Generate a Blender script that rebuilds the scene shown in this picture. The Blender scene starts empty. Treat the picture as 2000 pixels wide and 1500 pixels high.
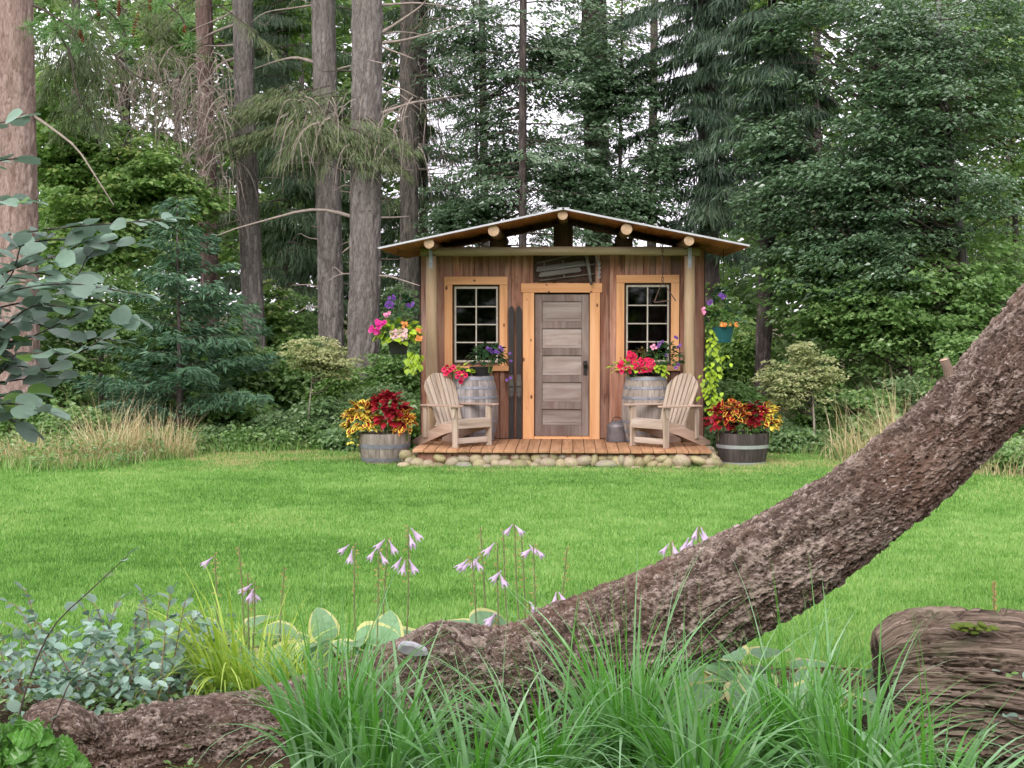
import bpy, bmesh, math, random
import numpy as np
from mathutils import Vector, Matrix, Euler

random.seed(11)
rng = np.random.default_rng(11)
sc = bpy.context.scene
COL = sc.collection
R = math.radians

# ------------------------------------------------------------------ camera
F = 3000.0                     # focal length in pixels of the 2000 px wide photograph
HC = 2.0
YAW, PITCH = math.atan(120 / F), math.atan(140 / F)
cam_d = bpy.data.cameras.new('camera')
cam = bpy.data.objects.new('camera', cam_d)
COL.objects.link(cam)
cam.location = (0, 0, HC)
cam.rotation_euler = (math.pi / 2 - PITCH, 0, YAW)
cam_d.sensor_width = 36
cam_d.lens = 36 * F / 2000
cam_d.clip_end = 2000
sc.camera = cam
CR = Euler((math.pi / 2 - PITCH, 0, YAW)).to_matrix()


def P(px, py, Y):
    """world point at depth Y whose picture position is px, py"""
    v = CR @ Vector(((px - 1000) / F, -(py - 750) / F, -1))
    return Vector((0, 0, HC)) + v * (Y / v.y)


def G(px, py, z=0.0):
    v = CR @ Vector(((px - 1000) / F, -(py - 750) / F, -1))
    return Vector((0, 0, HC)) + v * ((z - HC) / v.z)


# ------------------------------------------------------------------ sky, sun, exposure (bright overcast)
SUN_EL, SUN_AZ = R(36), R(198)
w = bpy.data.worlds.new('World')
sc.world = w
w.use_nodes = True
nt = w.node_tree
bg = nt.nodes['Background']
sky = nt.nodes.new('ShaderNodeTexSky')
sky.sky_type = 'NISHITA'
sky.sun_disc = False
sky.sun_elevation = SUN_EL
sky.sun_rotation = SUN_AZ
sky.air_density = 1.0
sky.dust_density = 4.0
hs = nt.nodes.new('ShaderNodeHueSaturation')
hs.inputs['Saturation'].default_value = 0.25
nt.links.new(sky.outputs[0], hs.inputs['Color'])
mx = nt.nodes.new('ShaderNodeMix')
mx.data_type = 'RGBA'
mx.inputs['Factor'].default_value = 0.8
nt.links.new(hs.outputs[0], mx.inputs['A'])
tcw = nt.nodes.new('ShaderNodeTexCoord')
nzw = nt.nodes.new('ShaderNodeTexNoise')
nzw.inputs['Scale'].default_value = 3.0
nzw.inputs['Detail'].default_value = 5
nt.links.new(tcw.outputs['Generated'], nzw.inputs['Vector'])
rpw = nt.nodes.new('ShaderNodeValToRGB')
rpw.color_ramp.elements[0].position = 0.3
rpw.color_ramp.elements[0].color = (7.6, 7.1, 8.2, 1)
rpw.color_ramp.elements[1].position = 0.7
rpw.color_ramp.elements[1].color = (9.6, 9.2, 9.9, 1)
nt.links.new(nzw.outputs['Fac'], rpw.inputs[0])
nt.links.new(rpw.outputs[0], mx.inputs['B'])
nt.links.new(mx.outputs['Result'], bg.inputs['Color'])
bg.inputs['Strength'].default_value = 0.14

sd = bpy.data.lights.new('sun', 'SUN')
sd.energy = 1.5
sd.angle = R(35)
sd.color = (1.0, 0.96, 0.9)
sun = bpy.data.objects.new('sun', sd)
COL.objects.link(sun)
# light comes from behind the camera, a little from the left, high up
sun.rotation_euler = Euler((math.pi / 2 - SUN_EL, 0, R(-18)))

sc.view_settings.view_transform = 'Standard'
sc.view_settings.look = 'None'
sc.view_settings.exposure = 0.8
sc.view_settings.gamma = 1
sc.view_settings.use_curve_mapping = False
sc.render.engine = 'CYCLES'
sc.cycles.max_bounces = 4
sc.cycles.diffuse_bounces = 3
sc.cycles.glossy_bounces = 2
sc.cycles.transmission_bounces = 4
sc.cycles.transparent_max_bounces = 6
sc.cycles.use_adaptive_sampling = True
sc.cycles.adaptive_threshold = 0.03
sc.cycles.adaptive_min_samples = 14
sc.cycles.caustics_reflective = False
sc.cycles.caustics_refractive = False


# ------------------------------------------------------------------ objects and tags
def tag(o, label=None, cat=None, group=None, kind=None):
    if label: o['label'] = label
    if cat: o['category'] = cat
    if group: o['group'] = group
    if kind: o['kind'] = kind
    return o


def thing(name, loc, label, cat, group=None, rotz=0.0):
    o = bpy.data.objects.new(name, None)
    COL.objects.link(o)
    o.location = loc
    o.rotation_euler = (0, 0, rotz)
    o.empty_display_size = 0.1
    return tag(o, label, cat, group)


def inst(name, me, parent=None, loc=(0, 0, 0), rot=None, scale=None, M=None):
    o = bpy.data.objects.new(name, me)
    COL.objects.link(o)
    if parent is not None: o.parent = parent
    if M is not None:
        o.matrix_basis = M
    else:
        o.location = loc
        if rot is not None: o.rotation_euler = rot
        if scale is not None: o.scale = scale
    return o


def np_mesh(name, V, Fc, mats, rnd=None, smooth=False, mi=None, vec=None, pts=None):
    V = np.ascontiguousarray(V, dtype=np.float32)
    Fc = np.ascontiguousarray(Fc, dtype=np.int32)
    me = bpy.data.meshes.new(name)
    me.vertices.add(len(V))
    me.vertices.foreach_set('co', V.ravel())
    k = Fc.shape[1]
    me.loops.add(Fc.size)
    me.loops.foreach_set('vertex_index', Fc.ravel())
    me.polygons.add(len(Fc))
    me.polygons.foreach_set('loop_start', np.arange(0, Fc.size, k, dtype=np.int32))
    if mi is not None: me.polygons.foreach_set('material_index', np.asarray(mi, np.int32))
    me.polygons.foreach_set('use_smooth', np.full(len(Fc), smooth))
    if not isinstance(mats, (list, tuple)): mats = [mats]
    for m in mats: me.materials.append(m)
    if rnd is not None:
        a = me.attributes.new('rnd', 'FLOAT', 'FACE')
        a.data.foreach_set('value', np.asarray(rnd, np.float32))
    if vec is not None:
        a = me.attributes.new('tc', 'FLOAT_VECTOR', 'POINT')
        a.data.foreach_set('vector', np.asarray(vec, np.float32).ravel())
    for k_, v_ in (pts or {}).items():
        a = me.attributes.new(k_, 'FLOAT', 'POINT')
        a.data.foreach_set('value', np.asarray(v_, np.float32))
    me.update(calc_edges=True)
    return me


class MB:
    """collects small shapes into one mesh"""
    def __init__(s):
        s.v, s.f, s.m = [], [], []

    def add(s, vs, fs, mi=0):
        b = len(s.v)
        s.v += [tuple(v) for v in vs]
        s.f += [tuple(b + i for i in f) for f in fs]
        s.m += [mi] * len(fs)
        return s

    def box(s, c, d, M=None, mi=0):
        x, y, z = d[0] / 2, d[1] / 2, d[2] / 2
        vs = [Vector((i, j, k)) for i in (-x, x) for j in (-y, y) for k in (-z, z)]
        if M is not None: vs = [M @ v for v in vs]
        c = Vector(c)
        return s.add([v + c for v in vs], [(0, 1, 3, 2), (4, 6, 7, 5), (0, 4, 5, 1), (2, 3, 7, 6), (0, 2, 6, 4), (1, 5, 7, 3)], mi)

    def prism(s, poly, axis, a, b, mi=0):
        """poly of 2-D points extruded along axis 0,1,2 from a to b"""
        def mk(p, t):
            q = [p[0], p[1]]
            q.insert(axis, t)
            return q
        n = len(poly)
        vs = [mk(p, a) for p in poly] + [mk(p, b) for p in poly]
        fs = [tuple(range(n - 1, -1, -1)), tuple(range(n, 2 * n))] + [(i, (i + 1) % n, n + (i + 1) % n, n + i) for i in range(n)]
        return s.add(vs, fs, mi)

    def tube(s, pts, rad, n=8, cap=True, mi=0):
        V, Fc = tube_np(pts, rad, n)
        fs = [tuple(f) for f in Fc]
        k = len(pts)
        if cap: fs += [tuple(range(n - 1, -1, -1)), tuple((k - 1) * n + i for i in range(n))]
        return s.add(V, fs, mi)

    def lathe(s, prof, n=24, mi=0, c=(0, 0, 0), close=False):
        vs = []
        for r, z in prof:
            for i in range(n):
                a = 2 * math.pi * i / n
                vs.append((c[0] + r * math.cos(a), c[1] + r * math.sin(a), c[2] + z))
        k = len(prof)
        fs = [(j * n + i, j * n + (i + 1) % n, (j + 1) * n + (i + 1) % n, (j + 1) * n + i) for j in range(k - 1) for i in range(n)]
        if close: fs += [((k - 1) * n + i, (k - 1) * n + (i + 1) % n, (i + 1) % n, i) for i in range(n)]
        return s.add(vs, fs, mi)

    def mesh(s, name, *mats, smooth=False, bevel=0.0):
        me = bpy.data.meshes.new(name)
        me.from_pydata(s.v, [], s.f)
        for m in mats: me.materials.append(m)
        me.polygons.foreach_set('material_index', s.m)
        bm = bmesh.new()
        bm.from_mesh(me)
        bmesh.ops.recalc_face_normals(bm, faces=bm.faces)
        if bevel:
            bmesh.ops.bevel(bm, geom=list(bm.edges), offset=bevel, segments=1, affect='EDGES', clamp_overlap=True)
        bm.to_mesh(me)
        bm.free()
        if smooth: me.polygons.foreach_set('use_smooth', [True] * len(me.polygons))
        me.update()
        return me

    def build(s, name, mat, parent=None, loc=(0, 0, 0), smooth=False, bevel=0.0, rot=None):
        mats = mat if isinstance(mat, (list, tuple)) else [mat]
        return inst(name, s.mesh(name, *mats, smooth=smooth, bevel=bevel), parent, loc, rot)


def frames(pts):
    p = np.asarray([tuple(q) for q in pts], float)
    t = np.gradient(p, axis=0)
    t /= np.linalg.norm(t, axis=1)[:, None] + 1e-9
    up = np.array([0.0, 0.0, 1.0]) if abs(t[0][2]) < 0.9 else np.array([1.0, 0.0, 0.0])
    n = np.zeros_like(p)
    cur = np.cross(t[0], up)
    for i in range(len(p)):
        cur = cur - t[i] * np.dot(cur, t[i])
        cur /= np.linalg.norm(cur) + 1e-9
        n[i] = cur
    b = np.cross(t, n)
    return p, t, n, b


def tube_np(pts, rad, n=8):
    p, t, nn, b = frames(pts)
    rad = np.asarray(rad, float) * np.ones(len(p))
    a = np.arange(n) * 2 * np.pi / n
    V = p[:, None, :] + rad[:, None, None] * (np.cos(a)[None, :, None] * nn[:, None, :] + np.sin(a)[None, :, None] * b[:, None, :])
    k = len(p)
    i = np.arange(n)
    j = np.arange(k - 1)
    A = (j[:, None] * n + i[None, :]).ravel()
    B = (j[:, None] * n + ((i + 1) % n)[None, :]).ravel()
    return V.reshape(-1, 3), np.stack([A, B, B + n, A + n], 1)


def merge(parts):
    """join (V, F) pairs"""
    Vs, Fs, o = [], [], 0
    for V, Fc in parts:
        Vs.append(V)
        Fs.append(np.asarray(Fc) + o)
        o += len(V)
    return np.concatenate(Vs), np.concatenate(Fs)


def smooth_path(pts, n):
    """Catmull-Rom resample"""
    p = np.asarray([tuple(q) for q in pts], float)
    k = len(p)
    e = np.vstack([2 * p[0] - p[1], p, 2 * p[-1] - p[-2]])
    u = np.linspace(0, k - 1 - 1e-6, n)
    i = u.astype(int)
    f = (u - i)[:, None]
    a, b, c, d = e[i], e[i + 1], e[i + 2], e[i + 3]
    return 0.5 * (2 * b + (c - a) * f + (2 * a - 5 * b + 4 * c - d) * f ** 2 + (3 * b - a - 3 * c + d) * f ** 3)


# ------------------------------------------------------------------ numpy noise for real relief
def h3(x, y, z, s=0):
    n = (x.astype(np.int64) * 374761393 + y.astype(np.int64) * 668265263 + z.astype(np.int64) * 2147483647 + s * 1274126177) & 0xFFFFFFFF
    n = ((n ^ (n >> 13)) * 1274126177) & 0xFFFFFFFF
    n = ((n ^ (n >> 16)) * 2246822519) & 0xFFFFFFFF
    return ((n ^ (n >> 15)) & 0xFFFFFF) / float(0x1000000)


def vnoise(Q, s=0):
    i = np.floor(Q)
    f = Q - i
    f = f * f * (3 - 2 * f)
    i = i.astype(np.int64)
    r = 0
    for dx in (0, 1):
        for dy in (0, 1):
            for dz in (0, 1):
                wgt = (f[:, 0] if dx else 1 - f[:, 0]) * (f[:, 1] if dy else 1 - f[:, 1]) * (f[:, 2] if dz else 1 - f[:, 2])
                r = r + wgt * h3(i[:, 0] + dx, i[:, 1] + dy, i[:, 2] + dz, s)
    return r


def fbm(Q, o=4, s=0):
    r, a, t = 0, 1.0, 0
    for k in range(o):
        r = r + a * vnoise(Q * 2 ** k, s + k)
        t += a
        a *= 0.5
    return r / t


def worley(Q, s=0):
    i = np.floor(Q).astype(np.int64)
    f1 = np.full(len(Q), 9.0)
    f2 = np.full(len(Q), 9.0)
    cid = np.zeros(len(Q))
    for dx in (-1, 0, 1):
        for dy in (-1, 0, 1):
            for dz in (-1, 0, 1):
                c = i + np.array([dx, dy, dz])
                px = c[:, 0] + h3(c[:, 0], c[:, 1], c[:, 2], s)
                py = c[:, 1] + h3(c[:, 0], c[:, 1], c[:, 2], s + 1)
                pz = c[:, 2] + h3(c[:, 0], c[:, 1], c[:, 2], s + 2)
                d = np.sqrt((Q[:, 0] - px) ** 2 + (Q[:, 1] - py) ** 2 + (Q[:, 2] - pz) ** 2)
                m = d < f1
                f2 = np.where(m, f1, np.minimum(f2, d))
                cid = np.where(m, h3(c[:, 0], c[:, 1], c[:, 2], s + 3), cid)
                f1 = np.where(m, d, f1)
    return f1, f2, cid


# ------------------------------------------------------------------ materials
def newmat(name):
    m = bpy.data.materials.new(name)
    m.use_nodes = True
    n = m.node_tree.nodes
    return m, n, m.node_tree.links, n['Principled BSDF']


def ramp(n, l, src, stops, interp='LINEAR'):
    r = n.new('ShaderNodeValToRGB')
    r.color_ramp.interpolation = interp
    e = r.color_ramp.elements
    while len(e) < len(stops): e.new(0.5)
    for q, (p, c) in zip(e, stops):
        q.position = p
        q.color = (*c, 1) if len(c) == 3 else c
    l.new(src, r.inputs[0])
    return r.outputs[0]


def mixc(n, l, fac, a, b, mode='MIX'):
    m = n.new('ShaderNodeMix')
    m.data_type = 'RGBA'
    m.blend_type = mode
    for inp, v in ((m.inputs['Factor'], fac), (m.inputs['A'], a), (m.inputs['B'], b)):
        if isinstance(v, (int, float)): inp.default_value = v
        elif isinstance(v, tuple): inp.default_value = (*v, 1)
        else: l.new(v, inp)
    return m.outputs['Result']


def noise_n(n, l, vec, scale, detail=4, rough=0.55, dist=0.0):
    t = n.new('ShaderNodeTexNoise')
    t.inputs['Scale'].default_value = scale
    t.inputs['Detail'].default_value = detail
    t.inputs['Roughness'].default_value = rough
    t.inputs['Distortion'].default_value = dist
    if vec is not None: l.new(vec, t.inputs['Vector'])
    return t.outputs['Fac']


def mapping(n, l, vec, scale=(1, 1, 1), loc=None):
    m = n.new('ShaderNodeMapping')
    m.inputs['Scale'].default_value = scale
    l.new(vec, m.inputs['Vector'])
    if loc is not None: l.new(loc, m.inputs['Location'])
    return m.outputs[0]


def bump(n, l, h, p, strength=0.5, dist=0.01):
    b = n.new('ShaderNodeBump')
    b.inputs['Strength'].default_value = strength
    b.inputs['Distance'].default_value = dist
    l.new(h, b.inputs['Height'])
    l.new(b.outputs[0], p.inputs['Normal'])


def leafmat(name, stops, rough=0.5, trans=0.3, spec=0.4, patch=0.25, pscale=1.2):
    """leaf: colour by leaf, with broad patches of lighter and darker growth"""
    m, n, l, p = newmat(name)
    a = n.new('ShaderNodeAttribute')
    a.attribute_name = 'rnd'
    tc = n.new('ShaderNodeTexCoord')
    nz = noise_n(n, l, tc.outputs['Object'], pscale, 3)
    ad = n.new('ShaderNodeMath')
    ad.operation = 'MULTIPLY_ADD'
    l.new(nz, ad.inputs[0])
    ad.inputs[1].default_value = patch * 2
    sb = n.new('ShaderNodeMath')
    sb.operation = 'SUBTRACT'
    l.new(a.outputs['Fac'], sb.inputs[0])
    sb.inputs[1].default_value = patch
    l.new(sb.outputs[0], ad.inputs[2])
    c = ramp(n, l, ad.outputs[0], stops)
    l.new(c, p.inputs['Base Color'])
    p.inputs['Roughness'].default_value = rough
    p.inputs['Specular IOR Level'].default_value = spec
    tr = n.new('ShaderNodeBsdfTranslucent')
    l.new(mixc(n, l, 0.5, c, (0.5, 0.7, 0.1), 'SOFT_LIGHT'), tr.inputs['Color'])
    ms = n.new('ShaderNodeMixShader')
    ms.inputs[0].default_value = trans
    l.new(p.outputs[0], ms.inputs[1])
    l.new(tr.outputs[0], ms.inputs[2])
    l.new(ms.outputs[0], n['Material Output'].inputs['Surface'])
    return m


def wood(name, stops, axis=2, scale=14.0, stain=None, stainamt=0.5, rough=0.8, knots=False, var=0.3, bumpd=0.004, streak=None):
    m, n, l, p = newmat(name)
    tc = n.new('ShaderNodeTexCoord')
    oi = n.new('ShaderNodeObjectInfo')
    mu = n.new('ShaderNodeMath')
    mu.operation = 'MULTIPLY'
    l.new(oi.outputs['Random'], mu.inputs[0])
    mu.inputs[1].default_value = 37.0
    cb = n.new('ShaderNodeCombineXYZ')
    for k in range(3): l.new(mu.outputs[0], cb.inputs[k])
    sc3 = [1.0, 1.0, 1.0]
    sc3[axis] = 0.06
    v = mapping(n, l, tc.outputs['Object'], tuple(sc3), cb.outputs[0])
    g = noise_n(n, l, v, scale, 8, 0.65, 0.6)
    c = ramp(n, l, g, stops)
    if stain:
        sc4 = [1.0, 1.0, 1.0]
        sc4[axis] = 0.3
        v2 = mapping(n, l, tc.outputs['Object'], tuple(sc4), cb.outputs[0])
        s = noise_n(n, l, v2, 4.0, 5, 0.65, 0.4)
        sm = ramp(n, l, s, [(0.45, (0, 0, 0)), (0.68, (stainamt,) * 3)])
        c = mixc(n, l, sm, c, stain)
        if streak:
            sc5 = [1.0, 1.0, 1.0]
            sc5[axis] = 0.12
            s2 = noise_n(n, l, mapping(n, l, tc.outputs['Object'], tuple(sc5), cb.outputs[0]), 7.0, 6, 0.7, 0.8)
            c = mixc(n, l, ramp(n, l, s2, [(0.52, (0, 0, 0)), (0.62, (0.9,) * 3)]), c, streak)
            s3 = noise_n(n, l, v2, 2.0, 4, 0.6)
            c = mixc(n, l, ramp(n, l, s3, [(0.45, (0, 0, 0)), (0.7, (0.55,) * 3)]), c, (0.36, 0.25, 0.21))
    if knots:
        vo = n.new('ShaderNodeTexVoronoi')
        vo.inputs['Scale'].default_value = 7.0
        v3 = mapping(n, l, tc.outputs['Object'], (1, 1, 0.6 if axis == 2 else 1), cb.outputs[0])
        l.new(v3, vo.inputs['Vector'])
        km = ramp(n, l, vo.outputs['Distance'], [(0.09, (1, 1, 1)), (0.15, (0, 0, 0))])
        c = mixc(n, l, km, c, (0.13, 0.05, 0.02))
    hv = n.new('ShaderNodeHueSaturation')
    mr = n.new('ShaderNodeMapRange')
    mr.inputs['To Min'].default_value = 1 - var
    mr.inputs['To Max'].default_value = 1 + var
    l.new(oi.outputs['Random'], mr.inputs['Value'])
    l.new(mr.outputs[0], hv.inputs['Value'])
    l.new(c, hv.inputs['Color'])
    l.new(hv.outputs[0], p.inputs['Base Color'])
    p.inputs['Roughness'].default_value = rough
    p.inputs['Specular IOR Level'].default_value = 0.25
    bump(n, l, g, p, 0.6, bumpd)
    return m


def plain(name, col, rough=0.6, metal=0.0, spec=0.4, nz=0.0, nscale=20.0, col2=None, bumpd=0.0):
    m, n, l, p = newmat(name)
    p.inputs['Roughness'].default_value = rough
    p.inputs['Metallic'].default_value = metal
    p.inputs['Specular IOR Level'].default_value = spec
    tc = n.new('ShaderNodeTexCoord')
    g = noise_n(n, l, tc.outputs['Object'], nscale, 5)
    b = col2 or tuple(x * (1 - nz) for x in col)
    l.new(ramp(n, l, g, [(0.3, b), (0.7, col)]), p.inputs['Base Color'])
    if bumpd: bump(n, l, g, p, 0.6, bumpd)
    return m


def bark(name, cols, sx=7.0, sz=2.0, bumpd=0.01, fine=60.0, lichen=None, patch=None, crack=0.75, cellw=0.8, flake=None):
    """cols: inner dark bark, mid, outer pale; 'cell' is the tone of each modelled plate, 'plate' its height"""
    m, n, l, p = newmat(name)
    def att(k, o='Fac'):
        a = n.new('ShaderNodeAttribute')
        a.attribute_name = k
        return a.outputs[o]
    src = att('tc', 'Vector')
    g = noise_n(n, l, mapping(n, l, src, (1, 1, sz / sx)), fine, 7, 0.7)
    ad = n.new('ShaderNodeMath')
    ad.operation = 'MULTIPLY_ADD'
    l.new(att('cell'), ad.inputs[0])
    ad.inputs[1].default_value = cellw * 0.5
    l.new(g, ad.inputs[2])
    c = ramp(n, l, ad.outputs[0], [(0.3 + cellw * 0.1, cols[0]), (0.5 + cellw * 0.25, cols[1]), (0.72 + cellw * 0.38, cols[2])])
    if patch:
        c = mixc(n, l, ramp(n, l, noise_n(n, l, src, 2.0, 5, 0.65), [(0.45, (0, 0, 0)), (0.65, (0.6,) * 3)]), c, patch)
    if flake:
        fm = ramp(n, l, noise_n(n, l, mapping(n, l, src, (1, 1, 0.6)), 42.0, 6, 0.75, 0.8), [(0.57, (0, 0, 0)), (0.61, (0.85,) * 3)])
        c = mixc(n, l, fm, c, flake)
    if lichen:
        lm = ramp(n, l, noise_n(n, l, src, 5.0, 6, 0.7), [(0.6, (0, 0, 0)), (0.7, (0.6,) * 3)])
        c = mixc(n, l, lm, c, lichen)
    c = mixc(n, l, ramp(n, l, att('plate'), [(0.05, (crack,) * 3), (0.45, (0, 0, 0))]), c, cols[0])
    l.new(c, p.inputs['Base Color'])
    p.inputs['Roughness'].default_value = 0.9
    p.inputs['Specular IOR Level'].default_value = 0.2
    bump(n, l, g, p, 0.9, bumpd)
    return m

# ------------------------------------------------------------------ the setting: ground, lawn, garden bed
def groundmat(name, stops, scale=1.5, fine=60, bumpd=0.02):
    m, n, l, p = newmat(name)
    tc = n.new('ShaderNodeTexCoord')
    a = noise_n(n, l, tc.outputs['Object'], scale, 6, 0.6)
    b = noise_n(n, l, tc.outputs['Object'], fine, 4, 0.6)
    c = ramp(n, l, a, stops)
    c = mixc(n, l, 0.35, c, ramp(n, l, b, [(0.3, tuple(0.4 * x for x in stops[0][1])), (0.7, stops[-1][1])]), 'MIX')
    l.new(c, p.inputs['Base Color'])
    p.inputs['Roughness'].default_value = 0.95
    p.inputs['Specular IOR Level'].default_value = 0.1
    bump(n, l, b, p, 0.7, bumpd)
    return m


M_floor = groundmat('forest floor', [(0.3, (0.035, 0.04, 0.015)), (0.55, (0.06, 0.06, 0.025)), (0.75, (0.11, 0.09, 0.045))])
M_lawn = groundmat('turf', [(0.3, (0.11, 0.24, 0.035)), (0.5, (0.16, 0.33, 0.055)), (0.72, (0.24, 0.4, 0.085))], 0.5, 90, 0.02)
M_mulch = groundmat('bark mulch', [(0.3, (0.03, 0.02, 0.012)), (0.6, (0.06, 0.038, 0.022)), (0.8, (0.12, 0.08, 0.05))], 6, 50, 0.03)

g = MB().add([(-700, -300, -0.01), (700, -300, -0.01), (700, 1100, -0.01), (-700, 1100, -0.01)], [(0, 1, 2, 3)])
tag(g.build('ground', M_floor), kind='structure')

# back edge of the mown lawn: x, y
LB = [(-16, 18.4), (-9, 18.8), (-7.4, 19.0), (-6.0, 19.3), (-5.4, 20.4), (-5.0, 21.6), (-3.6, 22.0), (-2, 22.3), (2, 22.3), (3.0, 21.8), (4.4, 21.4), (5.2, 20.6), (5.9, 19.3), (7, 18.6), (16, 18.2)]


def lawn_back(x):
    return np.interp(x, [q[0] for q in LB], [q[1] for q in LB]) + 0.12 * np.sin(x * 3.1) + 0.07 * np.sin(x * 7.7)


def lawn_front(x):
    return 8.45 + 0.2 * np.sin(x * 0.9 + 1) + 0.06 * np.sin(x * 5)


xs = np.linspace(-16, 16, 129)
nr = 30
fr, bk = lawn_front(xs), lawn_back(xs)
V = np.stack([np.stack([xs, fr + (bk - fr) * t, 0 * xs], 1) for t in np.linspace(0, 1, nr)]).reshape(-1, 3)
V[:, 2] = 0.0
i = np.arange(128)
j = np.arange(nr - 1)
A = (j[:, None] * 129 + i[None]).ravel()
tag(inst('lawn', np_mesh('lawn', V, np.stack([A, A + 1, A + 130, A + 129], 1), M_lawn)), kind='structure')
V = np.array([(-16, 1, -0.004), (16, 1, -0.004), (16, 8.9, -0.004), (-16, 8.9, -0.004)])
tag(inst('garden_bed', np_mesh('garden_bed', V, np.array([[0, 1, 2, 3]]), M_mulch)), kind='structure')


def bladeset(x, y, z, h, wd, rnd, lean=0.45):
    """one triangle per blade, bent by a random lean"""
    n = len(x)
    a = rng.uniform(0, 2 * np.pi, n)
    b = rng.uniform(0, 2 * np.pi, n)
    ln = rng.uniform(0.1, lean, n) * h
    B = np.stack([x, y, z], 1)
    dx = np.stack([np.cos(a), np.sin(a), 0 * a], 1) * (wd / 2)[:, None]
    T = B + np.stack([np.cos(b) * ln, np.sin(b) * ln, h], 1)
    V = np.stack([B - dx, B + dx, T], 1).reshape(-1, 3)
    return V, np.arange(3 * n).reshape(-1, 3), rnd


# mown grass: real blades, denser near the camera
def lawn_points(y0, y1, dens, mg=90):
    out = []
    ym = (y0 + y1) / 2
    xl, xr = P(-60 - mg, 900, y1).x, P(2060 + mg, 900, y1).x
    n = int((xr - xl) * (y1 - y0) * dens)
    x = rng.uniform(xl, xr, n)
    y = rng.uniform(y0, y1, n)
    pl, pr = (-1120 - mg) / F * y, (880 + mg) / F * y
    k = (x > pl) & (x < pr) & ((mg < 100) | (x < pl + (mg - 90) / F * y) | (x > pr - (mg - 90) / F * y)) & (y < lawn_back(x)) & (y > lawn_front(x)) & ~((abs(x + 0.14) < 2.0) & (y > 19.75))
    return x[k], y[k]


xs_, ys_ = [], []
for y0, y1, dens in ((8.2, 9.5, 8600), (9.5, 11, 7000), (11, 13, 5400), (13, 16, 4000), (16, 22.5, 3000)):
    for dn, mg in ((dens, 90), (dens * 0.22, 800)):
        a, b = lawn_points(y0, y1, dn, mg)
        xs_.append(a)
        ys_.append(b)
x, y = np.concatenate(xs_), np.concatenate(ys_)
Q = np.stack([x, y, 0 * x], 1)
tuft = fbm(Q * 5.0, 3, 3)
patch = fbm(Q * 0.55 + 7, 4, 9)
band = fbm(np.stack([x * 0.18, y * 1.5, 0 * x], 1), 3, 55) * 2 - 0.5 + 0.25 * np.sin(y * 5.2 + 0.3 * x)
dry = np.clip((fbm(Q * 0.9 + 31, 3, 21) - 0.42) * 4, 0, 1) * np.clip((y - 18.8) / 1.2, 0, 1)
side_ = (x < (-1210) / F * y) | (x > 970 / F * y)
h = rng.uniform(0.02, 0.045, len(x)) * (0.65 + 0.7 * tuft)
wd = rng.uniform(0.006, 0.012, len(x)) * (0.6 + 0.06 * y) * np.where(side_, 2.2, 1.0)
rn = np.clip(0.44 + 0.55 * (patch - 0.5) + 0.42 * (tuft - 0.5) + 0.08 * (band - 0.5) + rng.normal(0, 0.16, len(x)), 0.02, 0.86)
yl = np.clip((fbm(Q * 0.35 + 77, 3, 61) - 0.52) * 6, 0, 1)
rn = np.where(rng.random(len(x)) < yl * 0.35, rng.uniform(0.78, 0.91, len(x)), rn)
rn = np.where(rng.random(len(x)) < dry * 0.75, rng.uniform(0.92, 1, len(x)), rn)
Vb, Fb, rb = bladeset(x, y, 0 * x, h, wd, rn)
M_grass = leafmat('lawn grass', [(0.0, (0.07, 0.18, 0.035)), (0.4, (0.19, 0.375, 0.085)), (0.8, (0.38, 0.55, 0.2)), (0.9, (0.46, 0.5, 0.2)), (1.0, (0.53, 0.43, 0.24))], 0.5, 0.35, 0.25, 0.0)
tag(inst('lawn_grass', np_mesh('lawn_grass', Vb, Fb, M_grass, rb)), 'short bright green mown grass of the lawn', 'grass', kind='stuff')

# ------------------------------------------------------------------ the garden shed
M_board = wood('weathered red brown boards', [(0.3, (0.12, 0.045, 0.03)), (0.5, (0.26, 0.125, 0.083)), (0.7, (0.38, 0.23, 0.165))], 2, 16, (0.2, 0.06, 0.028), 0.8, var=0.34, streak=(0.07, 0.03, 0.02))
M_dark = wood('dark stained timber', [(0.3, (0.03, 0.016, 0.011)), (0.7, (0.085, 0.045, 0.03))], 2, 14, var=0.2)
M_trim = wood('new cedar trim', [(0.3, (0.46, 0.2, 0.085)), (0.5, (0.59, 0.3, 0.14)), (0.7, (0.66, 0.37, 0.2))], 2, 10, knots=True, var=0.07, rough=0.6)
M_trimh = wood('new cedar trim across', [(0.3, (0.46, 0.2, 0.085)), (0.5, (0.59, 0.3, 0.14)), (0.7, (0.66, 0.37, 0.2))], 0, 10, knots=True, var=0.07, rough=0.6)
M_log = wood('peeled log', [(0.3, (0.25, 0.165, 0.1)), (0.5, (0.37, 0.265, 0.175)), (0.7, (0.47, 0.36, 0.26))], 2, 9, (0.3, 0.2, 0.1), 0.5, var=0.08)
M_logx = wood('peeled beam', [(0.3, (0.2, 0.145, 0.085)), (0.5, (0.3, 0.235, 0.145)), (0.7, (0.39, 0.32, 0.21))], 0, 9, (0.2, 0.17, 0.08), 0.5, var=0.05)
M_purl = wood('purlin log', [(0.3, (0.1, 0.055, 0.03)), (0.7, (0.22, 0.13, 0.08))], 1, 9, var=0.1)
M_end = plain('sawn log end', (0.5, 0.345, 0.225), 0.8, nscale=30, col2=(0.33, 0.21, 0.13))
M_ply = wood('roof decking', [(0.3, (0.26, 0.085, 0.035)), (0.6, (0.44, 0.16, 0.07)), (0.75, (0.52, 0.22, 0.11))], 1, 8, var=0.15)
M_tin = plain('roof metal', (0.5, 0.5, 0.52), 0.5, 0.7, nz=0.2, nscale=3)
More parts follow.
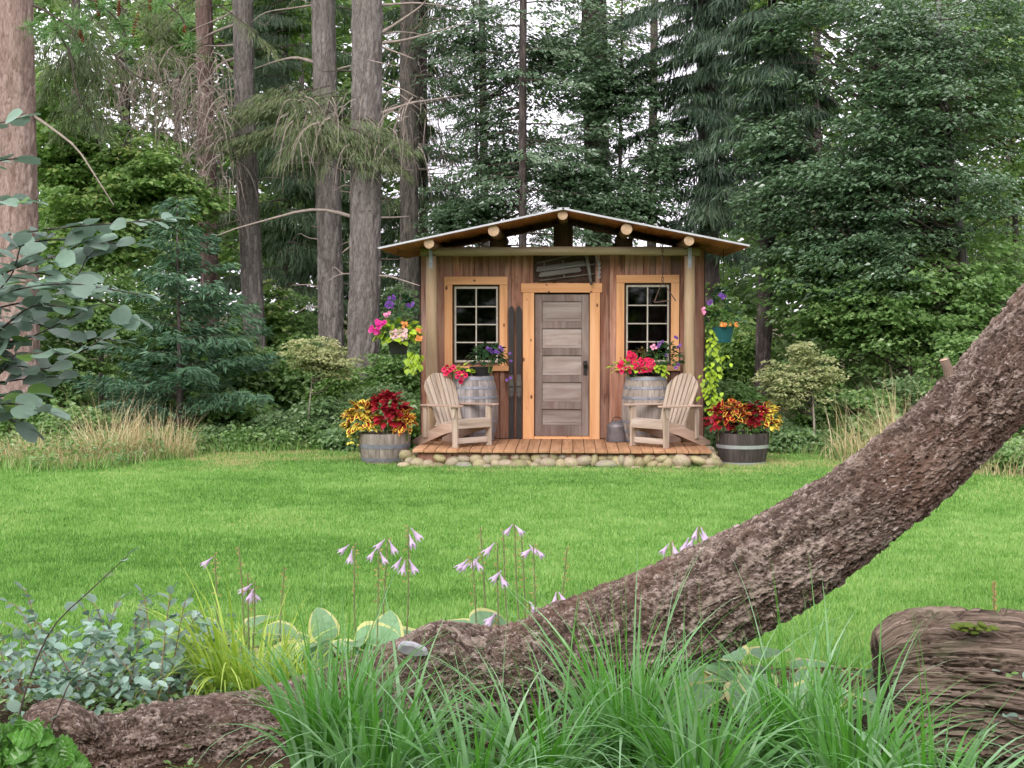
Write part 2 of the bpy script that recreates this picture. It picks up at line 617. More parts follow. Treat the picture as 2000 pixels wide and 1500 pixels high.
M_door = wood('weathered door wood', [(0.3, (0.11, 0.08, 0.068)), (0.5, (0.18, 0.14, 0.122)), (0.72, (0.26, 0.21, 0.19))], 2, 8, (0.1, 0.045, 0.035), 0.6, var=0.06, bumpd=0.002)
M_doorh = wood('weathered door panel', [(0.3, (0.15, 0.112, 0.096)), (0.5, (0.25, 0.205, 0.182)), (0.72, (0.37, 0.32, 0.29))], 0, 7, (0.17, 0.09, 0.07), 0.5, var=0.2, bumpd=0.002)
M_sash = plain('old cream sash paint', (0.48, 0.43, 0.36), 0.65, nz=0.35, nscale=25)
M_deck = wood('cedar deck plank', [(0.3, (0.24, 0.115, 0.055)), (0.5, (0.4, 0.21, 0.11)), (0.7, (0.5, 0.29, 0.17))], 1, 12, (0.26, 0.17, 0.08), 0.4, var=0.14)
M_iron = plain('black iron', (0.03, 0.028, 0.026), 0.6, 0.5, nz=0.3)
M_rust = plain('rusty iron', (0.14, 0.08, 0.06), 0.7, 0.3, nz=0.5, nscale=40)
M_zinc = plain('galvanised steel', (0.42, 0.44, 0.48), 0.45, 0.6, nz=0.35, nscale=12)
M_oldgrey = wood('silver grey old wood', [(0.3, (0.05, 0.044, 0.039)), (0.5, (0.12, 0.109, 0.098)), (0.7, (0.22, 0.205, 0.19))], 0, 14, var=0.15)

m, n, l, p = newmat('window glass')
fr_ = n.new('ShaderNodeFresnel')
fr_.inputs['IOR'].default_value = 1.5
gl = n.new('ShaderNodeBsdfGlossy')
gl.inputs['Roughness'].default_value = 0.03
tr_ = n.new('ShaderNodeBsdfTransparent')
tr_.inputs['Color'].default_value = (0.5, 0.5, 0.48, 1)
mxs = n.new('ShaderNodeMixShader')
l.new(fr_.outputs[0], mxs.inputs[0])
l.new(tr_.outputs[0], mxs.inputs[1])
l.new(gl.outputs[0], mxs.inputs[2])
l.new(mxs.outputs[0], n['Material Output'].inputs['Surface'])
M_glass = m

X0, YW = -0.14, 21.4
FZ = 0.235
shed = thing('garden_shed', (X0, YW, 0), 'small rustic wooden shed with low gable roof, two windows and plank porch', 'shed')


def sx(px, Y=YW): return P(px, 700, Y).x - X0
def szz(py, Y=YW): return P(1100, py, Y).z


WT = 2.86
XL, XR = sx(820), sx(1377)
wl = (sx(884), sx(976), szz(712), szz(556))
wr = (sx(1219), sx(1310), szz(711), szz(553))
dr = (sx(1043), sx(1152), FZ, szz(572))
front = MB()
BK = 0.035
for a, b, z0, z1 in ((XL, wl[0], FZ, WT), (wl[1], dr[0], FZ, WT), (dr[1], wr[0], FZ, WT), (wr[1], XR, FZ, WT)):
    front.box(((a + b) / 2, BK, (z0 + z1) / 2), (b - a, 0.02, z1 - z0))
for o_ in (wl, wr, dr):
    front.box(((o_[0] + o_[1]) / 2, BK, (o_[3] + WT) / 2), (o_[1] - o_[0], 0.02, WT - o_[3]))
    if o_ is not dr: front.box(((o_[0] + o_[1]) / 2, BK, (o_[2] + FZ) / 2), (o_[1] - o_[0], 0.02, o_[2] - FZ))
front_wall = front.build('front_wall', M_dark, shed)


def boards(parent, a, b, z0, z1, wmin=0.12, wmax=0.34, y=0.0, face='x', mat=None, nm='board'):
    t = a
    while t < b - 1e-4:
        w_ = random.uniform(wmin, wmax)
        if b - (t + w_) < wmin * 0.7: w_ = b - t
        th = random.uniform(0.02, 0.03)
        sz_ = (w_ - 0.006, th, z1 - z0 - random.uniform(0, 0.006))
        if face == 'x':
            o = MB().box((0, 0, 0), sz_).build(nm, mat or M_board, parent, (t + w_ / 2, y, (z0 + z1) / 2), bevel=0.003)
        else:
            o = MB().box((0, 0, 0), sz_).build(nm, mat or M_board, parent, (y, t + w_ / 2, (z0 + z1) / 2), bevel=0.003, rot=(0, 0, math.pi / 2))
        t += w_
    return t


for a, b in ((XL + 0.02, wl[0]), (wl[1], dr[0]), (dr[1], wr[0]), (wr[1], XR - 0.02)):
    boards(front_wall, a, b, FZ + 0.004, WT)
for o_ in (wl, wr):
    boards(front_wall, o_[0], o_[1], o_[3], WT, 0.09, 0.2)
    boards(front_wall, o_[0], o_[1], FZ + 0.004, o_[2], 0.09, 0.2)
boards(front_wall, dr[0], dr[1], dr[3], WT, 0.2, 0.3)
# side and rear walls, inner floor, corner boards
D1 = 1.75
for s_, xx in (('left', XL), ('right', XR)):
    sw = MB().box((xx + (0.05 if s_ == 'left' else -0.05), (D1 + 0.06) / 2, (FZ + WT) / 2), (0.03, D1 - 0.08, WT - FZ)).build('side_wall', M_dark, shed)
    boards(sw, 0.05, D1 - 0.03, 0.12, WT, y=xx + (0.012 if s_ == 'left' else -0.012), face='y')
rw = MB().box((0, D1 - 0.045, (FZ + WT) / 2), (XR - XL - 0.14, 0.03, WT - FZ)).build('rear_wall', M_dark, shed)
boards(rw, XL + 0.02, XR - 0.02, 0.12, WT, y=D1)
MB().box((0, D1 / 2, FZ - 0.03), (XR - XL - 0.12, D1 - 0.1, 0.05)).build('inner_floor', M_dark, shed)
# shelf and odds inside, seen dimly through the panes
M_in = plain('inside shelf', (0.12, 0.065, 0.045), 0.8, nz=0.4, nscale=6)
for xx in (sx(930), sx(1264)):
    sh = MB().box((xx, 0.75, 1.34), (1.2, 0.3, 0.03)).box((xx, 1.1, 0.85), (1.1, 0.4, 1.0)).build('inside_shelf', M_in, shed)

# windows
def window(o_, name):
    x0, x1, z0, z1 = o_
    cx = (x0 + x1) / 2
    t = 0.112
    wnd = MB().box((cx, 0.045, z1 - 0.012), (x1 - x0, 0.06, 0.024)).box((cx, 0.045, z0 + 0.012), (x1 - x0, 0.06, 0.024)) \
        .box((x0 + 0.012, 0.045, (z0 + z1) / 2), (0.024, 0.06, z1 - z0 - 0.05)).box((x1 - 0.012, 0.045, (z0 + z1) / 2), (0.024, 0.06, z1 - z0 - 0.05)).build(name, M_dark, shed)
    # cedar trim boards
    for sx_ in (x0 - t / 2, x1 + t / 2):
        MB().box((0, 0, 0), (t, 0.028, z1 - z0 + 0.02)).build('trim', M_trim, wnd, (sx_, -0.027, (z0 + z1) / 2 - 0.01), bevel=0.004)
    MB().box((0, 0, 0), (x1 - x0 + 2 * t, 0.03, t)).build('trim', M_trimh, wnd, (cx, -0.028, z1 + t / 2 + 0.001), bevel=0.004)
    MB().box((0, 0, 0), (x1 - x0 + 2 * t + 0.03, 0.06, 0.07)).build('sill', M_trimh, wnd, (cx, -0.03, z0 - 0.056), bevel=0.004)
    # sash
    fr2 = MB()
    y = 0.03
    e = 0.026
    a0, a1, c0, c1 = x0 + e, x1 - e, z0 + e, z1 - e
    for xx in (a0 + 0.012, a1 - 0.012): fr2.box((xx, y, (c0 + c1) / 2), (0.024, 0.03, c1 - c0))
    for zz in (c0 + 0.016, c1 - 0.014): fr2.box((cx, y, zz), (a1 - a0 - 0.048, 0.03, 0.03))
    fr2.build('sash', M_sash, wnd, bevel=0.002)
    i0, i1, k0, k1 = a0 + 0.024, a1 - 0.024, c0 + 0.031, c1 - 0.029
    MB().box((cx, y, (k0 + k1) / 2), (0.018, 0.026, k1 - k0)).build('muntin', M_sash, wnd)
    hh = (k1 - k0) / 4
    for q in range(1, 4):
        for (u0, u1) in ((i0, cx - 0.009), (cx + 0.009, i1)):
            MB().box(((u0 + u1) / 2, y, k0 + q * hh), (u1 - u0, 0.024, 0.016)).build('muntin', M_sash, wnd)
    for q in range(4):
        for (u0, u1) in ((i0, cx - 0.009), (cx + 0.009, i1)):
            z_0 = k0 + q * hh + (0.008 if q else 0)
            z_1 = k0 + (q + 1) * hh - (0.008 if q < 3 else 0)
            pn = MB().box((0, 0, 0), (u1 - u0, 0.004, z_1 - z_0)).build('pane', M_glass, wnd, ((u0 + u1) / 2, y + 0.004, (z_0 + z_1) / 2))
            pn.rotation_euler = (R(random.uniform(-0.5, 0.5)), 0, R(random.uniform(-0.5, 0.5)))
    return wnd


tag(window(wl, 'window'), 'window left of the door with eight panes')
tag(window(wr, 'window'), 'window right of the door with eight panes and the iron triangle before it')

# door
x0, x1, z0, z1 = dr
t = 0.15
door = MB().box(((x0 + x1) / 2, 0.05, (z0 + z1) / 2), (x1 - x0 - 0.04, 0.02, z1 - z0 - 0.03)).build('door', M_dark, shed)
MB().box((0, 0, 0), (0.155, 0.03, z1 - z0 + 0.004)).build('jamb_trim', M_trim, door, (x0 - 0.075, -0.028, (z0 + z1) / 2), bevel=0.004)
MB().box((0, 0, 0), (0.142, 0.03, z1 - z0 + 0.004)).build('jamb_trim', M_trim, door, (x1 + 0.068, -0.028, (z0 + z1) / 2), bevel=0.004)
MB().box((0, 0, 0), (x1 - x0 + 0.35, 0.034, 0.128)).build('head_trim', M_trimh, door, ((x0 + x1) / 2 - 0.005, -0.03, z1 + 0.068), bevel=0.004)
MB().box((0, 0, 0), (x1 - x0 - 0.004, 0.07, 0.035)).build('threshold', M_trimh, door, ((x0 + x1) / 2, 0.0, FZ + 0.018))
dx0, dx1, dz0, dz1 = x0 + 0.012, x1 - 0.012, z0 + 0.04, z1 - 0.02
for xx in (dx0 + 0.05, dx1 - 0.05):
    MB().box((0, 0, 0), (0.1, 0.035, dz1 - dz0)).build('stile', M_door, door, (xx, 0.022, (dz0 + dz1) / 2), bevel=0.003)
ph = (dz1 - dz0 - 0.1) / 5
for q in range(6):
    zz = dz0 + 0.05 + q * ph
    hh = 0.15 if q == 0 else 0.1
    if q == 0: zz += 0.025
    MB().box((0, 0, 0), (dx1 - dx0 - 0.2, 0.034, hh if q < 5 else 0.1)).build('rail', M_door, door, ((dx0 + dx1) / 2, 0.0235, zz), bevel=0.003)
for q in range(5):
    za = dz0 + 0.05 + q * ph + (0.1 if q == 0 else 0.05)
    zb = dz0 + 0.05 + (q + 1) * ph - 0.05
    pm = MB().box((0, 0, 0), (dx1 - dx0 - 0.205, 0.012, zb - za - 0.002))
    pm.prism([(-(dx1 - dx0) / 2 + 0.14, -(zb - za) / 2 + 0.04), ((dx1 - dx0) / 2 - 0.14, -(zb - za) / 2 + 0.04), ((dx1 - dx0) / 2 - 0.14, (zb - za) / 2 - 0.04), (-(dx1 - dx0) / 2 + 0.14, (zb - za) / 2 - 0.04)], 1, -0.012, 0.0)
    pm.build('panel', M_doorh, door, ((dx0 + dx1) / 2, 0.034, (za + zb) / 2), bevel=0.003)
MB().box((dx1 - 0.05, 0.001, FZ + 0.99), (0.055, 0.008, 0.2)).build('lock_plate', M_iron, door)
kn = MB().lathe([(0.0, 0), (0.014, 0.0), (0.014, 0.035), (0.03, 0.045), (0.032, 0.06), (0.02, 0.072), (0, 0.074)], 16).build('knob', M_iron, door, (dx1 - 0.05, 0.0, FZ + 1.04), smooth=True, rot=(math.pi / 2, 0, 0))

# porch posts, beam, straps
YP = 21.0
yb = YP - YW
def logtube(pts, r0, r1, n=20, seed=0, k=14):
    pth = smooth_path(pts, k)
    rr = np.linspace(r0, r1, k) * (1 + 0.04 * np.sin(np.arange(k) * 1.3 + seed))
    return MB().tube(pth, rr, n)


BZ = szz(491.5, YP)
for px_, r0, lean in ((843, 0.083, 0.012), (1346, 0.08, -0.012)):
    xx = sx(px_, YP)
    logtube([(xx + lean, yb, FZ), (xx + lean * 0.4, yb, 1.1), (xx, yb, 2.0), (xx, yb, BZ - 0.06)], r0, r0 * 0.9, seed=px_).build('post', M_log, shed, smooth=True)
    st = MB().box((xx - 0.003, yb - 0.081, BZ - 0.09), (0.05, 0.006, 0.27))
    for zz in (-0.18, -0.13, -0.02, 0.02): st.box((xx - 0.003, yb - 0.086, BZ + zz), (0.014, 0.008, 0.014))
    st.build('metal_strap', M_zinc, shed)
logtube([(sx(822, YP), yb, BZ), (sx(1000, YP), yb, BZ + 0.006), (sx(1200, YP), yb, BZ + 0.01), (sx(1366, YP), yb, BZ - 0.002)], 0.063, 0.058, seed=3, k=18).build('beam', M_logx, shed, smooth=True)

# roof
YF, YR = 20.2 - YW, 23.5 - YW
AX, AZ = P(1100, 408, 20.2).x - X0, P(1100, 408, 20.2).z
EXL, EZL = P(741, 485, 20.2).x - X0, P(741, 485, 20.2).z
EXR, EZR = P(1462, 480, 20.2).x - X0, P(1462, 480, 20.2).z
roof = MB().box((AX, (YF + YR) / 2, AZ + 0.012), (0.16, YR - YF + 0.02, 0.012)).build('roof', M_tin, shed)
for ex, ez in ((EXL, EZL), (EXR, EZR)):
    d = Vector((ex - AX, 0, ez - AZ))
    Ls = d.length
    ang = math.atan2(-d.z, abs(d.x))
    sgn = 1 if d.x > 0 else -1
    nb = 13
    for q in range(nb):
        c = Vector((AX, 0, AZ)) + d * ((q + 0.5) / nb)
        MB().box((0, 0, 0), (Ls / nb - 0.004, YR - YF - 0.03, 0.02)).build('roof_board', M_ply, roof, (c.x, (YF + YR) / 2 + 0.01, c.z - 0.012), rot=(0, sgn * ang, 0))
    # corrugated sheet, ribs run down the slope
    ny, V_, F_ = 96, [], []
    for q in range(ny + 1):
        yy = YF + (YR - YF) * q / ny
        hh = 0.008 + 0.009 * (0.5 + 0.5 * math.cos(q * math.pi / 2))
        for tt in (0.0, 1.012):
            c = Vector((AX, yy, AZ + hh)) + d * tt
            V_.append(tuple(c))
    F_ = [(2 * q, 2 * q + 2, 2 * q + 3, 2 * q + 1) for q in range(ny)]
    ms_ = MB().add(V_, F_)
    o = ms_.build('metal_sheet', M_tin, roof)
    sm = o.modifiers.new('thickness', 'SOLIDIFY')
    sm.thickness = 0.004
    # pale drip edge along the verge
    c = Vector((AX, YF - 0.006, AZ + 0.004)) + d * 0.5
    MB().box((0, 0, 0), (Ls * 1.01, 0.012, 0.024)).build('verge_edge', M_tin, roof, tuple(c), rot=(0, sgn * ang, 0))

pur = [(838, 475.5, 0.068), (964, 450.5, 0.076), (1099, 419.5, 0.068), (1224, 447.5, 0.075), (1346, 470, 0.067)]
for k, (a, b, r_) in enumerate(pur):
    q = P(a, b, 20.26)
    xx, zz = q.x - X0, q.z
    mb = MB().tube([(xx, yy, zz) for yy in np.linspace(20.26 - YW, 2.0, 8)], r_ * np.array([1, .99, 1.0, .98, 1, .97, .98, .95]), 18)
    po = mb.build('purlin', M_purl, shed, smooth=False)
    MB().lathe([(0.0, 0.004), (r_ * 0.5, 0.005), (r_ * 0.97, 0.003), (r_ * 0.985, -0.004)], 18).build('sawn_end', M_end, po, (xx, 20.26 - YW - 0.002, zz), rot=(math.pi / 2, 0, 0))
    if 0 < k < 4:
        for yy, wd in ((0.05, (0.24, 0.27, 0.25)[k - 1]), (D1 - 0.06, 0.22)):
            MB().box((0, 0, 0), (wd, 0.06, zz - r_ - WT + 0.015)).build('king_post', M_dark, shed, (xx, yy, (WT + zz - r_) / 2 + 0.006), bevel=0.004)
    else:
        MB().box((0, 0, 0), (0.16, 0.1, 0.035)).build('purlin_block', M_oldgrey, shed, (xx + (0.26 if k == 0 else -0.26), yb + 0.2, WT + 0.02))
# wall plates
for yy in (0.04, D1 - 0.05):
    MB().box((0, yy, WT - 0.04), (XR - XL - 0.2, 0.045, 0.1)).build('wall_plate', M_dark, shed)

# porch deck
DY0 = 19.6 - YW
dxl, dxr = P(805, 880, 19.6).x - X0, P(1390, 880, 19.6).x - X0
nb = 26
pw = (dxr - dxl) / nb
deck = MB().box(((dxl + dxr) / 2, DY0 + 0.1, 0.12), (dxr - dxl - 0.12, 0.04, 0.14)).box((dxl + 0.1, DY0 / 2 + 0.08, 0.12), (0.04, -DY0 - 0.1, 0.14)) \
    .box((dxr - 0.1, DY0 / 2 + 0.08, 0.12), (0.04, -DY0 - 0.1, 0.14)).build('porch_deck', M_board, shed)
for q in range(nb):
    xx = dxl + (q + 0.5) * pw
    yj = DY0 + random.uniform(-0.012, 0.012)
    MB().box((0, 0, 0), (pw - 0.007, -yj - 0.03, 0.036)).build('plank', M_deck, deck, (xx, yj / 2 - 0.012, FZ - 0.018 + random.uniform(-0.002, 0.002)), bevel=0.004)

# ------------------------------------------------------------------ river stones under the deck edge
m, n, l, p = newmat('river stone')
oi = n.new('ShaderNodeObjectInfo')
tc = n.new('ShaderNodeTexCoord')
c = ramp(n, l, oi.outputs['Random'], [(0.0, (0.2, 0.16, 0.1)), (0.35, (0.44, 0.36, 0.2)), (0.6, (0.33, 0.27, 0.21)), (0.8, (0.52, 0.4, 0.27)), (1.0, (0.26, 0.25, 0.22))])
gz = noise_n(n, l, tc.outputs['Object'], 3.0, 6, 0.65)
c = mixc(n, l, 0.7, c, ramp(n, l, gz, [(0.3, (0.45, 0.45, 0.4)), (0.7, (1, 1, 1))]), 'MULTIPLY')
gz2 = noise_n(n, l, tc.outputs['Object'], 1.1, 3)
c = mixc(n, l, ramp(n, l, gz2, [(0.5, (0, 0, 0)), (0.7, (0.5,) * 3)]), c, (0.26, 0.3, 0.1))
l.new(c, p.inputs['Base Color'])
p.inputs['Roughness'].default_value = 0.75
bump(n, l, gz, p, 0.3, 0.02)
M_stone = m
stone_meshes = []
for k in range(7):
    bm = bmesh.new()
    bmesh.ops.create_icosphere(bm, subdivisions=2, radius=1.0)
    V = np.array([v.co[:] for v in bm.verts])
    dsp = 0.8 + 0.4 * fbm(V * 0.9 + k * 13.7, 2, k)
    for v, q in zip(bm.verts, dsp): v.co *= q
    me = bpy.data.meshes.new('stone')
    bm.to_mesh(me)
    bm.free()
    me.materials.append(M_stone)
    me.polygons.foreach_set('use_smooth', [True] * len(me.polygons))
    stone_meshes.append(me)
edging = thing('stone_edging', (X0, 19.7, 0), 'row of rounded river stones stacked under the front edge of the porch', 'stones')


def stone(px, py, wpx, hpx, Y, rot=0.0):
    q = P(px, py, Y)
    s_ = Y / F / 2
    o = inst('stone', random.choice(stone_meshes), edging)
    o.matrix_basis = Matrix.Translation((q.x - X0, Y - 19.7, q.z)) @ Matrix.Rotation(R(rot), 4, 'Y') @ Matrix.Diagonal((wpx * s_, max(wpx, hpx) * s_ * 0.8, hpx * s_, 1)) @ Matrix.Rotation(random.uniform(0, 6.28), 4, 'Z') @ Matrix.Rotation(random.choice((0, math.pi)), 4, 'X')


ST = [(793, 889, 24, 20, 0), (800, 901, 18, 13, 0), (788, 909, 28, 12, 0), (816, 905, 28, 18, 10), (836, 907, 22, 16, -10), (815, 913, 30, 10, 0), (853, 911, 36, 14, 0), (860, 895, 26, 18, 15), (884, 903, 26, 22, -20), (905, 909, 36, 14, 4),
      (906, 897, 28, 16, 8), (931, 896, 24, 20, -10), (936, 908, 24, 22, 30), (952, 897, 18, 20, 20), (950, 912, 20, 10, 0), (966, 895, 22, 18, -8), (968, 906, 20, 16, 30), (984, 894, 16, 14, 0), (988, 906, 34, 18, 0), (1008, 910, 42, 22, -4),
      (1006, 893, 18, 14, 0), (1026, 895, 24, 18, 25), (1028, 906, 22, 14, 0), (1047, 894, 20, 14, -15), (1044, 911, 22, 18, 10), (1052, 902, 16, 16, 0), (1063, 891, 18, 12, 0), (1071, 905, 30, 20, 8), (1082, 893, 22, 18, 20), (1095, 908, 20, 22, -15),
      (1098, 892, 16, 12, 0), (1115, 904, 30, 24, 20), (1120, 891, 16, 12, 10), (1140, 900, 32, 22, -10), (1161, 900, 14, 28, 12), (1176, 895, 18, 12, -6), (1193, 894, 18, 14, 4), (1186, 908, 40, 18, 0), (1204, 903, 12, 24, -18), (1213, 900, 16, 24, 0), (1228, 904, 26, 24, 35), (1232, 893, 18, 14, 0),
      (1247, 903, 26, 20, 10), (1264, 898, 14, 24, 20), (1272, 894, 18, 14, 0), (1274, 908, 24, 14, -20), (1292, 896, 26, 16, -14), (1287, 909, 18, 12, 0), (1305, 905, 22, 20, 30), (1313, 894, 18, 16, 0), (1331, 901, 38, 26, 4), (1352, 893, 20, 12, 0), (1364, 899, 36, 16, 14), (1375, 892, 20, 12, 20),
      (1386, 903, 22, 16, -10), (1394, 895, 22, 14, 30), (1400, 906, 22, 18, 0), (1383, 911, 28, 10, 0), (1328, 913, 26, 8, 0), (1242, 914, 24, 8, 0), (1130, 914, 26, 8, 0), (1060, 914, 20, 8, 0), (975, 914, 22, 8, 0), (880, 914, 26, 8, 0)]
for a, b, c_, d_, e_ in ST:
    stone(a, b, c_ * random.uniform(1.1, 1.3), d_ * random.uniform(1.05, 1.3), 19.72 - 0.10 * (b - 890) / 25, e_)
for k in range(8):   # returning round both corners of the deck
    for s_ in (-1, 1):
        xx = (dxl - 0.06) if s_ < 0 else (dxr + 0.06)
        o = inst('stone', random.choice(stone_meshes), edging)
        o.matrix_basis = Matrix.Translation((xx + random.uniform(-0.03, 0.03), 0.05 + k * 0.2, random.uniform(0.05, 0.12))) @ Matrix.Rotation(random.uniform(0, 6), 4, 'Z') @ Matrix.Diagonal((0.11, 0.09, 0.075, 1))

# ------------------------------------------------------------------ things on the porch
M_chair = wood('silvered cedar chair', [(0.3, (0.22, 0.165, 0.12)), (0.5, (0.4, 0.315, 0.245)), (0.72, (0.55, 0.47, 0.39))], 2, 14, (0.33, 0.24, 0.2), 0.35, var=0.12, rough=0.75)
M_chairx = wood('silvered cedar chair across', [(0.3, (0.25, 0.185, 0.14)), (0.5, (0.41, 0.33, 0.265)), (0.72, (0.55, 0.48, 0.42))], 0, 14, (0.33, 0.24, 0.2), 0.35, var=0.12, rough=0.75)
M_chairy = wood('silvered cedar chair along', [(0.3, (0.3, 0.2, 0.15)), (0.5, (0.44, 0.31, 0.24)), (0.72, (0.58, 0.45, 0.38))], 1, 14, (0.26, 0.18, 0.14), 0.4, var=0.12, rough=0.75)


def adirondack(loc, rotz, label):
    c = thing('adirondack_chair', loc, label, 'chair', 'slatted garden chairs on the porch', rotz)
    for s_ in (-1, 1):
        MB().box((0, 0, 0), (0.03, 0.095, 0.525)).build('front_leg', M_chair, c, (0.292 * s_, -0.31, 0.2635), bevel=0.004)
        MB().prism([(-0.34, 0.355), (-0.34, 0.225), (-0.05, 0.16), (0.40, 0.0), (0.60, 0.0), (0.60, 0.05), (0.2, 0.215), (-0.05, 0.305)], 0, -0.0125, 0.0125).build('side_rail', M_chairy, c, (0.262 * s_, 0, 0), bevel=0.003)
        arm = [(-0.44, -0.045), (-0.46, 0.0), (-0.44, 0.06), (-0.36, 0.075), (0.1, 0.06), (0.36, 0.03), (0.38, 0.0), (0.36, -0.045)]
        MB().prism([((q[1]) * s_, q[0]) for q in arm], 2, -0.011, 0.011).build('arm', M_chairy, c, (0.30 * s_, 0, 0.539), bevel=0.004, rot=(R(-1.5), 0, 0))
        MB().prism([(-0.05, 0.0), (0.05, 0.0), (0.012, -0.14), (-0.012, -0.14)], 0, -0.01, 0.01).build('arm_bracket', M_chair, c, (0.318 * s_, -0.31, 0.525))
        MB().box((0, 0, 0), (0.026, 0.07, 0.43)).build('rear_arm_post', M_chair, c, (0.29 * s_, 0.30, 0.315), bevel=0.003)
    for k in range(6):
        t_ = k / 5
        MB().box((0, 0, 0), (0.55, 0.076, 0.02)).build('seat_slat', M_chairx, c, (0, -0.325 + 0.415 * t_, 0.366 - 0.095 * t_ + (0 if k else -0.006)), bevel=0.004, rot=(R(-12 if k else 8), 0, 0))
    MB().box((0, 0, 0), (0.552, 0.022, 0.105)).build('front_apron', M_chairx, c, (0, -0.352, 0.30), bevel=0.004)
    MB().box((0, 0, 0), (0.552, 0.022, 0.075)).build('stretcher', M_chairx, c, (0, -0.30, 0.085), bevel=0.004)
    tilt = R(23)
    Mb = Matrix.Translation((0, 0.115, 0.235)) @ Matrix.Rotation(-tilt, 4, 'X')
    for k in range(7):
        u = (k - 3)
        h_ = 0.775 - 0.0155 * u * u
        fan = R(1.7 * u)
        wb, wt_ = 0.047, 0.063
        sl = 0.0155 * ((abs(u) + 0.5) ** 2 - (max(abs(u) - 0.5, 0)) ** 2) / 2
        a0, a1 = (h_ - sl, h_ + sl) if u > 0 else (h_ + sl, h_ - sl)
        if u > 0: a0, a1 = h_ + sl, h_ - sl
        elif u < 0: a0, a1 = h_ - sl, h_ + sl
        else: a0 = a1 = h_ - 0.004
        poly = [(-wb / 2, 0), (wb / 2, 0), (wt_ / 2, a1), (0, (a0 + a1) / 2 + 0.004), (-wt_ / 2, a0)]
        o = MB().prism(poly, 1, -0.011, 0.011).build('back_slat', M_chair, c, bevel=0.003)
        o.matrix_basis = Mb @ Matrix.Translation((u * 0.0625, 0, 0)) @ Matrix.Rotation(fan, 4, 'Y')
    for zz, ww in ((0.06, 0.44), (0.32, 0.52), (0.56, 0.5)):
        o = MB().box((0, 0, 0), (ww, 0.022, 0.06)).build('back_rail', M_chairx, c, bevel=0.003)
        o.matrix_basis = Mb @ Matrix.Translation((0, 0.0235, zz))
    return c


adirondack((-1.55, 20.33, FZ), R(45), 'slatted wooden armchair on the left of the porch, facing right')
adirondack((1.215, 20.33, FZ), R(-45), 'slatted wooden armchair on the right of the porch, facing left')

# ------------------------------------------------------------------ barrels
M_stave_grey = wood('grey oak staves', [(0.3, (0.12, 0.105, 0.105)), (0.5, (0.25, 0.225, 0.22)), (0.7, (0.4, 0.36, 0.35))], 2, 13, (0.15, 0.1, 0.08), 0.5, var=0.2)
M_stave_tan = wood('tan grey oak staves', [(0.3, (0.14, 0.115, 0.1)), (0.5, (0.27, 0.23, 0.2)), (0.7, (0.4, 0.35, 0.31))], 2, 13, (0.14, 0.1, 0.075), 0.5, var=0.18)
M_stave_dark = wood('dark oak staves', [(0.3, (0.03, 0.024, 0.022)), (0.6, (0.075, 0.06, 0.055)), (0.75, (0.13, 0.1, 0.085))], 2, 13, var=0.2)
M_hoop_old = plain('dull hoop steel', (0.26, 0.27, 0.31), 0.6, 0.4, nz=0.4, nscale=10)
M_hoop_new = plain('bright hoop steel', (0.55, 0.57, 0.6), 0.4, 0.55, nz=0.2, nscale=10)
M_soil = plain('potting soil', (0.05, 0.033, 0.022), 0.95, nz=0.5, nscale=60, bumpd=0.01)


def barrel(name, loc, label, cat, H, rfun, hoops, mstave, mhoop, nst=22, rim=0.0, open_top=True, group=None):
    b = thing(name, loc, label, cat, group, random.uniform(0, 1))
    da = 2 * math.pi / nst
    zs = np.linspace(0, H, 9)
    vs, fs = [], []
    th = 0.026
    for z in zs:
        r_ = rfun(z / H)
        for a, rr in ((-da / 2 * 0.985, r_), (-da / 4, r_ + 0.0035), (0, r_ + 0.0045), (da / 4, r_ + 0.0035), (da / 2 * 0.985, r_), (da / 2 * 0.985, r_ - th), (-da / 2 * 0.985, r_ - th)):
            vs.append((rr * math.cos(a), rr * math.sin(a), z))
    k = 7
    for j in range(8):
        for i in range(k):
            fs.append((j * k + i, j * k + (i + 1) % k, (j + 1) * k + (i + 1) % k, (j + 1) * k + i))
    fs += [tuple(range(k - 1, -1, -1)), tuple(8 * k + i for i in range(k))]
    me = MB().add(vs, fs).mesh('stave', mstave)
    for q in range(nst):
        o = inst('stave', me, b, (0, 0, 0), (0, 0, q * da))
        o.scale = (1, 1, 1 + random.uniform(-0.006, 0.004))
    for (t0, t1) in hoops:
        r0, r1 = rfun(t0) + 0.006, rfun(t1) + 0.006
        hp = MB().lathe([(r0, t0 * H), (r1, t1 * H), (r1 + 0.003, t1 * H), (r0 + 0.003, t0 * H)], 44, close=True).build('hoop', mhoop, b, smooth=False)
        rv = MB()
        for q in range(2): rv.box(((r0 + r1) / 2 + 0.004, 0, (t0 + (t1 - t0) * (0.3 + 0.4 * q)) * H), (0.006, 0.012, 0.012), mi=0)
        rv.build('rivet', mhoop, hp, rot=(0, 0, random.uniform(3.8, 5.5)))
    zt = H - (0.05 if open_top else 0.03)
    rt = rfun(zt / H) - th - 0.001
    MB().lathe([(0, zt), (rt * 0.6, zt + 0.01), (rt, zt)], 24).build('soil' if open_top else 'barrel_head', M_soil if open_top else mstave, b, smooth=open_top)
    MB().lathe([(0, 0.03), (rfun(0.03) - th - 0.001, 0.03)], 24).build('barrel_bottom', mstave, b)
    return b


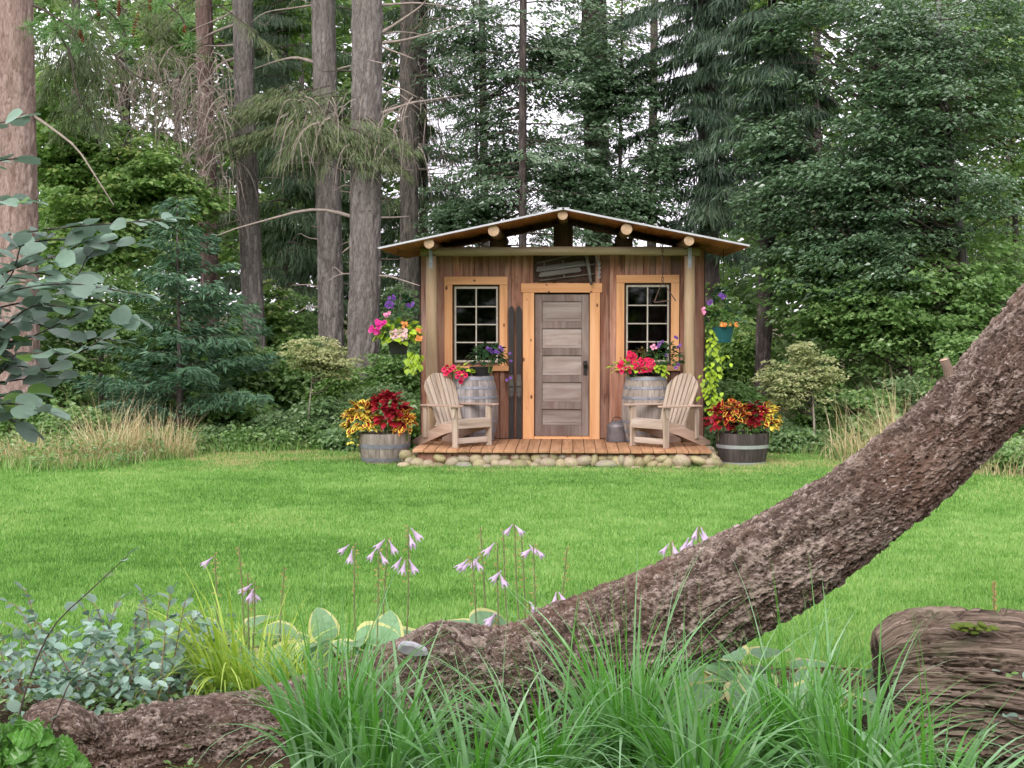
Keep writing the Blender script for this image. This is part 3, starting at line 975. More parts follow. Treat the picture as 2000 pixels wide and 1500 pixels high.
full = lambda t: 0.265 + 0.065 * (1 - (2 * t - 1) ** 2)
HO6 = [(0.005, 0.05), (0.15, 0.185), (0.3, 0.335), (0.66, 0.695), (0.81, 0.845), (0.945, 0.99)]
bl = P(925, 700, 20.98)
barrel('wine_barrel', (bl.x, 20.98, FZ), 'grey wine barrel under the left window behind the chair', 'barrel', 0.9, full, HO6, M_stave_grey, M_hoop_old, open_top=False, group='upright wine barrels on the porch')
br = P(1262, 700, 20.98)
barrel('wine_barrel', (br.x, 20.98, FZ), 'grey wine barrel under the right window, red petunias on top', 'barrel', 0.9, full, HO6, M_stave_tan, M_hoop_old, open_top=False, group='upright wine barrels on the porch')
half = lambda t: 0.29 + 0.058 * math.sin(t * 1.57)
hl = G(745, 908)
barrel('half_barrel_planter', (hl.x, hl.y + 0.33, 0.0), 'grey half barrel planter on the lawn left of the porch', 'planter', 0.40, half, [(0.09, 0.2), (0.52, 0.66)], M_stave_tan, M_hoop_old, group='half barrel planters either side of the shed')
hr = G(1455, 911)
barrel('half_barrel_planter', (hr.x, hr.y + 0.33, 0.0), 'near black half barrel planter with bright hoop right of the porch', 'planter', 0.42, half, [(0.02, 0.1), (0.53, 0.64)], M_stave_dark, M_hoop_new, group='half barrel planters either side of the shed')

# galvanised can by the door
cq = P(1205, 862, 21.0)
M_can = plain('dull pail metal', (0.2, 0.18, 0.19), 0.55, 0.45, nz=0.5, nscale=9)
can = thing('metal_can', (cq.x, 21.0, FZ), 'dull galvanised pail with sloping lid beside the door', 'pail')
MB().lathe([(0, 0), (0.15, 0), (0.152, 0.01), (0.135, 0.2), (0.137, 0.215)], 28).build('body', M_can, can, smooth=True)
MB().lathe([(0.139, 0.205), (0.137, 0.22), (0.09, 0.27), (0.07, 0.275), (0.07, 0.285), (0.0, 0.287)], 28).build('lid', M_can, can, smooth=True)
MB().tube(smooth_path([(-0.07, 0, 0.27), (-0.05, 0, 0.32), (0, 0, 0.335), (0.05, 0, 0.32), (0.07, 0, 0.27)], 12), 0.006, 6).build('handle', M_iron, can, smooth=True)

# old skis leaning on the wall left of the door
M_ski = plain('old black ski', (0.022, 0.016, 0.016), 0.55, nz=0.4, nscale=8)
M_lea = plain('ski binding metal', (0.13, 0.115, 0.105), 0.5, 0.5, nz=0.4)
for k, px_ in enumerate((998.5, 1013)):
    q = P(px_, 860, 21.3)
    ski = thing('ski', (q.x, 21.34, FZ), ('left' if k == 0 else 'right') + ' one of the two dark old skis upright beside the door', 'ski', 'pair of old skis beside the door')
    Hh = 1.86
    ws = [(0, 0.038), (0.2, 0.036), (0.9, 0.033), (1.4, 0.036), (1.7, 0.04), (1.78, 0.038), (1.83, 0.026), (1.86, 0.0)]
    poly = [(-a, z) for z, a in ws] + [(a, z) for z, a in reversed(ws[:-1])]
    MB().prism(poly, 1, -0.009, 0.009).build('ski_blade', M_ski, ski, bevel=0.002)
    bd = MB().box((0, -0.018, 0.82), (0.06, 0.02, 0.16)).box((-0.036, -0.028, 0.78), (0.006, 0.04, 0.1)).box((0.036, -0.028, 0.78), (0.006, 0.04, 0.1))
    bd.tube([(0, -0.02, 0.9), (0, -0.028, 0.98)], 0.006, 6).tube(smooth_path([(-0.034, -0.04, 0.74), (-0.03, -0.05, 0.62), (0, -0.05, 0.585), (0.03, -0.05, 0.62), (0.034, -0.04, 0.74)], 12), 0.005, 6)
    bd.build('binding', M_lea, ski)
    MB().box((0, -0.013, 0.66), (0.055, 0.012, 0.12)).build('heel_plate', M_lea, ski)

# old sled hung above the door
q = P(1102, 524, 21.33)
SLD = thing('old_sled', (q.x, 21.345, q.z), 'old weathered grey wooden sled hung slanting above the door', 'sled')
bk = MB().box((0, 0.014, -0.002), (0.86, 0.012, 0.36)).build('backing_board', M_dark, SLD)
sl_r = R(-7.5)
for zz, x0_, x1_, th in ((0.03, -0.4, 0.3, 0.075), (-0.055, -0.36, 0.24, 0.07)):
    w2 = (x1_ - x0_) / 2
    MB().prism([(-w2, -th / 2 + 0.01), (-w2 + 0.04, -th / 2), (w2 - 0.03, -th / 2), (w2, -th / 4), (w2 - 0.02, th / 2), (-w2 + 0.03, th / 2)], 1, -0.012, 0.012).build('sled_slat', M_oldgrey, SLD, ((x0_ + x1_) / 2, -0.022, zz + 0.0), rot=(0, sl_r, 0), bevel=0.003)
for zz, x0_, x1_ in ((0.12, -0.38, 0.08), (-0.125, -0.34, 0.42)):
    MB().tube([(x0_, -0.02, zz - 0.045), ((x0_ + x1_) / 2, -0.022, zz), (x1_, -0.02, zz + 0.05)], 0.009, 8).build('runner', M_oldgrey, SLD)
for xx in (-0.28, -0.02): MB().tube([(xx, -0.008, 0.11), (xx + 0.02, -0.01, -0.12)], 0.012, 6).build('strut', M_oldgrey, SLD)
MB().tube(smooth_path([(0.3, -0.06, 0.2), (0.33, -0.07, 0.05), (0.355, -0.07, -0.1), (0.375, -0.075, -0.23)], 8), [0.026, 0.024, 0.024, 0.022, 0.022, 0.02, 0.02, 0.016], 8).build('steering_bar', M_oldgrey, SLD, smooth=True)
MB().tube([(0.2, -0.045, 0.03), (0.45, -0.045, 0.06)], 0.012, 6).build('cross_bar', M_oldgrey, SLD)


def chain(parent, a, b, mat, n=None, r=0.014, nm='chain_link'):
    a, b = Vector(a), Vector(b)
    L = (b - a).length
    n = n or max(3, int(L / (r * 2.6)))
    for q in range(n):
        c = a + (b - a) * ((q + 0.5) / n)
        ang = np.linspace(0, 2 * np.pi, 9)[:-1]
        pts = [(r * 0.75 * math.cos(t), 0, (L / n * 0.62) * math.sin(t)) for t in ang]
        pts.append(pts[0])
        o = MB().tube(pts, r * 0.3, 5, cap=False).build(nm, mat, parent, tuple(c))
        o.rotation_euler = (0, 0, 0 if q % 2 else 1.57)


q = P(1163, 500, 21.3)
ch = thing('hanging_chain', (q.x, 21.28, q.z), 'short pale chain hanging beside the sled above the door', 'chain')
chain(ch, (0, 0, 0), (0.055, 0, -0.12), M_zinc, 4, 0.022)
chain(ch, (0.055, 0, -0.12), (0.05, 0, -0.3), M_zinc, 6, 0.022)

# triangle dinner bell
q = P(1294, 480, 20.93)
tri = thing('dinner_triangle', (q.x, 20.93, q.z), 'rusty iron dinner triangle hanging on a chain before the right window', 'bell')
z2 = P(1294, 549, 20.93).z - q.z
chain(tri, (0, -0.02, 0.02), (0, -0.02, z2), M_rust, None, 0.018)
MB().tube([(0.18, -0.03, z2 - 0.27), (0.0, -0.02, z2), (-0.11, -0.03, z2 - 0.285), (-0.1, -0.03, z2 - 0.29), (0.11, -0.03, z2 - 0.26)], 0.009, 7).build('triangle_rod', M_rust, tri, smooth=False)

# ------------------------------------------------------------------ leaves, flowers
def leaf_mesh(name, L, W, mats, nseg=4, fold=0.12, droop=0.15, edge=None, shape='ovate', wave=0.0):
    """one leaf lying along +X, upper side +Z. edge: width share of a rim in material 1"""
    ts = np.linspace(0, 1, nseg + 1)
    if shape == 'ovate': wf = np.sin(np.pi * ts ** 0.75) ** 0.9
    elif shape == 'round': wf = np.sqrt(np.clip(1 - (2 * ts - 1) ** 2, 0, 1))
    elif shape == 'heart': wf = np.clip(np.sin(np.pi * ts ** 0.68), 0, 1) ** 0.55
    else: wf = np.sin(np.pi * ts) ** 1.2
    vs, fs, mi = [], [], []
    cols = (-1, -(1 - edge), 0, (1 - edge), 1) if edge else (-1, 0, 1)
    k = len(cols)
    for i, t_ in enumerate(ts):
        for c_ in cols:
            hw = W / 2 * wf[i]
            y_ = c_ * hw
            z_ = abs(c_) * hw * fold * 2 - droop * L * t_ ** 2 + wave * W * math.sin(t_ * 17 + c_ * 2) * abs(c_)
            vs.append((L * t_, y_, z_))
    for i in range(nseg):
        for j in range(k - 1):
            fs.append((i * k + j, (i + 1) * k + j, (i + 1) * k + j + 1, i * k + j + 1))
            mi.append(1 if edge and (j in (0, k - 2) or i == nseg - 1 and edge > 0.2) else 0)
    me = bpy.data.meshes.new(name)
    me.from_pydata(vs, [], fs)
    for m_ in (mats if isinstance(mats, (list, tuple)) else [mats]): me.materials.append(m_)
    me.polygons.foreach_set('material_index', mi)
    me.polygons.foreach_set('use_smooth', [True] * len(fs))
    me.update()
    return me


def orient(loc, d, up=(0, 0, 1), s=1.0, roll=0.0):
    """matrix that lays a +X/+Z mesh along d"""
    d = Vector(d).normalized()
    u = Vector(up)
    y = u.cross(d)
    if y.length < 1e-3: y = Vector((0, 1, 0))
    y.normalize()
    z = d.cross(y)
    M = Matrix((d, y, z)).transposed().to_4x4()
    return Matrix.Translation(loc) @ M @ Matrix.Rotation(roll, 4, 'X') @ Matrix.Scale(s, 4)


def solidleaf(name, col, trans=0.3, rough=0.45, spec=0.4, vary=0.35, vein=None):
    m, n, l, p = newmat(name)
    oi = n.new('ShaderNodeObjectInfo')
    tc = n.new('ShaderNodeTexCoord')
    nz = noise_n(n, l, tc.outputs['Object'], 25, 3)
    hv = n.new('ShaderNodeHueSaturation')
    mr = n.new('ShaderNodeMapRange')
    mr.inputs['To Min'].default_value = 1 - vary
    mr.inputs['To Max'].default_value = 1 + vary
    l.new(oi.outputs['Random'], mr.inputs['Value'])
    l.new(mr.outputs[0], hv.inputs['Value'])
    c0 = ramp(n, l, nz, [(0.3, tuple(x * 0.75 for x in col)), (0.7, col)])
    if vein:
        wv = n.new('ShaderNodeTexWave')
        wv.bands_direction = 'X'
        wv.inputs['Scale'].default_value = vein
        wv.inputs['Distortion'].default_value = 1.0
        l.new(tc.outputs['Object'], wv.inputs['Vector'])
        c0 = mixc(n, l, ramp(n, l, wv.outputs['Fac'], [(0.8, (0, 0, 0)), (1.0, (0.15,) * 3)]), c0, tuple(min(1, x * 1.5 + 0.03) for x in col))
    l.new(c0, hv.inputs['Color'])
    l.new(hv.outputs[0], p.inputs['Base Color'])
    p.inputs['Roughness'].default_value = rough
    p.inputs['Specular IOR Level'].default_value = spec
    tr = n.new('ShaderNodeBsdfTranslucent')
    l.new(hv.outputs[0], tr.inputs['Color'])
    ms = n.new('ShaderNodeMixShader')
    ms.inputs[0].default_value = trans
    l.new(p.outputs[0], ms.inputs[1])
    l.new(tr.outputs[0], ms.inputs[2])
    l.new(ms.outputs[0], n['Material Output'].inputs['Surface'])
    return m


C_yel = solidleaf('coleus yellow', (0.85, 0.7, 0.1))
C_cen = solidleaf('coleus maroon centre', (0.28, 0.012, 0.012))
C_red = solidleaf('coleus crimson', (0.36, 0.012, 0.025))
C_red2 = solidleaf('coleus dark crimson', (0.2, 0.008, 0.018))
C_ora = solidleaf('coleus orange rim', (0.8, 0.34, 0.06))
C_lime = solidleaf('lime leaf', (0.42, 0.6, 0.05))
C_grn = solidleaf('bedding leaf', (0.09, 0.22, 0.04))
C_dkg = solidleaf('dark potted leaf', (0.03, 0.085, 0.03), spec=0.6)
stem_g = plain('green stem', (0.14, 0.22, 0.06), 0.6, nz=0.3)
L_cy = leaf_mesh('leaf', 0.105, 0.07, [C_cen, C_yel], 6, 0.1, 0.25, 0.46)
L_co = leaf_mesh('leaf', 0.11, 0.07, [C_cen, C_ora], 6, 0.1, 0.25, 0.36)
L_cp = leaf_mesh('leaf', 0.085, 0.055, [C_yel], 4, 0.1, 0.25)
L_cr = leaf_mesh('leaf', 0.12, 0.075, [C_red], 5, 0.14, 0.3, wave=0.06)
L_cr2 = leaf_mesh('leaf', 0.12, 0.075, [C_red2, C_red], 5, 0.14, 0.3, 0.3, wave=0.06)
L_bg = leaf_mesh('leaf', 0.06, 0.035, [C_grn], 4)
L_dk = leaf_mesh('leaf', 0.1, 0.065, [C_dkg], 4)
L_li = leaf_mesh('leaf', 0.12, 0.09, [C_lime], 4, shape='heart')


def mound(parent, c, rad, n, meshes, size=1.0, down=0.15, zmin=-0.3):
    """leaves standing out from an ellipsoid, pieces overlapping like shingles"""
    c = Vector(c)
    for k in range(n):
        u = rng.normal(size=3)
        u /= np.linalg.norm(u)
        if u[2] < zmin: u[2] = -u[2]
        if u[1] > 0.35: u[1] = -u[1]
        rr = rng.uniform(0.72, 1.0)
        pos = c + Vector((u[0] * rad[0], u[1] * rad[1], u[2] * rad[2])) * rr
        d = Vector((u[0], u[1], u[2] * 0.5 - down)) + Vector(rng.normal(0, 0.3, 3))
        inst('leaf', random.choice(meshes), parent, M=orient(pos, d, up=(u[0] * 0.6, u[1] * 0.6, 0.4 + abs(u[2])), s=size * rng.uniform(0.7, 1.15), roll=rng.normal(0, 0.25)))
    st = MB()
    for k in range(9):
        a = rng.uniform(0, 6.28)
        st.tube([(c.x + 0.05 * math.cos(a), c.y + 0.05 * math.sin(a), c.z - rad[2]), (c.x + rad[0] * 0.5 * math.cos(a), c.y + rad[1] * 0.5 * math.sin(a), c.z + rad[2] * 0.5)], [0.007, 0.003], 5, cap=False)
    st.build('stems', stem_g, parent)


HT = 0.36


def coleus(name, base, label, c, rad, n, meshes, **kw):
    t_ = thing(name, base, label, 'plant', 'coleus plants in the half barrels')
    mound(t_, c, rad, n, meshes, **kw)
    return t_


L0 = Vector((hl.x, hl.y + 0.33, HT))
k_ = 20.4 / F
coleus('coleus_plant', L0, 'yellow coleus with red leaf centres at the left of the grey half barrel', (-0.27, -0.1, 0.17), (0.24, 0.2, 0.28), 210, [L_cy, L_cy, L_cp], down=0.3, size=1.1)
coleus('coleus_plant', L0, 'tall deep crimson coleus in the middle of the grey half barrel', (0.04, -0.03, 0.26), (0.27, 0.24, 0.31), 210, [L_cr, L_cr, L_cr2])
coleus('coleus_plant', L0, 'small yellow and orange coleus at the right of the grey half barrel', (0.28, -0.12, 0.14), (0.13, 0.15, 0.2), 80, [L_cy, L_co], down=0.2, size=1.1)
R0 = Vector((hr.x, hr.y + 0.33, HT + 0.02))
coleus('coleus_plant', R0, 'dark red coleus at the left edge of the black half barrel', (-0.3, -0.08, 0.17), (0.16, 0.2, 0.24), 80, [L_cr2, L_cr], down=0.3)
coleus('coleus_plant', R0, 'orange rimmed coleus in the left middle of the black half barrel', (-0.13, -0.12, 0.26), (0.21, 0.18, 0.19), 95, [L_co, L_co, L_cy])
coleus('coleus_plant', R0, 'crimson coleus in the right middle of the black half barrel', (0.17, -0.05, 0.2), (0.17, 0.2, 0.24), 95, [L_cr, L_cr2])
coleus('coleus_plant', R0, 'golden yellow coleus at the right edge of the black half barrel', (0.32, -0.06, 0.17), (0.15, 0.18, 0.27), 90, [L_cp, L_cp, L_cy], down=0.35)
t_ = thing('trailing_plant', R0, 'small green filler plant at the front of the black half barrel', 'plant')
mound(t_, (0.0, -0.22, 0.08), (0.2, 0.1, 0.12), 90, [L_bg], 0.8)
t_ = thing('trailing_plant', L0, 'pale yellow daisies trailing over the left of the grey half barrel', 'plant')
mound(t_, (-0.38, -0.12, -0.06), (0.1, 0.1, 0.14), 60, [L_bg, L_cp], 0.6)


def petal_flower(name, r, cup, mo, mc, lobes=5):
    n_ = lobes * 4
    vs = [(0, 0, -cup * r)]
    for i in range(n_):
        a = 2 * math.pi * i / n_
        vs.append((0.35 * r * math.cos(a), 0.35 * r * math.sin(a), -cup * r * 0.35))
    for i in range(n_):
        a = 2 * math.pi * i / n_
        rr = r * (0.86 + 0.14 * abs(math.cos(lobes * a / 2)))
        vs.append((rr * math.cos(a), rr * math.sin(a), 0.06 * r * math.cos(lobes * a)))
    fs = [(0, 1 + i, 1 + (i + 1) % n_) for i in range(n_)]
    mi = [1] * n_
    fs += [(1 + i, 1 + n_ + i, 1 + n_ + (i + 1) % n_, 1 + (i + 1) % n_) for i in range(n_)]
    mi += [0] * n_
    me = bpy.data.meshes.new(name)
    me.from_pydata(vs, [], fs)
    me.materials.append(mo)
    me.materials.append(mc)
    me.polygons.foreach_set('material_index', mi)
    me.update()
    return me


F_red = solidleaf('petunia red', (0.75, 0.02, 0.1), 0.25, vary=0.4)
F_mag = solidleaf('flower magenta', (0.72, 0.03, 0.3), 0.25, vary=0.2)
F_dkr = solidleaf('petunia throat', (0.22, 0.0, 0.05))
F_pur = solidleaf('flower purple', (0.17, 0.07, 0.38), 0.25, vary=0.3)
F_pale = solidleaf('flower pale pink', (0.85, 0.55, 0.58), 0.25, vary=0.12)
F_pink = solidleaf('flower pink', (0.85, 0.3, 0.5), 0.25, vary=0.12)
F_or = solidleaf('flower orange', (0.8, 0.28, 0.06), 0.25, vary=0.2)
F_wh = solidleaf('flower yellow eye', (0.7, 0.6, 0.2))
PT_red = petal_flower('flower', 0.034, 0.5, F_red, F_dkr)
PT_mag = petal_flower('flower', 0.032, 0.4, F_mag, F_dkr)
PT_pur = petal_flower('flower', 0.027, 0.3, F_pur, F_dkr)
PT_pale = petal_flower('flower', 0.032, 0.3, F_pale, F_wh)
PT_pink = petal_flower('flower', 0.024, 0.3, F_pink, F_pale)
PT_or = petal_flower('flower', 0.024, 0.4, F_or, F_wh)


def flower_at(parent, base, px, py, Y, me, s=1.0):
    q = P(px, py, Y) - Vector(base)
    d = Vector((rng.normal(0, 0.35), -1, rng.normal(0.25, 0.3))).normalized()
    rot = Vector((0, 0, 1)).rotation_difference(d).to_matrix().to_4x4()
    inst('flower', me, parent, M=Matrix.Translation(q) @ rot @ Matrix.Rotation(rng.uniform(0, 6), 4, 'Z') @ Matrix.Scale(s * rng.uniform(0.85, 1.15), 4))


def scatter(n, cx, cy, rx, ry):
    a = rng.uniform(0, 6.28, n)
    r_ = np.sqrt(rng.uniform(0, 1, n))
    return [(cx + rx * r_[i] * math.cos(a[i]), cy + ry * r_[i] * math.sin(a[i])) for i in range(n)]


M_pot = plain('black plastic pot', (0.02, 0.02, 0.022), 0.5)
M_teal = plain('teal pot', (0.01, 0.085, 0.095), 0.5, nz=0.2)


def potted(name, base, label, cat='plant', pot=True, potr=0.13, poth=0.13, mat=None, group=None):
    t_ = thing(name, base, label, cat, group)
    if pot:
        MB().lathe([(0, 0), (potr * 0.75, 0), (potr, poth), (potr * 1.06, poth), (potr * 1.06, poth + 0.012), (potr * 0.92, poth + 0.012), (potr * 0.9, poth - 0.02), (0, poth - 0.02)], 24).build('pot', mat or M_pot, t_, smooth=False)
    return t_


BT = FZ + 0.9
b1 = Vector((bl.x - 0.1, 20.86, BT - 0.01))
t_ = potted('potted_petunia', b1, 'red petunias spilling off the left barrel', potr=0.09, poth=0.1)
mound(t_, (-0.1, -0.08, 0.06), (0.2, 0.12, 0.1), 70, [L_bg, L_bg, L_li], 0.7)
for a, b in [(867, 722), (873, 716), (874, 727), (880, 722), (890, 725), (893, 735), (898, 729), (902, 740), (905, 728), (909, 733), (885, 717), (900, 746), (870, 730)]:
    flower_at(t_, b1, a, b, 20.66, PT_red)
b2 = Vector((bl.x + 0.1, 20.98, BT - 0.01))
t_ = potted('potted_plant', b2, 'dark leaved plant with purple flowers in a black pot on the left barrel', potr=0.15, poth=0.12)
mound(t_, (0.1, -0.05, 0.25), (0.26, 0.2, 0.2), 190, [L_dk, L_dk, L_bg], 0.9, down=0.35)
for a, b in scatter(8, 965, 681, 22, 9) + [(998, 705), (990, 742), (997, 738), (996, 690), (952, 680)]:
    flower_at(t_, b2, a, b, 20.74, PT_pur, 0.9)
b3 = Vector((br.x - 0.14, 20.86, BT - 0.01))
t_ = potted('potted_petunia', b3, 'big cluster of red petunias on the right barrel', potr=0.12, poth=0.1)
mound(t_, (-0.05, -0.06, 0.12), (0.3, 0.14, 0.13), 110, [L_bg, L_bg, L_li], 0.7)
for a, b in scatter(24, 1225, 706, 20, 18) + scatter(26, 1258, 713, 20, 15) + [(1214, 726), (1230, 726), (1210, 716)]:
    flower_at(t_, b3, a, b, 20.68, PT_red)
b4 = Vector((br.x + 0.14, 20.98, BT - 0.01))
t_ = potted('potted_plant', b4, 'dark leaved plant with purple flowers on the right barrel', potr=0.14, poth=0.12)
mound(t_, (0.08, -0.05, 0.22), (0.24, 0.18, 0.24), 170, [L_dk, L_dk, L_bg], 0.9)
for a, b in [(1288, 671), (1294, 667), (1319, 658), (1324, 678), (1328, 674), (1322, 660), (1301, 694), (1286, 676), (1325, 712), (1320, 718)]:
    flower_at(t_, b4, a, b, 20.76, PT_pur, 0.95)
for a, b in [(1272, 677), (1277, 674), (1281, 679), (1275, 681)]: flower_at(t_, b4, a, b, 20.74, PT_pink, 0.9)
for k in range(14):
    q = P(1284 + rng.uniform(-8, 14), 722 + rng.uniform(-10, 12), 20.7) - b4
    inst('leaf', L_li, t_, M=orient(q, (rng.normal(0, 1), -0.8, -0.5), s=0.8))
b5 = Vector((br.x - 0.02, 21.1, BT - 0.01))
t_ = potted('potted_plant', b5, 'bronze leaved plant between the petunias and the pane on the right barrel', potr=0.1, poth=0.1)
mound(t_, (-0.05, -0.02, 0.27), (0.16, 0.1, 0.11), 80, [leaf_mesh('leaf', 0.05, 0.03, [solidleaf('bronze leaf', (0.22, 0.16, 0.05))], 4)], 1.0)


# hanging baskets under the eaves
def basket(px, py, Y, label, pr=0.15, ph=0.16, mat=None):
    q = P(px, py, Y)
    t_ = thing('hanging_basket', q, label, 'hanging basket', 'hanging flower baskets under the eaves')
    MB().lathe([(0, -ph), (pr * 0.7, -ph), (pr, 0), (pr * 1.05, 0.01), (pr * 0.93, 0.01), (pr * 0.85, -0.03), (0, -0.03)], 24).build('pot', mat or M_pot, t_, smooth=False)
    top = 2.86 - q.z
    for k in range(3):
        a = k * 2.09 + 0.3
        MB().tube([(pr * math.cos(a), pr * math.sin(a), 0), (0, 0, min(0.55, top))], 0.003, 5).build('hanger_wire', M_iron, t_)
    if top > 0.55: MB().tube([(0, 0, 0.55), (0, 0, top)], 0.004, 5).build('hook', M_iron, t_)
    return t_, q


hb, q = basket(778, 668, 20.55, 'hanging basket of pink, white and orange flowers left of the shed', mat=M_pot)
mound(hb, (0, -0.02, 0.08), (0.3, 0.26, 0.22), 230, [L_bg, L_bg, L_li], 1.0, 0.3)
mound(hb, (0.03, 0.0, 0.42), (0.2, 0.16, 0.2), 110, [L_dk, L_bg], 0.9)
for a, b in scatter(13, 733, 643, 12, 7) + scatter(9, 744, 629, 9, 6): flower_at(hb, q, a, b, 20.3, PT_mag)
for a, b in scatter(8, 757, 615, 8, 5): flower_at(hb, q, a, b, 20.3, PT_pink)
for a, b in scatter(7, 771, 650, 8, 5) + scatter(9, 779, 658, 13, 8) + scatter(6, 787, 650, 9, 7): flower_at(hb, q, a, b, 20.26, PT_pale)
for a, b in scatter(10, 762, 596, 8, 8) + scatter(4, 766, 582, 6, 5) + scatter(6, 802, 594, 6, 4): flower_at(hb, q, a, b, 20.4, PT_pur)
for a, b in scatter(6, 789, 634, 7, 5) + scatter(5, 819, 645, 5, 5) + scatter(7, 820, 662, 7, 6): flower_at(hb, q, a, b, 20.3, PT_or)
for k in range(34):
    qq = P(808 + rng.uniform(-16, 14), 700 + rng.uniform(-14, 24), 20.45) - q
    inst('leaf', L_li, hb, M=orient(qq, (rng.normal(0.2, 0.6), -0.5, -1), s=0.75))
hb2, q = basket(1412, 640, 21.0, 'hanging teal pot with lime vine trailing right of the shed', 0.15, 0.2, M_teal)
mound(hb2, (0, -0.02, 0.12), (0.26, 0.2, 0.14), 110, [L_bg, L_dk], 0.9)
mound(hb2, (-0.02, 0, 0.4), (0.12, 0.1, 0.16), 60, [L_dk], 0.7)
for a, b in scatter(9, 1411, 578, 7, 8) + scatter(4, 1384, 590, 6, 5): flower_at(hb2, q, a, b, 20.8, PT_pur)
for a, b in scatter(7, 1372, 608, 5, 9): flower_at(hb2, q, a, b, 20.75, PT_pink, 0.9)
for a, b in scatter(8, 1416, 632, 12, 4) + scatter(3, 1438, 634, 4, 4): flower_at(hb2, q, a, b, 20.78, PT_or)
for k in range(110):
    tt = rng.random()
    qq = P(1396 - 4 * tt + rng.normal(0, 11 * (1 - 0.4 * abs(tt - 0.5))), 640 + 165 * tt, 20.95) - q
    inst('leaf', L_li, hb2, M=orient(qq, (rng.normal(0, 0.7), -0.7, -0.8), s=rng.uniform(0.55, 0.85)))
for k in range(3):
    MB().tube(smooth_path([(-0.08, -0.05, 0.0), P(1398 + 4 * k, 680, 20.97) - q, P(1393 + 3 * k, 740, 20.97) - q, P(1390 + 6 * k, 800, 20.97) - q], 10), 0.004, 5).build('vine_stem', stem_g, hb2)

# ------------------------------------------------------------------ trees
def bark_tube(pts, radii, rows, n, amp, fa, fs, seed=0, lump=0.06, extra=None, flaky=False):
    """trunk surface with real plates and furrows; returns V, F, tc"""
    path = smooth_path(pts, rows)
    rad = np.interp(np.linspace(0, 1, rows), np.linspace(0, 1, len(radii)), radii)
    p, t, nn, b = frames(path)
    s = np.concatenate([[0], np.cumsum(np.linalg.norm(np.diff(p, axis=0), axis=1))])
    a = np.arange(n) * 2 * np.pi / n
    ca, sa = np.cos(a), np.sin(a)
    S_ = np.repeat(s, n)
    rr = np.repeat(rad, n)
    CA, SA = np.tile(ca, rows), np.tile(sa, rows)
    tc = np.stack([CA * rr, SA * rr, S_], 1)
    wrp = np.stack([vnoise(tc * 6, seed + 50), vnoise(tc * 6 + 9, seed + 51), vnoise(tc * 6 + 19, seed + 52)], 1) - 0.5
    q = tc * np.array([fa, fa, fs]) + wrp * 0.9
    f1, f2, cid = worley(q, seed)
    plate = np.clip((f2 - f1) * 2.6, 0, 1) ** 0.7
    d = amp * (plate * (0.55 + 0.75 * cid) - 0.6)
    if flaky:   # thin overlapping scales with sharp broken edges
        q = q + (np.stack([vnoise(tc * 45, seed + 60), vnoise(tc * 45 + 9, seed + 61), vnoise(tc * 45 + 19, seed + 62)], 1) - 0.5) * 1.1
        f1, f2, cid = worley(q, seed)
        plate = np.clip((f2 - f1) * 7, 0, 1)
        g1, g2, c2 = worley(q * np.array([2.3, 2.3, 1.9]) + 5.5, seed + 20)
        p2 = np.clip((g2 - g1) * 6, 0, 1)
        big = fbm(tc * np.array([9, 9, 5]), 3, seed + 70)
        rid = np.abs(fbm(tc * np.array([13, 13, 2.2]) + wrp * 0.6, 3, seed + 75) - 0.5) * 2
        d = amp * (0.35 * plate + 0.8 * (cid - 0.5) + 0.3 * p2 + 0.6 * (c2 - 0.5) + 0.7 * (big - 0.5) + 1.1 * np.clip(rid * 2.2, 0, 1) - 1.0)
        plate = plate * (0.35 + 0.65 * p2)
        cid = np.clip(0.55 * cid + 0.45 * c2, 0, 1)
    d += amp * 0.7 * (fbm(tc * np.array([fa * 2.5, fa * 2.5, fs * 2.5]), 3, seed + 5) - 0.5)
    d += lump * rr * (fbm(tc * np.array([3, 3, 1.2]), 2, seed + 8) - 0.5) * 2
    if extra is not None: d += extra(S_, CA, SA, rr)
    R_ = rr + d
    V = np.repeat(p, n, 0) + R_[:, None] * (CA[:, None] * np.repeat(nn, n, 0) + SA[:, None] * np.repeat(b, n, 0))
    i = np.arange(n)
    j = np.arange(rows - 1)
    A = (j[:, None] * n + i[None]).ravel()
    B = (j[:, None] * n + ((i + 1) % n)[None]).ravel()
    bark_tube.pts = {'cell': cid, 'plate': plate}
    return V, np.stack([A, B, B + n, A + n], 1), tc


def leafquads(C, D, N, L, W, droop=0.15):
    """one four-cornered leaf each: base C, direction D, upper side N"""
    D = D / (np.linalg.norm(D, axis=1)[:, None] + 1e-9)
    S_ = np.cross(D, N)
    S_ /= np.linalg.norm(S_, axis=1)[:, None] + 1e-9
    N2 = np.cross(S_, D)
    L = np.asarray(L)[:, None] * np.ones((len(C), 1)) if np.ndim(L) else np.full((len(C), 1), L)
    W = np.asarray(W)[:, None] * np.ones((len(C), 1)) if np.ndim(W) else np.full((len(C), 1), W)
    V = np.stack([C, C + D * L * 0.42 + S_ * W / 2 + N2 * W * 0.12, C + D * L - N2 * L * droop, C + D * L * 0.42 - S_ * W / 2 + N2 * W * 0.12], 1).reshape(-1, 3)
    return V, np.arange(4 * len(C)).reshape(-1, 4)


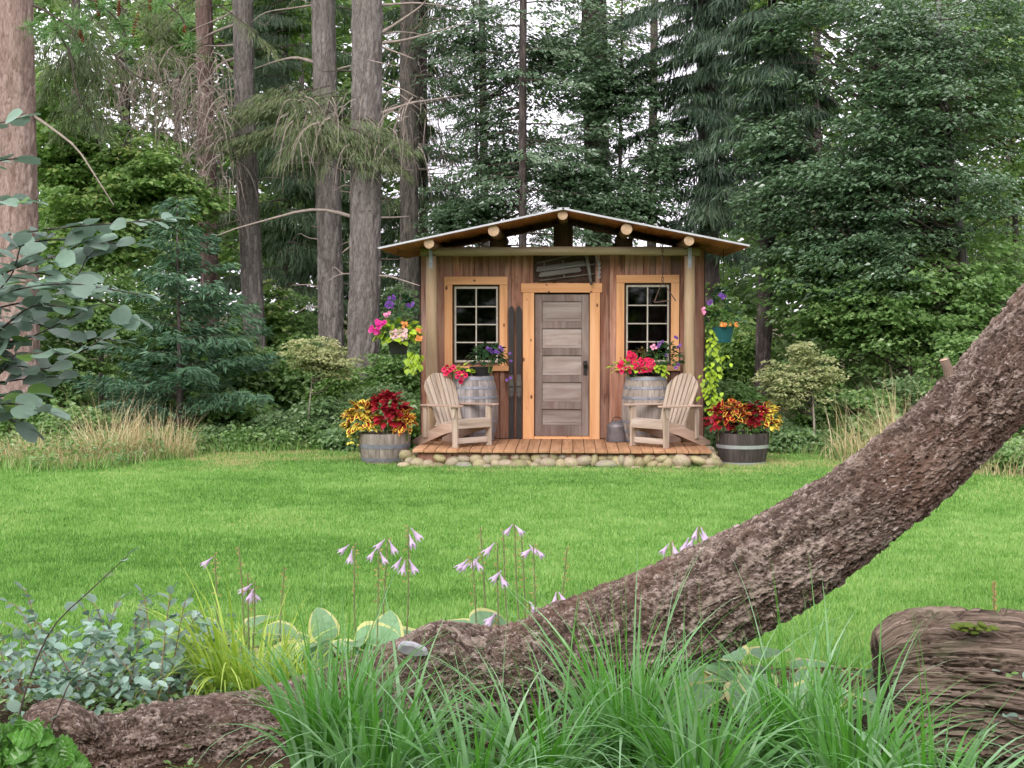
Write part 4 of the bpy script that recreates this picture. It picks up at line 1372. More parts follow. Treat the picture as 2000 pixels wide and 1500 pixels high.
def leafhex(C, D, N, L, W, droop=0.15):
    """rounder leaf of two folded halves"""
    D = D / (np.linalg.norm(D, axis=1)[:, None] + 1e-9)
    S_ = np.cross(D, N)
    S_ /= np.linalg.norm(S_, axis=1)[:, None] + 1e-9
    N2 = np.cross(S_, D)
    L, W = L[:, None], W[:, None]
    pt = lambda a, b, c: C + D * L * a + S_ * W * b + N2 * (W * c - L * droop * a * a)
    V = np.stack([pt(0, 0, 0), pt(0.22, 0.42, 0.1), pt(0.66, 0.45, 0.1), pt(1, 0, 0), pt(0.66, -0.45, 0.1), pt(0.22, -0.42, 0.1)], 1).reshape(-1, 3)
    b = np.arange(len(C))[:, None] * 6
    return V, np.concatenate([b + np.array([[0, 1, 2, 3]]), b + np.array([[0, 3, 4, 5]])])


def sprays(cen, dirs, k, r, leafL, leafW, flat=0.1, upj=0.45, spread=1.0, tone=None, hexa=False):
    """flat twigs of leaves: k leaves about each centre"""
    m_ = len(cen)
    c = np.repeat(cen, k, 0)
    d = np.repeat(dirs, k, 0)
    n_ = len(c)
    s_ = np.cross(d, np.array([0, 0, 1.0]))
    s_ /= np.linalg.norm(s_, axis=1)[:, None] + 1e-9
    u = rng.uniform(-0.6, 1.0, n_)
    v = rng.normal(0, 0.45, n_) * (1.1 - np.abs(u) * 0.6) * spread
    pos = c + d * (u * r)[:, None] + s_ * (v * r)[:, None]
    pos[:, 2] += -0.22 * r * (u * u + 0.5 * v * v) + rng.normal(0, flat * r, n_)
    ang = rng.normal(0, 0.8, n_) + np.sign(v) * 0.5
    D = d * np.cos(ang)[:, None] + s_ * np.sin(ang)[:, None]
    D[:, 2] -= rng.uniform(0.0, 0.45, n_)
    N = rng.normal(0, upj, (n_, 3))
    N[:, 2] += 1
    sz = rng.uniform(0.7, 1.25, n_)
    if hexa:
        V, Fc = leafhex(pos, D, N, leafL * sz, leafW * sz)
        return V, Fc, np.tile(np.clip(0.5 + rng.normal(0, 0.2, n_), 0, 1), 2)
    V, Fc = leafquads(pos, D, N, leafL * sz, leafW * sz)
    tn = np.repeat(rng.normal(0, 0.1, m_), k) if tone is None else np.repeat(tone, k)
    return V, Fc, np.clip(0.5 + tn + rng.normal(0, 0.17, n_), 0, 1)


def ellipsoid_pts(n, c, r, shell=0.55, seed=1, gap=0.0, gs=0.9):
    u = rng.normal(size=(n * 3, 3))
    u /= np.linalg.norm(u, axis=1)[:, None]
    rr = rng.uniform(shell, 1, n * 3)
    q = np.asarray(c) + u * rr[:, None] * np.asarray(r)
    if gap: q = q[fbm(q * gs + seed * 3.7, 2, seed) > gap]
    return q[:n]


def outward(q, c):
    d = q - np.asarray(c)
    d[:, 2] = 0
    d /= np.linalg.norm(d, axis=1)[:, None] + 1e-6
    d += rng.normal(0, 0.35, d.shape) * np.array([1, 1, 0])
    return d / (np.linalg.norm(d, axis=1)[:, None] + 1e-6)


def twig_paths(rng_, a, b, k=6, wob=0.08, sag=0.1):
    a, b = np.asarray(a, float), np.asarray(b, float)
    t_ = np.linspace(0, 1, k)[:, None]
    L = np.linalg.norm(b - a)
    q = a + (b - a) * t_
    q[1:-1] += rng_.normal(0, wob * L, (k - 2, 3)) * np.array([1, 1, 0.7])
    q[:, 2] -= sag * L * (t_[:, 0] ** 2 - t_[:, 0]) * -1
    return q


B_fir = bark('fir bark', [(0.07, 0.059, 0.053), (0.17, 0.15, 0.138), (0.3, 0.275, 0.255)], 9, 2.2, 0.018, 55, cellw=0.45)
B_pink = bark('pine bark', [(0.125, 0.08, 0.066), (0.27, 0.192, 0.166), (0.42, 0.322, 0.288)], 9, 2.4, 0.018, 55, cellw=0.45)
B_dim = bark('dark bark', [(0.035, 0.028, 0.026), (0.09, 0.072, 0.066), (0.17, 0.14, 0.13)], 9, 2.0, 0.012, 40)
B_twig = plain('dead twig', (0.34, 0.28, 0.24), 0.85, nz=0.4, nscale=12)
B_twigd = plain('brown twig', (0.075, 0.055, 0.045), 0.85, nz=0.4, nscale=12)

LM_fir = leafmat('fir needles', [(0.0, (0.07, 0.11, 0.05)), (0.5, (0.15, 0.2, 0.095)), (1.0, (0.27, 0.3, 0.16))], 0.5, 0.35, 0.4)
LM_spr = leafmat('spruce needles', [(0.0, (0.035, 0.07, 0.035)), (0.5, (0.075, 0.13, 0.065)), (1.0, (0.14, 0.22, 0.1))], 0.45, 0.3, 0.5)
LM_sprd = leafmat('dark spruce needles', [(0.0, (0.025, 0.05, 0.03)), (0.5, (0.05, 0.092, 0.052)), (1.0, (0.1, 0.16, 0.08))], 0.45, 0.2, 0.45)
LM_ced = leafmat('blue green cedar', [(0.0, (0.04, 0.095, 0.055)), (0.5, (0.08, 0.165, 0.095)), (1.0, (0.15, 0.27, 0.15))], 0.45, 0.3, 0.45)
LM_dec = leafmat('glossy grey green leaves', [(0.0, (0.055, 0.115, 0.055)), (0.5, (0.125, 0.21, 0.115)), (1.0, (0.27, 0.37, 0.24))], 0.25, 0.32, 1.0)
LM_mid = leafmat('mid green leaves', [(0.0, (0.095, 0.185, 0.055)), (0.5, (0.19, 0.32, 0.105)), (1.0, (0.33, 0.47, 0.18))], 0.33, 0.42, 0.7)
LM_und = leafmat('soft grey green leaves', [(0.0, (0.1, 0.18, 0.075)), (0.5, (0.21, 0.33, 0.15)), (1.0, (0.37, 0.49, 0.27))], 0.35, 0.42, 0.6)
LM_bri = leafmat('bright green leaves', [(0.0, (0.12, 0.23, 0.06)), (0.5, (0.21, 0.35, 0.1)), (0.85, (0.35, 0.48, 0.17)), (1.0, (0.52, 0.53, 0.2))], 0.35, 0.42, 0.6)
LM_var = leafmat('cream variegated leaves', [(0.0, (0.14, 0.2, 0.07)), (0.35, (0.3, 0.35, 0.15)), (1.0, (0.66, 0.63, 0.36))], 0.5, 0.3, 0.4)
LM_far = leafmat('far woodland leaves', [(0.0, (0.08, 0.14, 0.05)), (0.5, (0.16, 0.26, 0.095)), (1.0, (0.32, 0.43, 0.17))], 0.4, 0.45, 0.4, 0.3, 0.35)
LM_dead = leafmat('dead fir twigs', [(0.0, (0.08, 0.06, 0.045)), (1.0, (0.24, 0.2, 0.145))], 0.8, 0.1, 0.1)
LM_straw = leafmat('dry straw', [(0.0, (0.4, 0.3, 0.15)), (0.5, (0.62, 0.5, 0.3)), (1.0, (0.78, 0.67, 0.46))], 0.7, 0.25, 0.15)


def tree_root(name, base, label, cat='tree', group=None):
    return thing(name, base, label, cat, group)


def add_trunk(t, pts, radii, mat, rows=150, n=40, amp=0.014, seed=0, fa=9, fs=2.4, nm='trunk', flare=0.25):
    base = t.location
    def ex(S_, CA, SA, rr):
        return rr * flare * np.exp(-S_ / 0.35) * (0.7 + 0.5 * np.cos(5 * np.arctan2(SA, CA) + seed))
    V, Fc, tc = bark_tube([Vector(q) - base for q in pts], radii, rows, n, amp, fa, fs, seed, extra=ex)
    return inst(nm, np_mesh(nm, V, Fc, mat, smooth=True, vec=tc, pts=bark_tube.pts), t)


def add_branch(t, pts, r0, r1=0.006, mat=None, k=10, nm='branch', sides=7):
    base = t.location
    q = smooth_path([Vector(a) - base for a in pts], k)
    V, Fc = tube_np(q, np.linspace(r0, r1, k) * (1 + 0.12 * np.sin(np.arange(k) * 2.1)), sides)
    return inst(nm, np_mesh(nm, V, Fc, mat or B_twig, smooth=True), t)


def add_leaves(t, VFr, mat, nm='crown'):
    V, Fc, r_ = VFr
    return inst(nm, np_mesh(nm, V - np.array(t.location[:]), Fc, mat, r_), t)


def cat3(*ls):
    V, Fc = merge([(a, b) for a, b, c in ls])
    return V, Fc, np.concatenate([c for a, b, c in ls])


def needle_branch(a, b, n, L, W, hang=0.6, side=0.9, sag=0.15, width=0.35, tone=0.0):
    """needle tufts along a bough from a to b, hanging in a curtain"""
    t_ = rng.random(n) ** 0.7
    a, b = np.asarray(a, float), np.asarray(b, float)
    d = b - a
    Ln = np.linalg.norm(d)
    d = d / Ln
    s_ = np.cross(d, [0, 0, 1.0])
    s_ /= np.linalg.norm(s_) + 1e-6
    C = a + np.outer(t_ * Ln, d)
    off = rng.normal(0, 1, n) * width * (0.35 + 0.65 * np.sin(np.pi * t_ ** 0.8))
    C = C + np.outer(off, s_)
    C[:, 2] += -sag * Ln * t_ ** 2 - 0.25 * np.abs(off) + rng.normal(0, 0.03, n)
    D = d[None] * rng.uniform(0.1, 0.9, n)[:, None] + s_[None] * (np.sign(off) * rng.uniform(0, side, n))[:, None]
    D[:, 2] -= rng.uniform(0.2, 1.0, n) * hang * 1.5
    N = rng.normal(0, 0.6, (n, 3))
    N[:, 2] += 0.7
    sz = rng.uniform(0.6, 1.3, n)
    V, Fc = leafquads(C, D, N, L * sz, W * sz, 0.1)
    return V, Fc, np.clip(0.5 + tone + rng.normal(0, 0.2, n), 0, 1)


def conifer_crown(x, y, z0, z1, len0, len1, nb, per, L, W, hang=0.6, sag=0.18, width=0.3, az=None, up=0.0, jit=(0.65, 1.15)):
    out, br_ = [], []
    for k in range(nb):
        t_ = (k + rng.random()) / nb
        z = z0 + (z1 - z0) * t_
        ln = (len0 + (len1 - len0) * t_) * rng.uniform(*jit)
        a_ = rng.uniform(0, 2 * np.pi) if az is None else rng.uniform(*az)
        A = np.array([x, y, z])
        B = A + np.array([math.cos(a_) * ln, math.sin(a_) * ln, up * ln])
        out.append(needle_branch(A + (B - A) * 0.12, B, int(per * ln), L, W, hang, 0.9, sag, width, rng.normal(0, 0.1)))
        br_.append((A, B, ln))
    return cat3(*out), br_


def bough_mesh(br_, base, sag, r=0.02):
    ps = []
    for A, B, ln in br_:
        t_ = np.linspace(0, 1, 6)
        q = A + np.outer(t_, B - A)
        q[:, 2] -= sag * ln * t_ ** 2
        ps.append(tube_np(q - np.array(base[:]), np.linspace(r * (0.6 + 0.3 * ln), 0.004, 6), 5))
    return merge(ps)


def px_line(pts, Y, dy=0.0):
    return [P(a, b, Y + dy * i) for i, (a, b) in enumerate(pts)]


# ---- the tall bare trunks, left to right -------------------------------------------------
def trunk_tree(name, label, xy, Y, diam_px, mat, seed, top_extra=14.0, amp=0.022, group='tall conifer trunks behind the lawn', rows=210):
    """xy: picture points of the trunk's centre line from ground to the top of the frame"""
    pts = [P(a, b, Y) for a, b in xy]
    base = Vector((pts[0].x, Y, -0.05))
    t = tree_root(name, base, label, 'tree', group)
    d = (pts[-1] - pts[-2]).normalized()
    top = pts[-1] + d * (top_extra - pts[-1].z) if pts[-1].z < top_extra else pts[-1]
    r_ = diam_px * Y / F / 2
    full_ = [base] + pts[1:] + [top]
    add_trunk(t, full_, [r_ * 1.12] + [r_ * (1.05 - 0.1 * i / len(pts)) for i in range(1, len(pts))] + [r_ * 0.55], mat, rows if Y < 28 else 120, 72 if Y < 28 else 48, amp, seed, 17, 3.6)
    # crown high above the frame
    cr, brs = conifer_crown(top.x, top.y, 9.0, top.z + 1.0, 2.2, 0.7, 16, 45, 0.34, 0.09, 0.5, 0.15, 0.4)
    add_leaves(t, cr, LM_fir)
    V, Fc = bough_mesh(brs, base, 0.15)
    tag(inst('upper_boughs', np_mesh('upper_boughs', V, Fc, B_twigd), t), kind='stuff')
    return t


T1 = trunk_tree('pine_tree', 'thick pinkish pine trunk at the left edge of the lawn', [(38, 875), (38, 700), (37, 500), (33, 250), (28, 0)], 22.8, 74, B_pink, 1)
T2 = trunk_tree('fir_tree', 'slim dark reddish trunk between the pine and the first grey trunk', [(412, 850), (410, 600), (406, 400), (402, 200), (398, 0)], 30.0, 34, bark('dull red bark', [(0.06, 0.04, 0.036), (0.16, 0.105, 0.092), (0.27, 0.2, 0.18)], 9, 2.2, 0.012, 40), 2)
T3 = trunk_tree('fir_tree', 'slender grey trunk, first of the three grey trunks left of the shed', [(506, 860), (500, 700), (489, 500), (479, 250), (474, 0)], 27.5, 41, B_fir, 3)
T4 = trunk_tree('fir_tree', 'grey trunk in the middle of the three left of the shed', [(650, 860), (648, 690), (644, 500), (637, 250), (631, 0)], 27.0, 48, B_fir, 4)
T5 = trunk_tree('fir_tree', 'thickest grey trunk, nearest to the shed roof', [(704, 865), (707, 740), (712, 550), (716, 250), (717, 0)], 25.2, 60, B_fir, 5, amp=0.024)
T6 = trunk_tree('fir_tree', 'dim grey trunk rising behind the left end of the roof', [(800, 860), (800, 480), (799, 250), (800, 0)], 30.0, 36, bark('mossy grey bark', [(0.06, 0.053, 0.045), (0.15, 0.135, 0.115), (0.26, 0.235, 0.2)], 9, 2.2, 0.012, 40), 6)
T7 = trunk_tree('fir_tree', 'broad dark trunk rising behind the roof ridge', [(1172, 860), (1168, 400), (1163, 200), (1160, 0)], 31.0, 50, B_dim, 7, amp=0.018)
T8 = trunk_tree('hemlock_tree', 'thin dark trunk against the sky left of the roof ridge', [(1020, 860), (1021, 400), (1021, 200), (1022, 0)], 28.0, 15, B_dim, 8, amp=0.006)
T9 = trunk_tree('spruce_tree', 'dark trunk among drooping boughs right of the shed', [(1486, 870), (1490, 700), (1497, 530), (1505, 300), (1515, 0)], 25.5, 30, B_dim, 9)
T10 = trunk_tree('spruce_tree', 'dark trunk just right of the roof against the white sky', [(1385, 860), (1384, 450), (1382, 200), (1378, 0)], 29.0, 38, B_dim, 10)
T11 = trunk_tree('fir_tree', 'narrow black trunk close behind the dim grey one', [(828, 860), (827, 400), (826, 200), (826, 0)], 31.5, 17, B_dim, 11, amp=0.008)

# named branches on the grey trunks (picture lines, taken to their tree's distance)
for t, Y, lines in ((T5, 25.2, [([(692, 425), (640, 411), (590, 412), (520, 430), (450, 450), (392, 474)], 0.055, -0.1), ([(742, 66), (780, 42), (822, 12), (840, -12)], 0.05, -0.1), ([(742, 84), (790, 78), (850, 62), (920, 42)], 0.045, 0.1),
                               ([(742, 222), (800, 202), (836, 196), (905, 185)], 0.05, 0.05), ([(742, 90), (790, 108), (808, 115)], 0.03, 0.0), ([(716, 140), (712, 118), (730, 120), (780, 130)], 0.03, -0.15), ([(742, 160), (780, 172), (815, 190)], 0.025, 0.0),
                               ([(742, 334), (800, 332), (808, 334)], 0.03, 0.0), ([(725, 372), (735, 385), (740, 388)], 0.03, -0.1), ([(688, 340), (650, 325), (600, 316), (565, 320)], 0.03, -0.1), ([(700, 480), (684, 482), (668, 494)], 0.035, -0.1),
                               ([(690, 535), (665, 536), (640, 548)], 0.03, -0.1), ([(722, 538), (760, 540), (800, 552), (826, 560)], 0.035, -0.1), ([(727, 430), (716, 412), (728, 410)], 0.035, -0.15), ([(700, 590), (688, 584), (680, 592)], 0.03, -0.1),
                               ([(744, 425), (780, 424), (800, 422)], 0.028, 0.0), ([(705, 625), (708, 640), (706, 645)], 0.022, -0.15), ([(742, 10), (820, 6), (900, 16)], 0.04, 0.15)]),
                    (T4, 27.0, [([(614, 122), (580, 113), (545, 118), (497, 134)], 0.06, 0.0), ([(612, 10), (570, 16), (520, 24), (490, 44)], 0.03, 0.0), ([(622, 560), (600, 556), (570, 557)], 0.025, 0), ([(622, 600), (600, 600), (585, 608)], 0.025, 0), ([(655, 250), (672, 255), (700, 258)], 0.03, 0.1), ([(622, 445), (610, 442), (606, 440)], 0.03, -0.1)]),
                    (T3, 27.5, [([(460, 20), (430, 36), (400, 48), (360, 66)], 0.045, 0.05), ([(460, 48), (420, 62), (385, 80), (330, 92)], 0.045, 0.05), ([(458, 88), (425, 90), (380, 88)], 0.04, 0.05), ([(458, 265), (430, 274), (398, 282)], 0.03, 0.0), ([(458, 115), (430, 125), (404, 160), (380, 166), (320, 155), (270, 122)], 0.045, -0.1), ([(497, 420), (460, 432), (380, 452)], 0.03, -0.1)]),
                    (T6, 30.0, [([(812, 95), (830, 60), (850, 30)], 0.03, 0), ([(808, 40), (860, 36), (905, 52)], 0.03, 0), ([(812, 150), (840, 146), (880, 170)], 0.03, 0), ([(812, 205), (850, 198), (930, 180)], 0.035, 0), ([(812, 330), (850, 330), (880, 318)], 0.03, 0), ([(808, 280), (850, 285), (900, 296)], 0.03, 0)]),
                    (T1, 22.8, [([(62, 224), (100, 250), (150, 290), (190, 350), (222, 400)], 0.04, -0.05), ([(20, 100), (0, 98), (-30, 104)], 0.03, -0.2)])):
    for pts, r_, dy in lines:
        add_branch(t, px_line(pts, Y, dy), r_ * 0.62, 0.006)
# random dead stubs and whips
for t, Y, xs0, w_ in ((T3, 27.5, 487, 20), (T4, 27.0, 640, 23), (T5, 25.2, 714, 29), (T6, 30, 800, 18), (T2, 30, 405, 17), (T7, 31, 1165, 24), (T9, 25.5, 1500, 14)):
    for k in range(11):
        s_ = random.choice((-1, 1))
        y_ = random.uniform(-20, 560)
        ln = random.uniform(20, 110)
        a = (xs0 + s_ * w_ * 0.8, y_)
        add_branch(t, px_line([a, (a[0] + s_ * ln * 0.4, y_ + random.uniform(-10, 6)), (a[0] + s_ * ln * 0.75, y_ + random.uniform(-14, 16)), (a[0] + s_ * ln, y_ + random.uniform(-10, 34))], Y, random.uniform(-0.2, 0.2)), random.uniform(0.008, 0.018), 0.003, random.choice((B_twig, B_twigd)), 8, sides=5)


# hanging whips of dead twigs
def dead_twigs(t, boxes, n, Y, spread=0.6, nm='dead_twigs', mat=None):
    ps = []
    base = np.array(t.location[:])
    for (x0, y0, x1, y1) in boxes:
        for k in range(n):
            a = P(random.uniform(x0, x1), random.uniform(y0, y1), Y + random.uniform(-spread, spread))
            ln = random.uniform(0.25, 0.9)
            dx = random.choice((-1, 1)) * random.uniform(0.05, 0.55)
            q = np.array([a, a + Vector((dx * ln * 0.5, random.uniform(-.1, .1), -0.12 * ln)), a + Vector((dx * ln * 0.9, random.uniform(-.15, .15), -0.5 * ln)), a + Vector((dx * ln * 1.1, random.uniform(-.2, .2), -ln))]) - base
            ps.append(tube_np(smooth_path(q, 6), np.linspace(random.uniform(0.006, 0.014), 0.003, 6), 3))
    V, Fc = merge(ps)
    return tag(inst(nm, np_mesh(nm, V, Fc, mat or B_twig), t), kind='stuff')


dead_twigs(T3, [(190, 90, 440, 300)], 420, 26.3)
dead_twigs(T3, [(330, 150, 460, 420)], 200, 26.3)
dead_twigs(T5, [(560, 180, 840, 300)], 110, 24.8)
dead_twigs(T6, [(760, 0, 1000, 330)], 150, 29.5)


# soft olive fir boughs hanging in front of the trunks
def boughs(t, segs, per, L, W, mat, nm, sag=0.12, width=0.3, hang=0.5, tone=0.0):
    out, br_ = [], []
    for (a, b, Y, dY) in segs:
        A, B = P(*a, Y), P(*b, Y + dY)
        ln = (B - A).length
        out.append(needle_branch(A, B, int(per * ln), L, W, hang, 0.9, sag, width, tone))
        br_.append((np.array(A), np.array(B), ln))
    add_leaves(t, cat3(*out), mat, nm)
    V, Fc = bough_mesh(br_, t.location, sag, 0.012)
    tag(inst('bough', np_mesh('bough', V, Fc, B_twigd), t), kind='stuff')


seg = []
for k in range(20):
    x_, y_ = random.uniform(480, 640), random.uniform(150, 250)
    seg.append(((x_ + 60, y_), (x_ - random.uniform(40, 160), y_ + random.uniform(-10, 60)), 26.4, random.uniform(-0.6, 0.3)))
for k in range(16):
    x_, y_ = random.uniform(610, 720), random.uniform(215, 270)
    seg.append(((x_, y_), (x_ + random.uniform(50, 130), y_ + random.uniform(0, 60)), 24.7, random.uniform(-0.4, 0.2)))
for k in range(12):
    x_, y_ = random.uniform(590, 660), random.uniform(180, 240)
    seg.append(((x_, y_), (x_ - random.uniform(-60, 110), y_ + random.uniform(30, 100)), 25.0, random.uniform(-0.4, 0.2)))
boughs(T5, seg, 420, 0.12, 0.011, LM_fir, 'fir_boughs', 0.2, 0.24, 0.6, 0.1)
seg = []
for k in range(26):
    x_, y_ = random.uniform(60, 460), random.uniform(-30, 190)
    s_ = random.choice((-1, 1))
    seg.append(((x_, y_), (x_ + s_ * random.uniform(50, 150), y_ + random.uniform(0, 70)), 26.6, random.uniform(-0.5, 0.4)))
boughs(T3, seg, 260, 0.14, 0.011, LM_fir, 'fir_boughs', 0.2, 0.25, 0.8, 0.15)
seg = []
for k in range(24):
    x_, y_ = random.uniform(110, 190), random.uniform(20, 190)
    seg.append(((x_, y_), (x_ + random.uniform(-70, 60), y_ + random.uniform(10, 80)), 24.5, random.uniform(-0.5, 0.4)))
boughs(T1, seg, 300, 0.17, 0.014, LM_fir, 'pine_boughs', 0.25, 0.22, 1.0, -0.1)

# long needled pine sprigs with brown cones, top left
LM_pine = leafmat('pine needles', [(0.0, (0.07, 0.16, 0.06)), (1.0, (0.2, 0.36, 0.12))], 0.45, 0.25, 0.35)
M_cone = plain('rusty pine catkin', (0.28, 0.1, 0.05), 0.8, nz=0.5, nscale=40)
pl_, cn = [], []
for (a, b, r_) in [(112, 62, 34), (146, 34, 32), (165, 48, 28), (240, 47, 32), (232, 52, 26), (248, 84, 26), (358, 40, 30), (372, 84, 26), (85, 62, 34), (60, 54, 26), (152, 92, 24), (310, 10, 26), (200, 10, 26)]:
    c = P(a, b, 21.6 + random.uniform(-0.2, 0.2))
    n_ = 110
    D = rng.normal(size=(n_, 3))
    D[:, 2] += 0.1
    D /= np.linalg.norm(D, axis=1)[:, None]
    C = np.array(c)[None] + D * 0.01 + rng.normal(0, 0.025, (n_, 3))
    V, Fc = leafquads(C, D, rng.normal(size=(n_, 3)), r_ * 21.6 / F * rng.uniform(0.7, 1.1, n_), np.full(n_, 0.011), 0.1)
    pl_.append((V, Fc, rng.uniform(0.1, 0.9, n_)))
add_leaves(T1, cat3(*pl_), LM_pine, 'needle_sprigs')
for (a, b, h_) in [(190, 14, 32), (232, 16, 28), (264, 48, 48), (246, 82, 20), (361, 62, 24), (159, 70, 22), (293, 8, 20), (108, 56, 12)]:
    c = P(a, b, 21.6)
    hh = h_ * 21.6 / F / 2
    mb = MB()
    for k in range(9):
        z = -hh + 2 * hh * k / 8
        mb.lathe([(0.0, z + 0.012), (0.035 * (1 - 0.5 * abs(k - 4) / 4) + 0.008, z), (0.012, z - 0.014)], 7)
    o = mb.build('cone', M_cone, T1)
    o.location = c - T1.location
    o.rotation_euler = (random.uniform(-.3, .3), random.uniform(-.3, .3), random.uniform(0, 6))
for pts in ([(64, 10), (90, 22), (130, 48), (160, 72)], [(150, -10), (190, 6), (230, 40), (246, 70)], [(300, -20), (330, 10), (358, 40), (366, 76)], [(225, 105), (232, 120), (270, 150), (330, 163)], [(110, 60), (135, 100), (146, 160), (158, 210)]):
    add_branch(T1, px_line(pts, 21.7), 0.02, 0.008, B_twigd)

# ---- leafy trees ------------------------------------------------------------------------
def leafy(name, label, base_px, Y, trunk_pts, tw_px, blobs, nsp, k, r, lL, lW, mat, bmat=None, gap=0.0, shell=0.45, group=None, flat=0.1, cat='tree', limbs=14, nm='crown', upj=0.45, spread=1.0):
    """blobs: (px, py, radius px x, radius px y, depth offset, depth radius m, share)"""
    b = P(base_px[0], base_px[1], Y)
    base = Vector((b.x, Y, -0.03))
    t = tree_root(name, base, label, cat, group)
    axis = [P(a, c, Y) for a, c in trunk_pts]
    r_ = tw_px * Y / F / 2
    if tw_px:
        add_trunk(t, [base] + axis, [r_ * 1.1] + [r_ * (1 - 0.75 * (i + 1) / len(axis)) for i in range(len(axis))], bmat or B_dim, 70, 20, 0.005, int(Y * 7), 14, 4, flare=0.1)
    outs, lim = [], []
    for (px, py, rx, ry, dy, rd, share) in blobs:
        c = np.array(P(px, py, Y + dy))
        s_ = (Y + dy) / F
        q = ellipsoid_pts(int(nsp * share), c, (rx * s_, rd, ry * s_), shell, int(px) % 97, gap)
        tone = np.clip(0.28 * (q[:, 2] - c[2]) / (ry * s_) * 0.5, -0.2, 0.2) * 0 + rng.normal(0, 0.1, len(q))
        outs.append(sprays(q, outward(q, (axis[0].x if tw_px else c[0], c[1] + 0.4, 0)), k, r, lL, lW, flat, upj, spread, tone))
        for i in range(min(limbs, len(q))):
            z_ = min(max(q[i][2] - 0.5 * abs(q[i][0] - base.x), 0.3), q[i][2])
            zz = [a.z for a in axis] or [1]
            ax = np.interp(z_, zz, [a.x for a in axis]) if tw_px else base.x
            lim.append((np.array([ax, Y, z_ if tw_px else 0.0]), q[i], np.linalg.norm(q[i] - np.array([ax, Y, z_]))))
    add_leaves(t, cat3(*outs), mat, nm)
    if lim:
        ps = []
        for A, B, ln in lim:
            qd = twig_paths(rng, A, B, 6, 0.05, 0.08) - np.array(base[:])
            ps.append(tube_np(qd, np.linspace(0.008 + 0.006 * ln, 0.003, 6), 5))
        V, Fc = merge(ps)
        tag(inst('limbs', np_mesh('limbs', V, Fc, B_twigd), t), kind='stuff')
    return t


# far woodland that closes the view, thin where the white sky shows
cs, Ls = [], []
def far_patch(x0, x1, y0, y1, Y, n, gap, seed):
    px = rng.uniform(x0, x1, n * 3)
    py = rng.uniform(y0, y1, n * 3)
    Yd = Y + rng.uniform(-2.5, 2.5, n * 3)
    q = np.array([P(a, b, c) for a, b, c in zip(px, py, Yd)])
    f = fbm(q * 0.55 + seed, 3, seed)
    return q[f > gap][:n]


for (x0, x1, y0, y1, Y, n, gap, k, lL, lW) in [(-250, 800, -60, 520, 40, 1400, 0.44, 21, 0.28, 0.165), (-250, 800, 380, 860, 36, 800, 0.3, 26, 0.24, 0.14), (800, 1450, -40, 560, 44, 200, 0.56, 16, 0.2, 0.1), (800, 1500, 520, 860, 38, 420, 0.3, 26, 0.24, 0.14),
                                               (1430, 2300, -60, 520, 40, 1300, 0.42, 20, 0.28, 0.165), (1400, 2300, 420, 860, 36, 800, 0.3, 26, 0.24, 0.14)]:
    q = far_patch(x0, x1, y0, y1, Y, n, gap, int(Y * 3 + x0) % 89)
    d = rng.normal(size=q.shape)
    d[:, 2] = 0
    d /= np.linalg.norm(d, axis=1)[:, None]
    cs.append(sprays(q, d, k, 0.75, lL, lW, 0.2, 0.6))
V, Fc, r_ = cat3(*cs)
tag(inst('far_woodland', np_mesh('far_woodland', V, Fc, LM_far, r_)), 'far green woodland closing the view behind the trees', 'woodland', kind='stuff')
# far trunks inside it, each its own tree
for k, (px, Y, w_, lab) in enumerate([(150, 36, 22, 'far dim trunk in the woods just right of the pine'), (255, 38, 24, 'far dim trunk among the dead fir twigs at upper left'), (345, 37, 16, 'thin far trunk left of the dark reddish trunk'), (548, 38, 20, 'far dim trunk seen between the first and second grey trunks'), (590, 36, 14, 'thin far trunk close to the left of the middle grey trunk'),
                                      (950, 40, 18, 'far trunk against the sky halfway along the left roof slope'), (1270, 38, 20, 'far trunk in the dark boughs above the right roof slope'), 
                                      (1600, 36, 18, 'far dim trunk deep in the leaves right of the shed'), (1740, 38, 20, 'far dim trunk in the middle of the right hand leaves'), (1960, 36, 20, 'far dim trunk at the right edge of the woods')]):
    b = P(px, 700, Y)
    t = tree_root('far_tree', Vector((b.x, Y, 0)), lab, 'tree', 'far trunks in the woods')
    lean = random.uniform(-0.25, 0.25)
    r_ = w_ * Y / F / 2
    add_trunk(t, [Vector((b.x, Y, 0)), Vector((b.x + lean * 0.3, Y, 5)), Vector((b.x + lean, Y, 13))], [r_ * 1.1, r_ * 0.9, r_ * 0.6], B_dim, 50, 16, 0.008, k, 8, 2)
    cr, brs = conifer_crown(b.x + lean, Y, 4.5, 13.5, 1.6, 0.6, 20, 30 if not 820 < px < 1400 else 9, 0.3, 0.05, 0.7, 0.18, 0.3)
    add_leaves(t, cr, LM_spr)

# drooping dark spruce boughs right of the ridge
for t, Y, x_, nb, z0, z1, ln in ((T10, 29.0, 1381, 60, 3.9, 9.4, 1.55), (T9, 25.5, 1505, 34, 4.6, 8.6, 1.15)):
    b = P(x_, 300, Y)
    cr, brs = conifer_crown(b.x, Y, z0, z1, ln * 1.0, ln * 1.15, nb, 430, 0.2, 0.02, 1.7, 0.3, 0.24, jit=(0.35, 1.15))
    c2, b2 = conifer_crown(b.x, Y, z0 - 0.8, z1, ln * 0.7, ln * 0.7, nb // 2, 430, 0.2, 0.02, 1.7, 0.3, 0.26, az=(-2.4, -0.7))
    cr, brs = cat3(cr, c2), brs + b2
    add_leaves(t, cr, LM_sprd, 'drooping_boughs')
    V, Fc = bough_mesh(brs, t.location, 0.3, 0.018)
    tag(inst('bough', np_mesh('bough', V, Fc, B_twigd), t), kind='stuff')
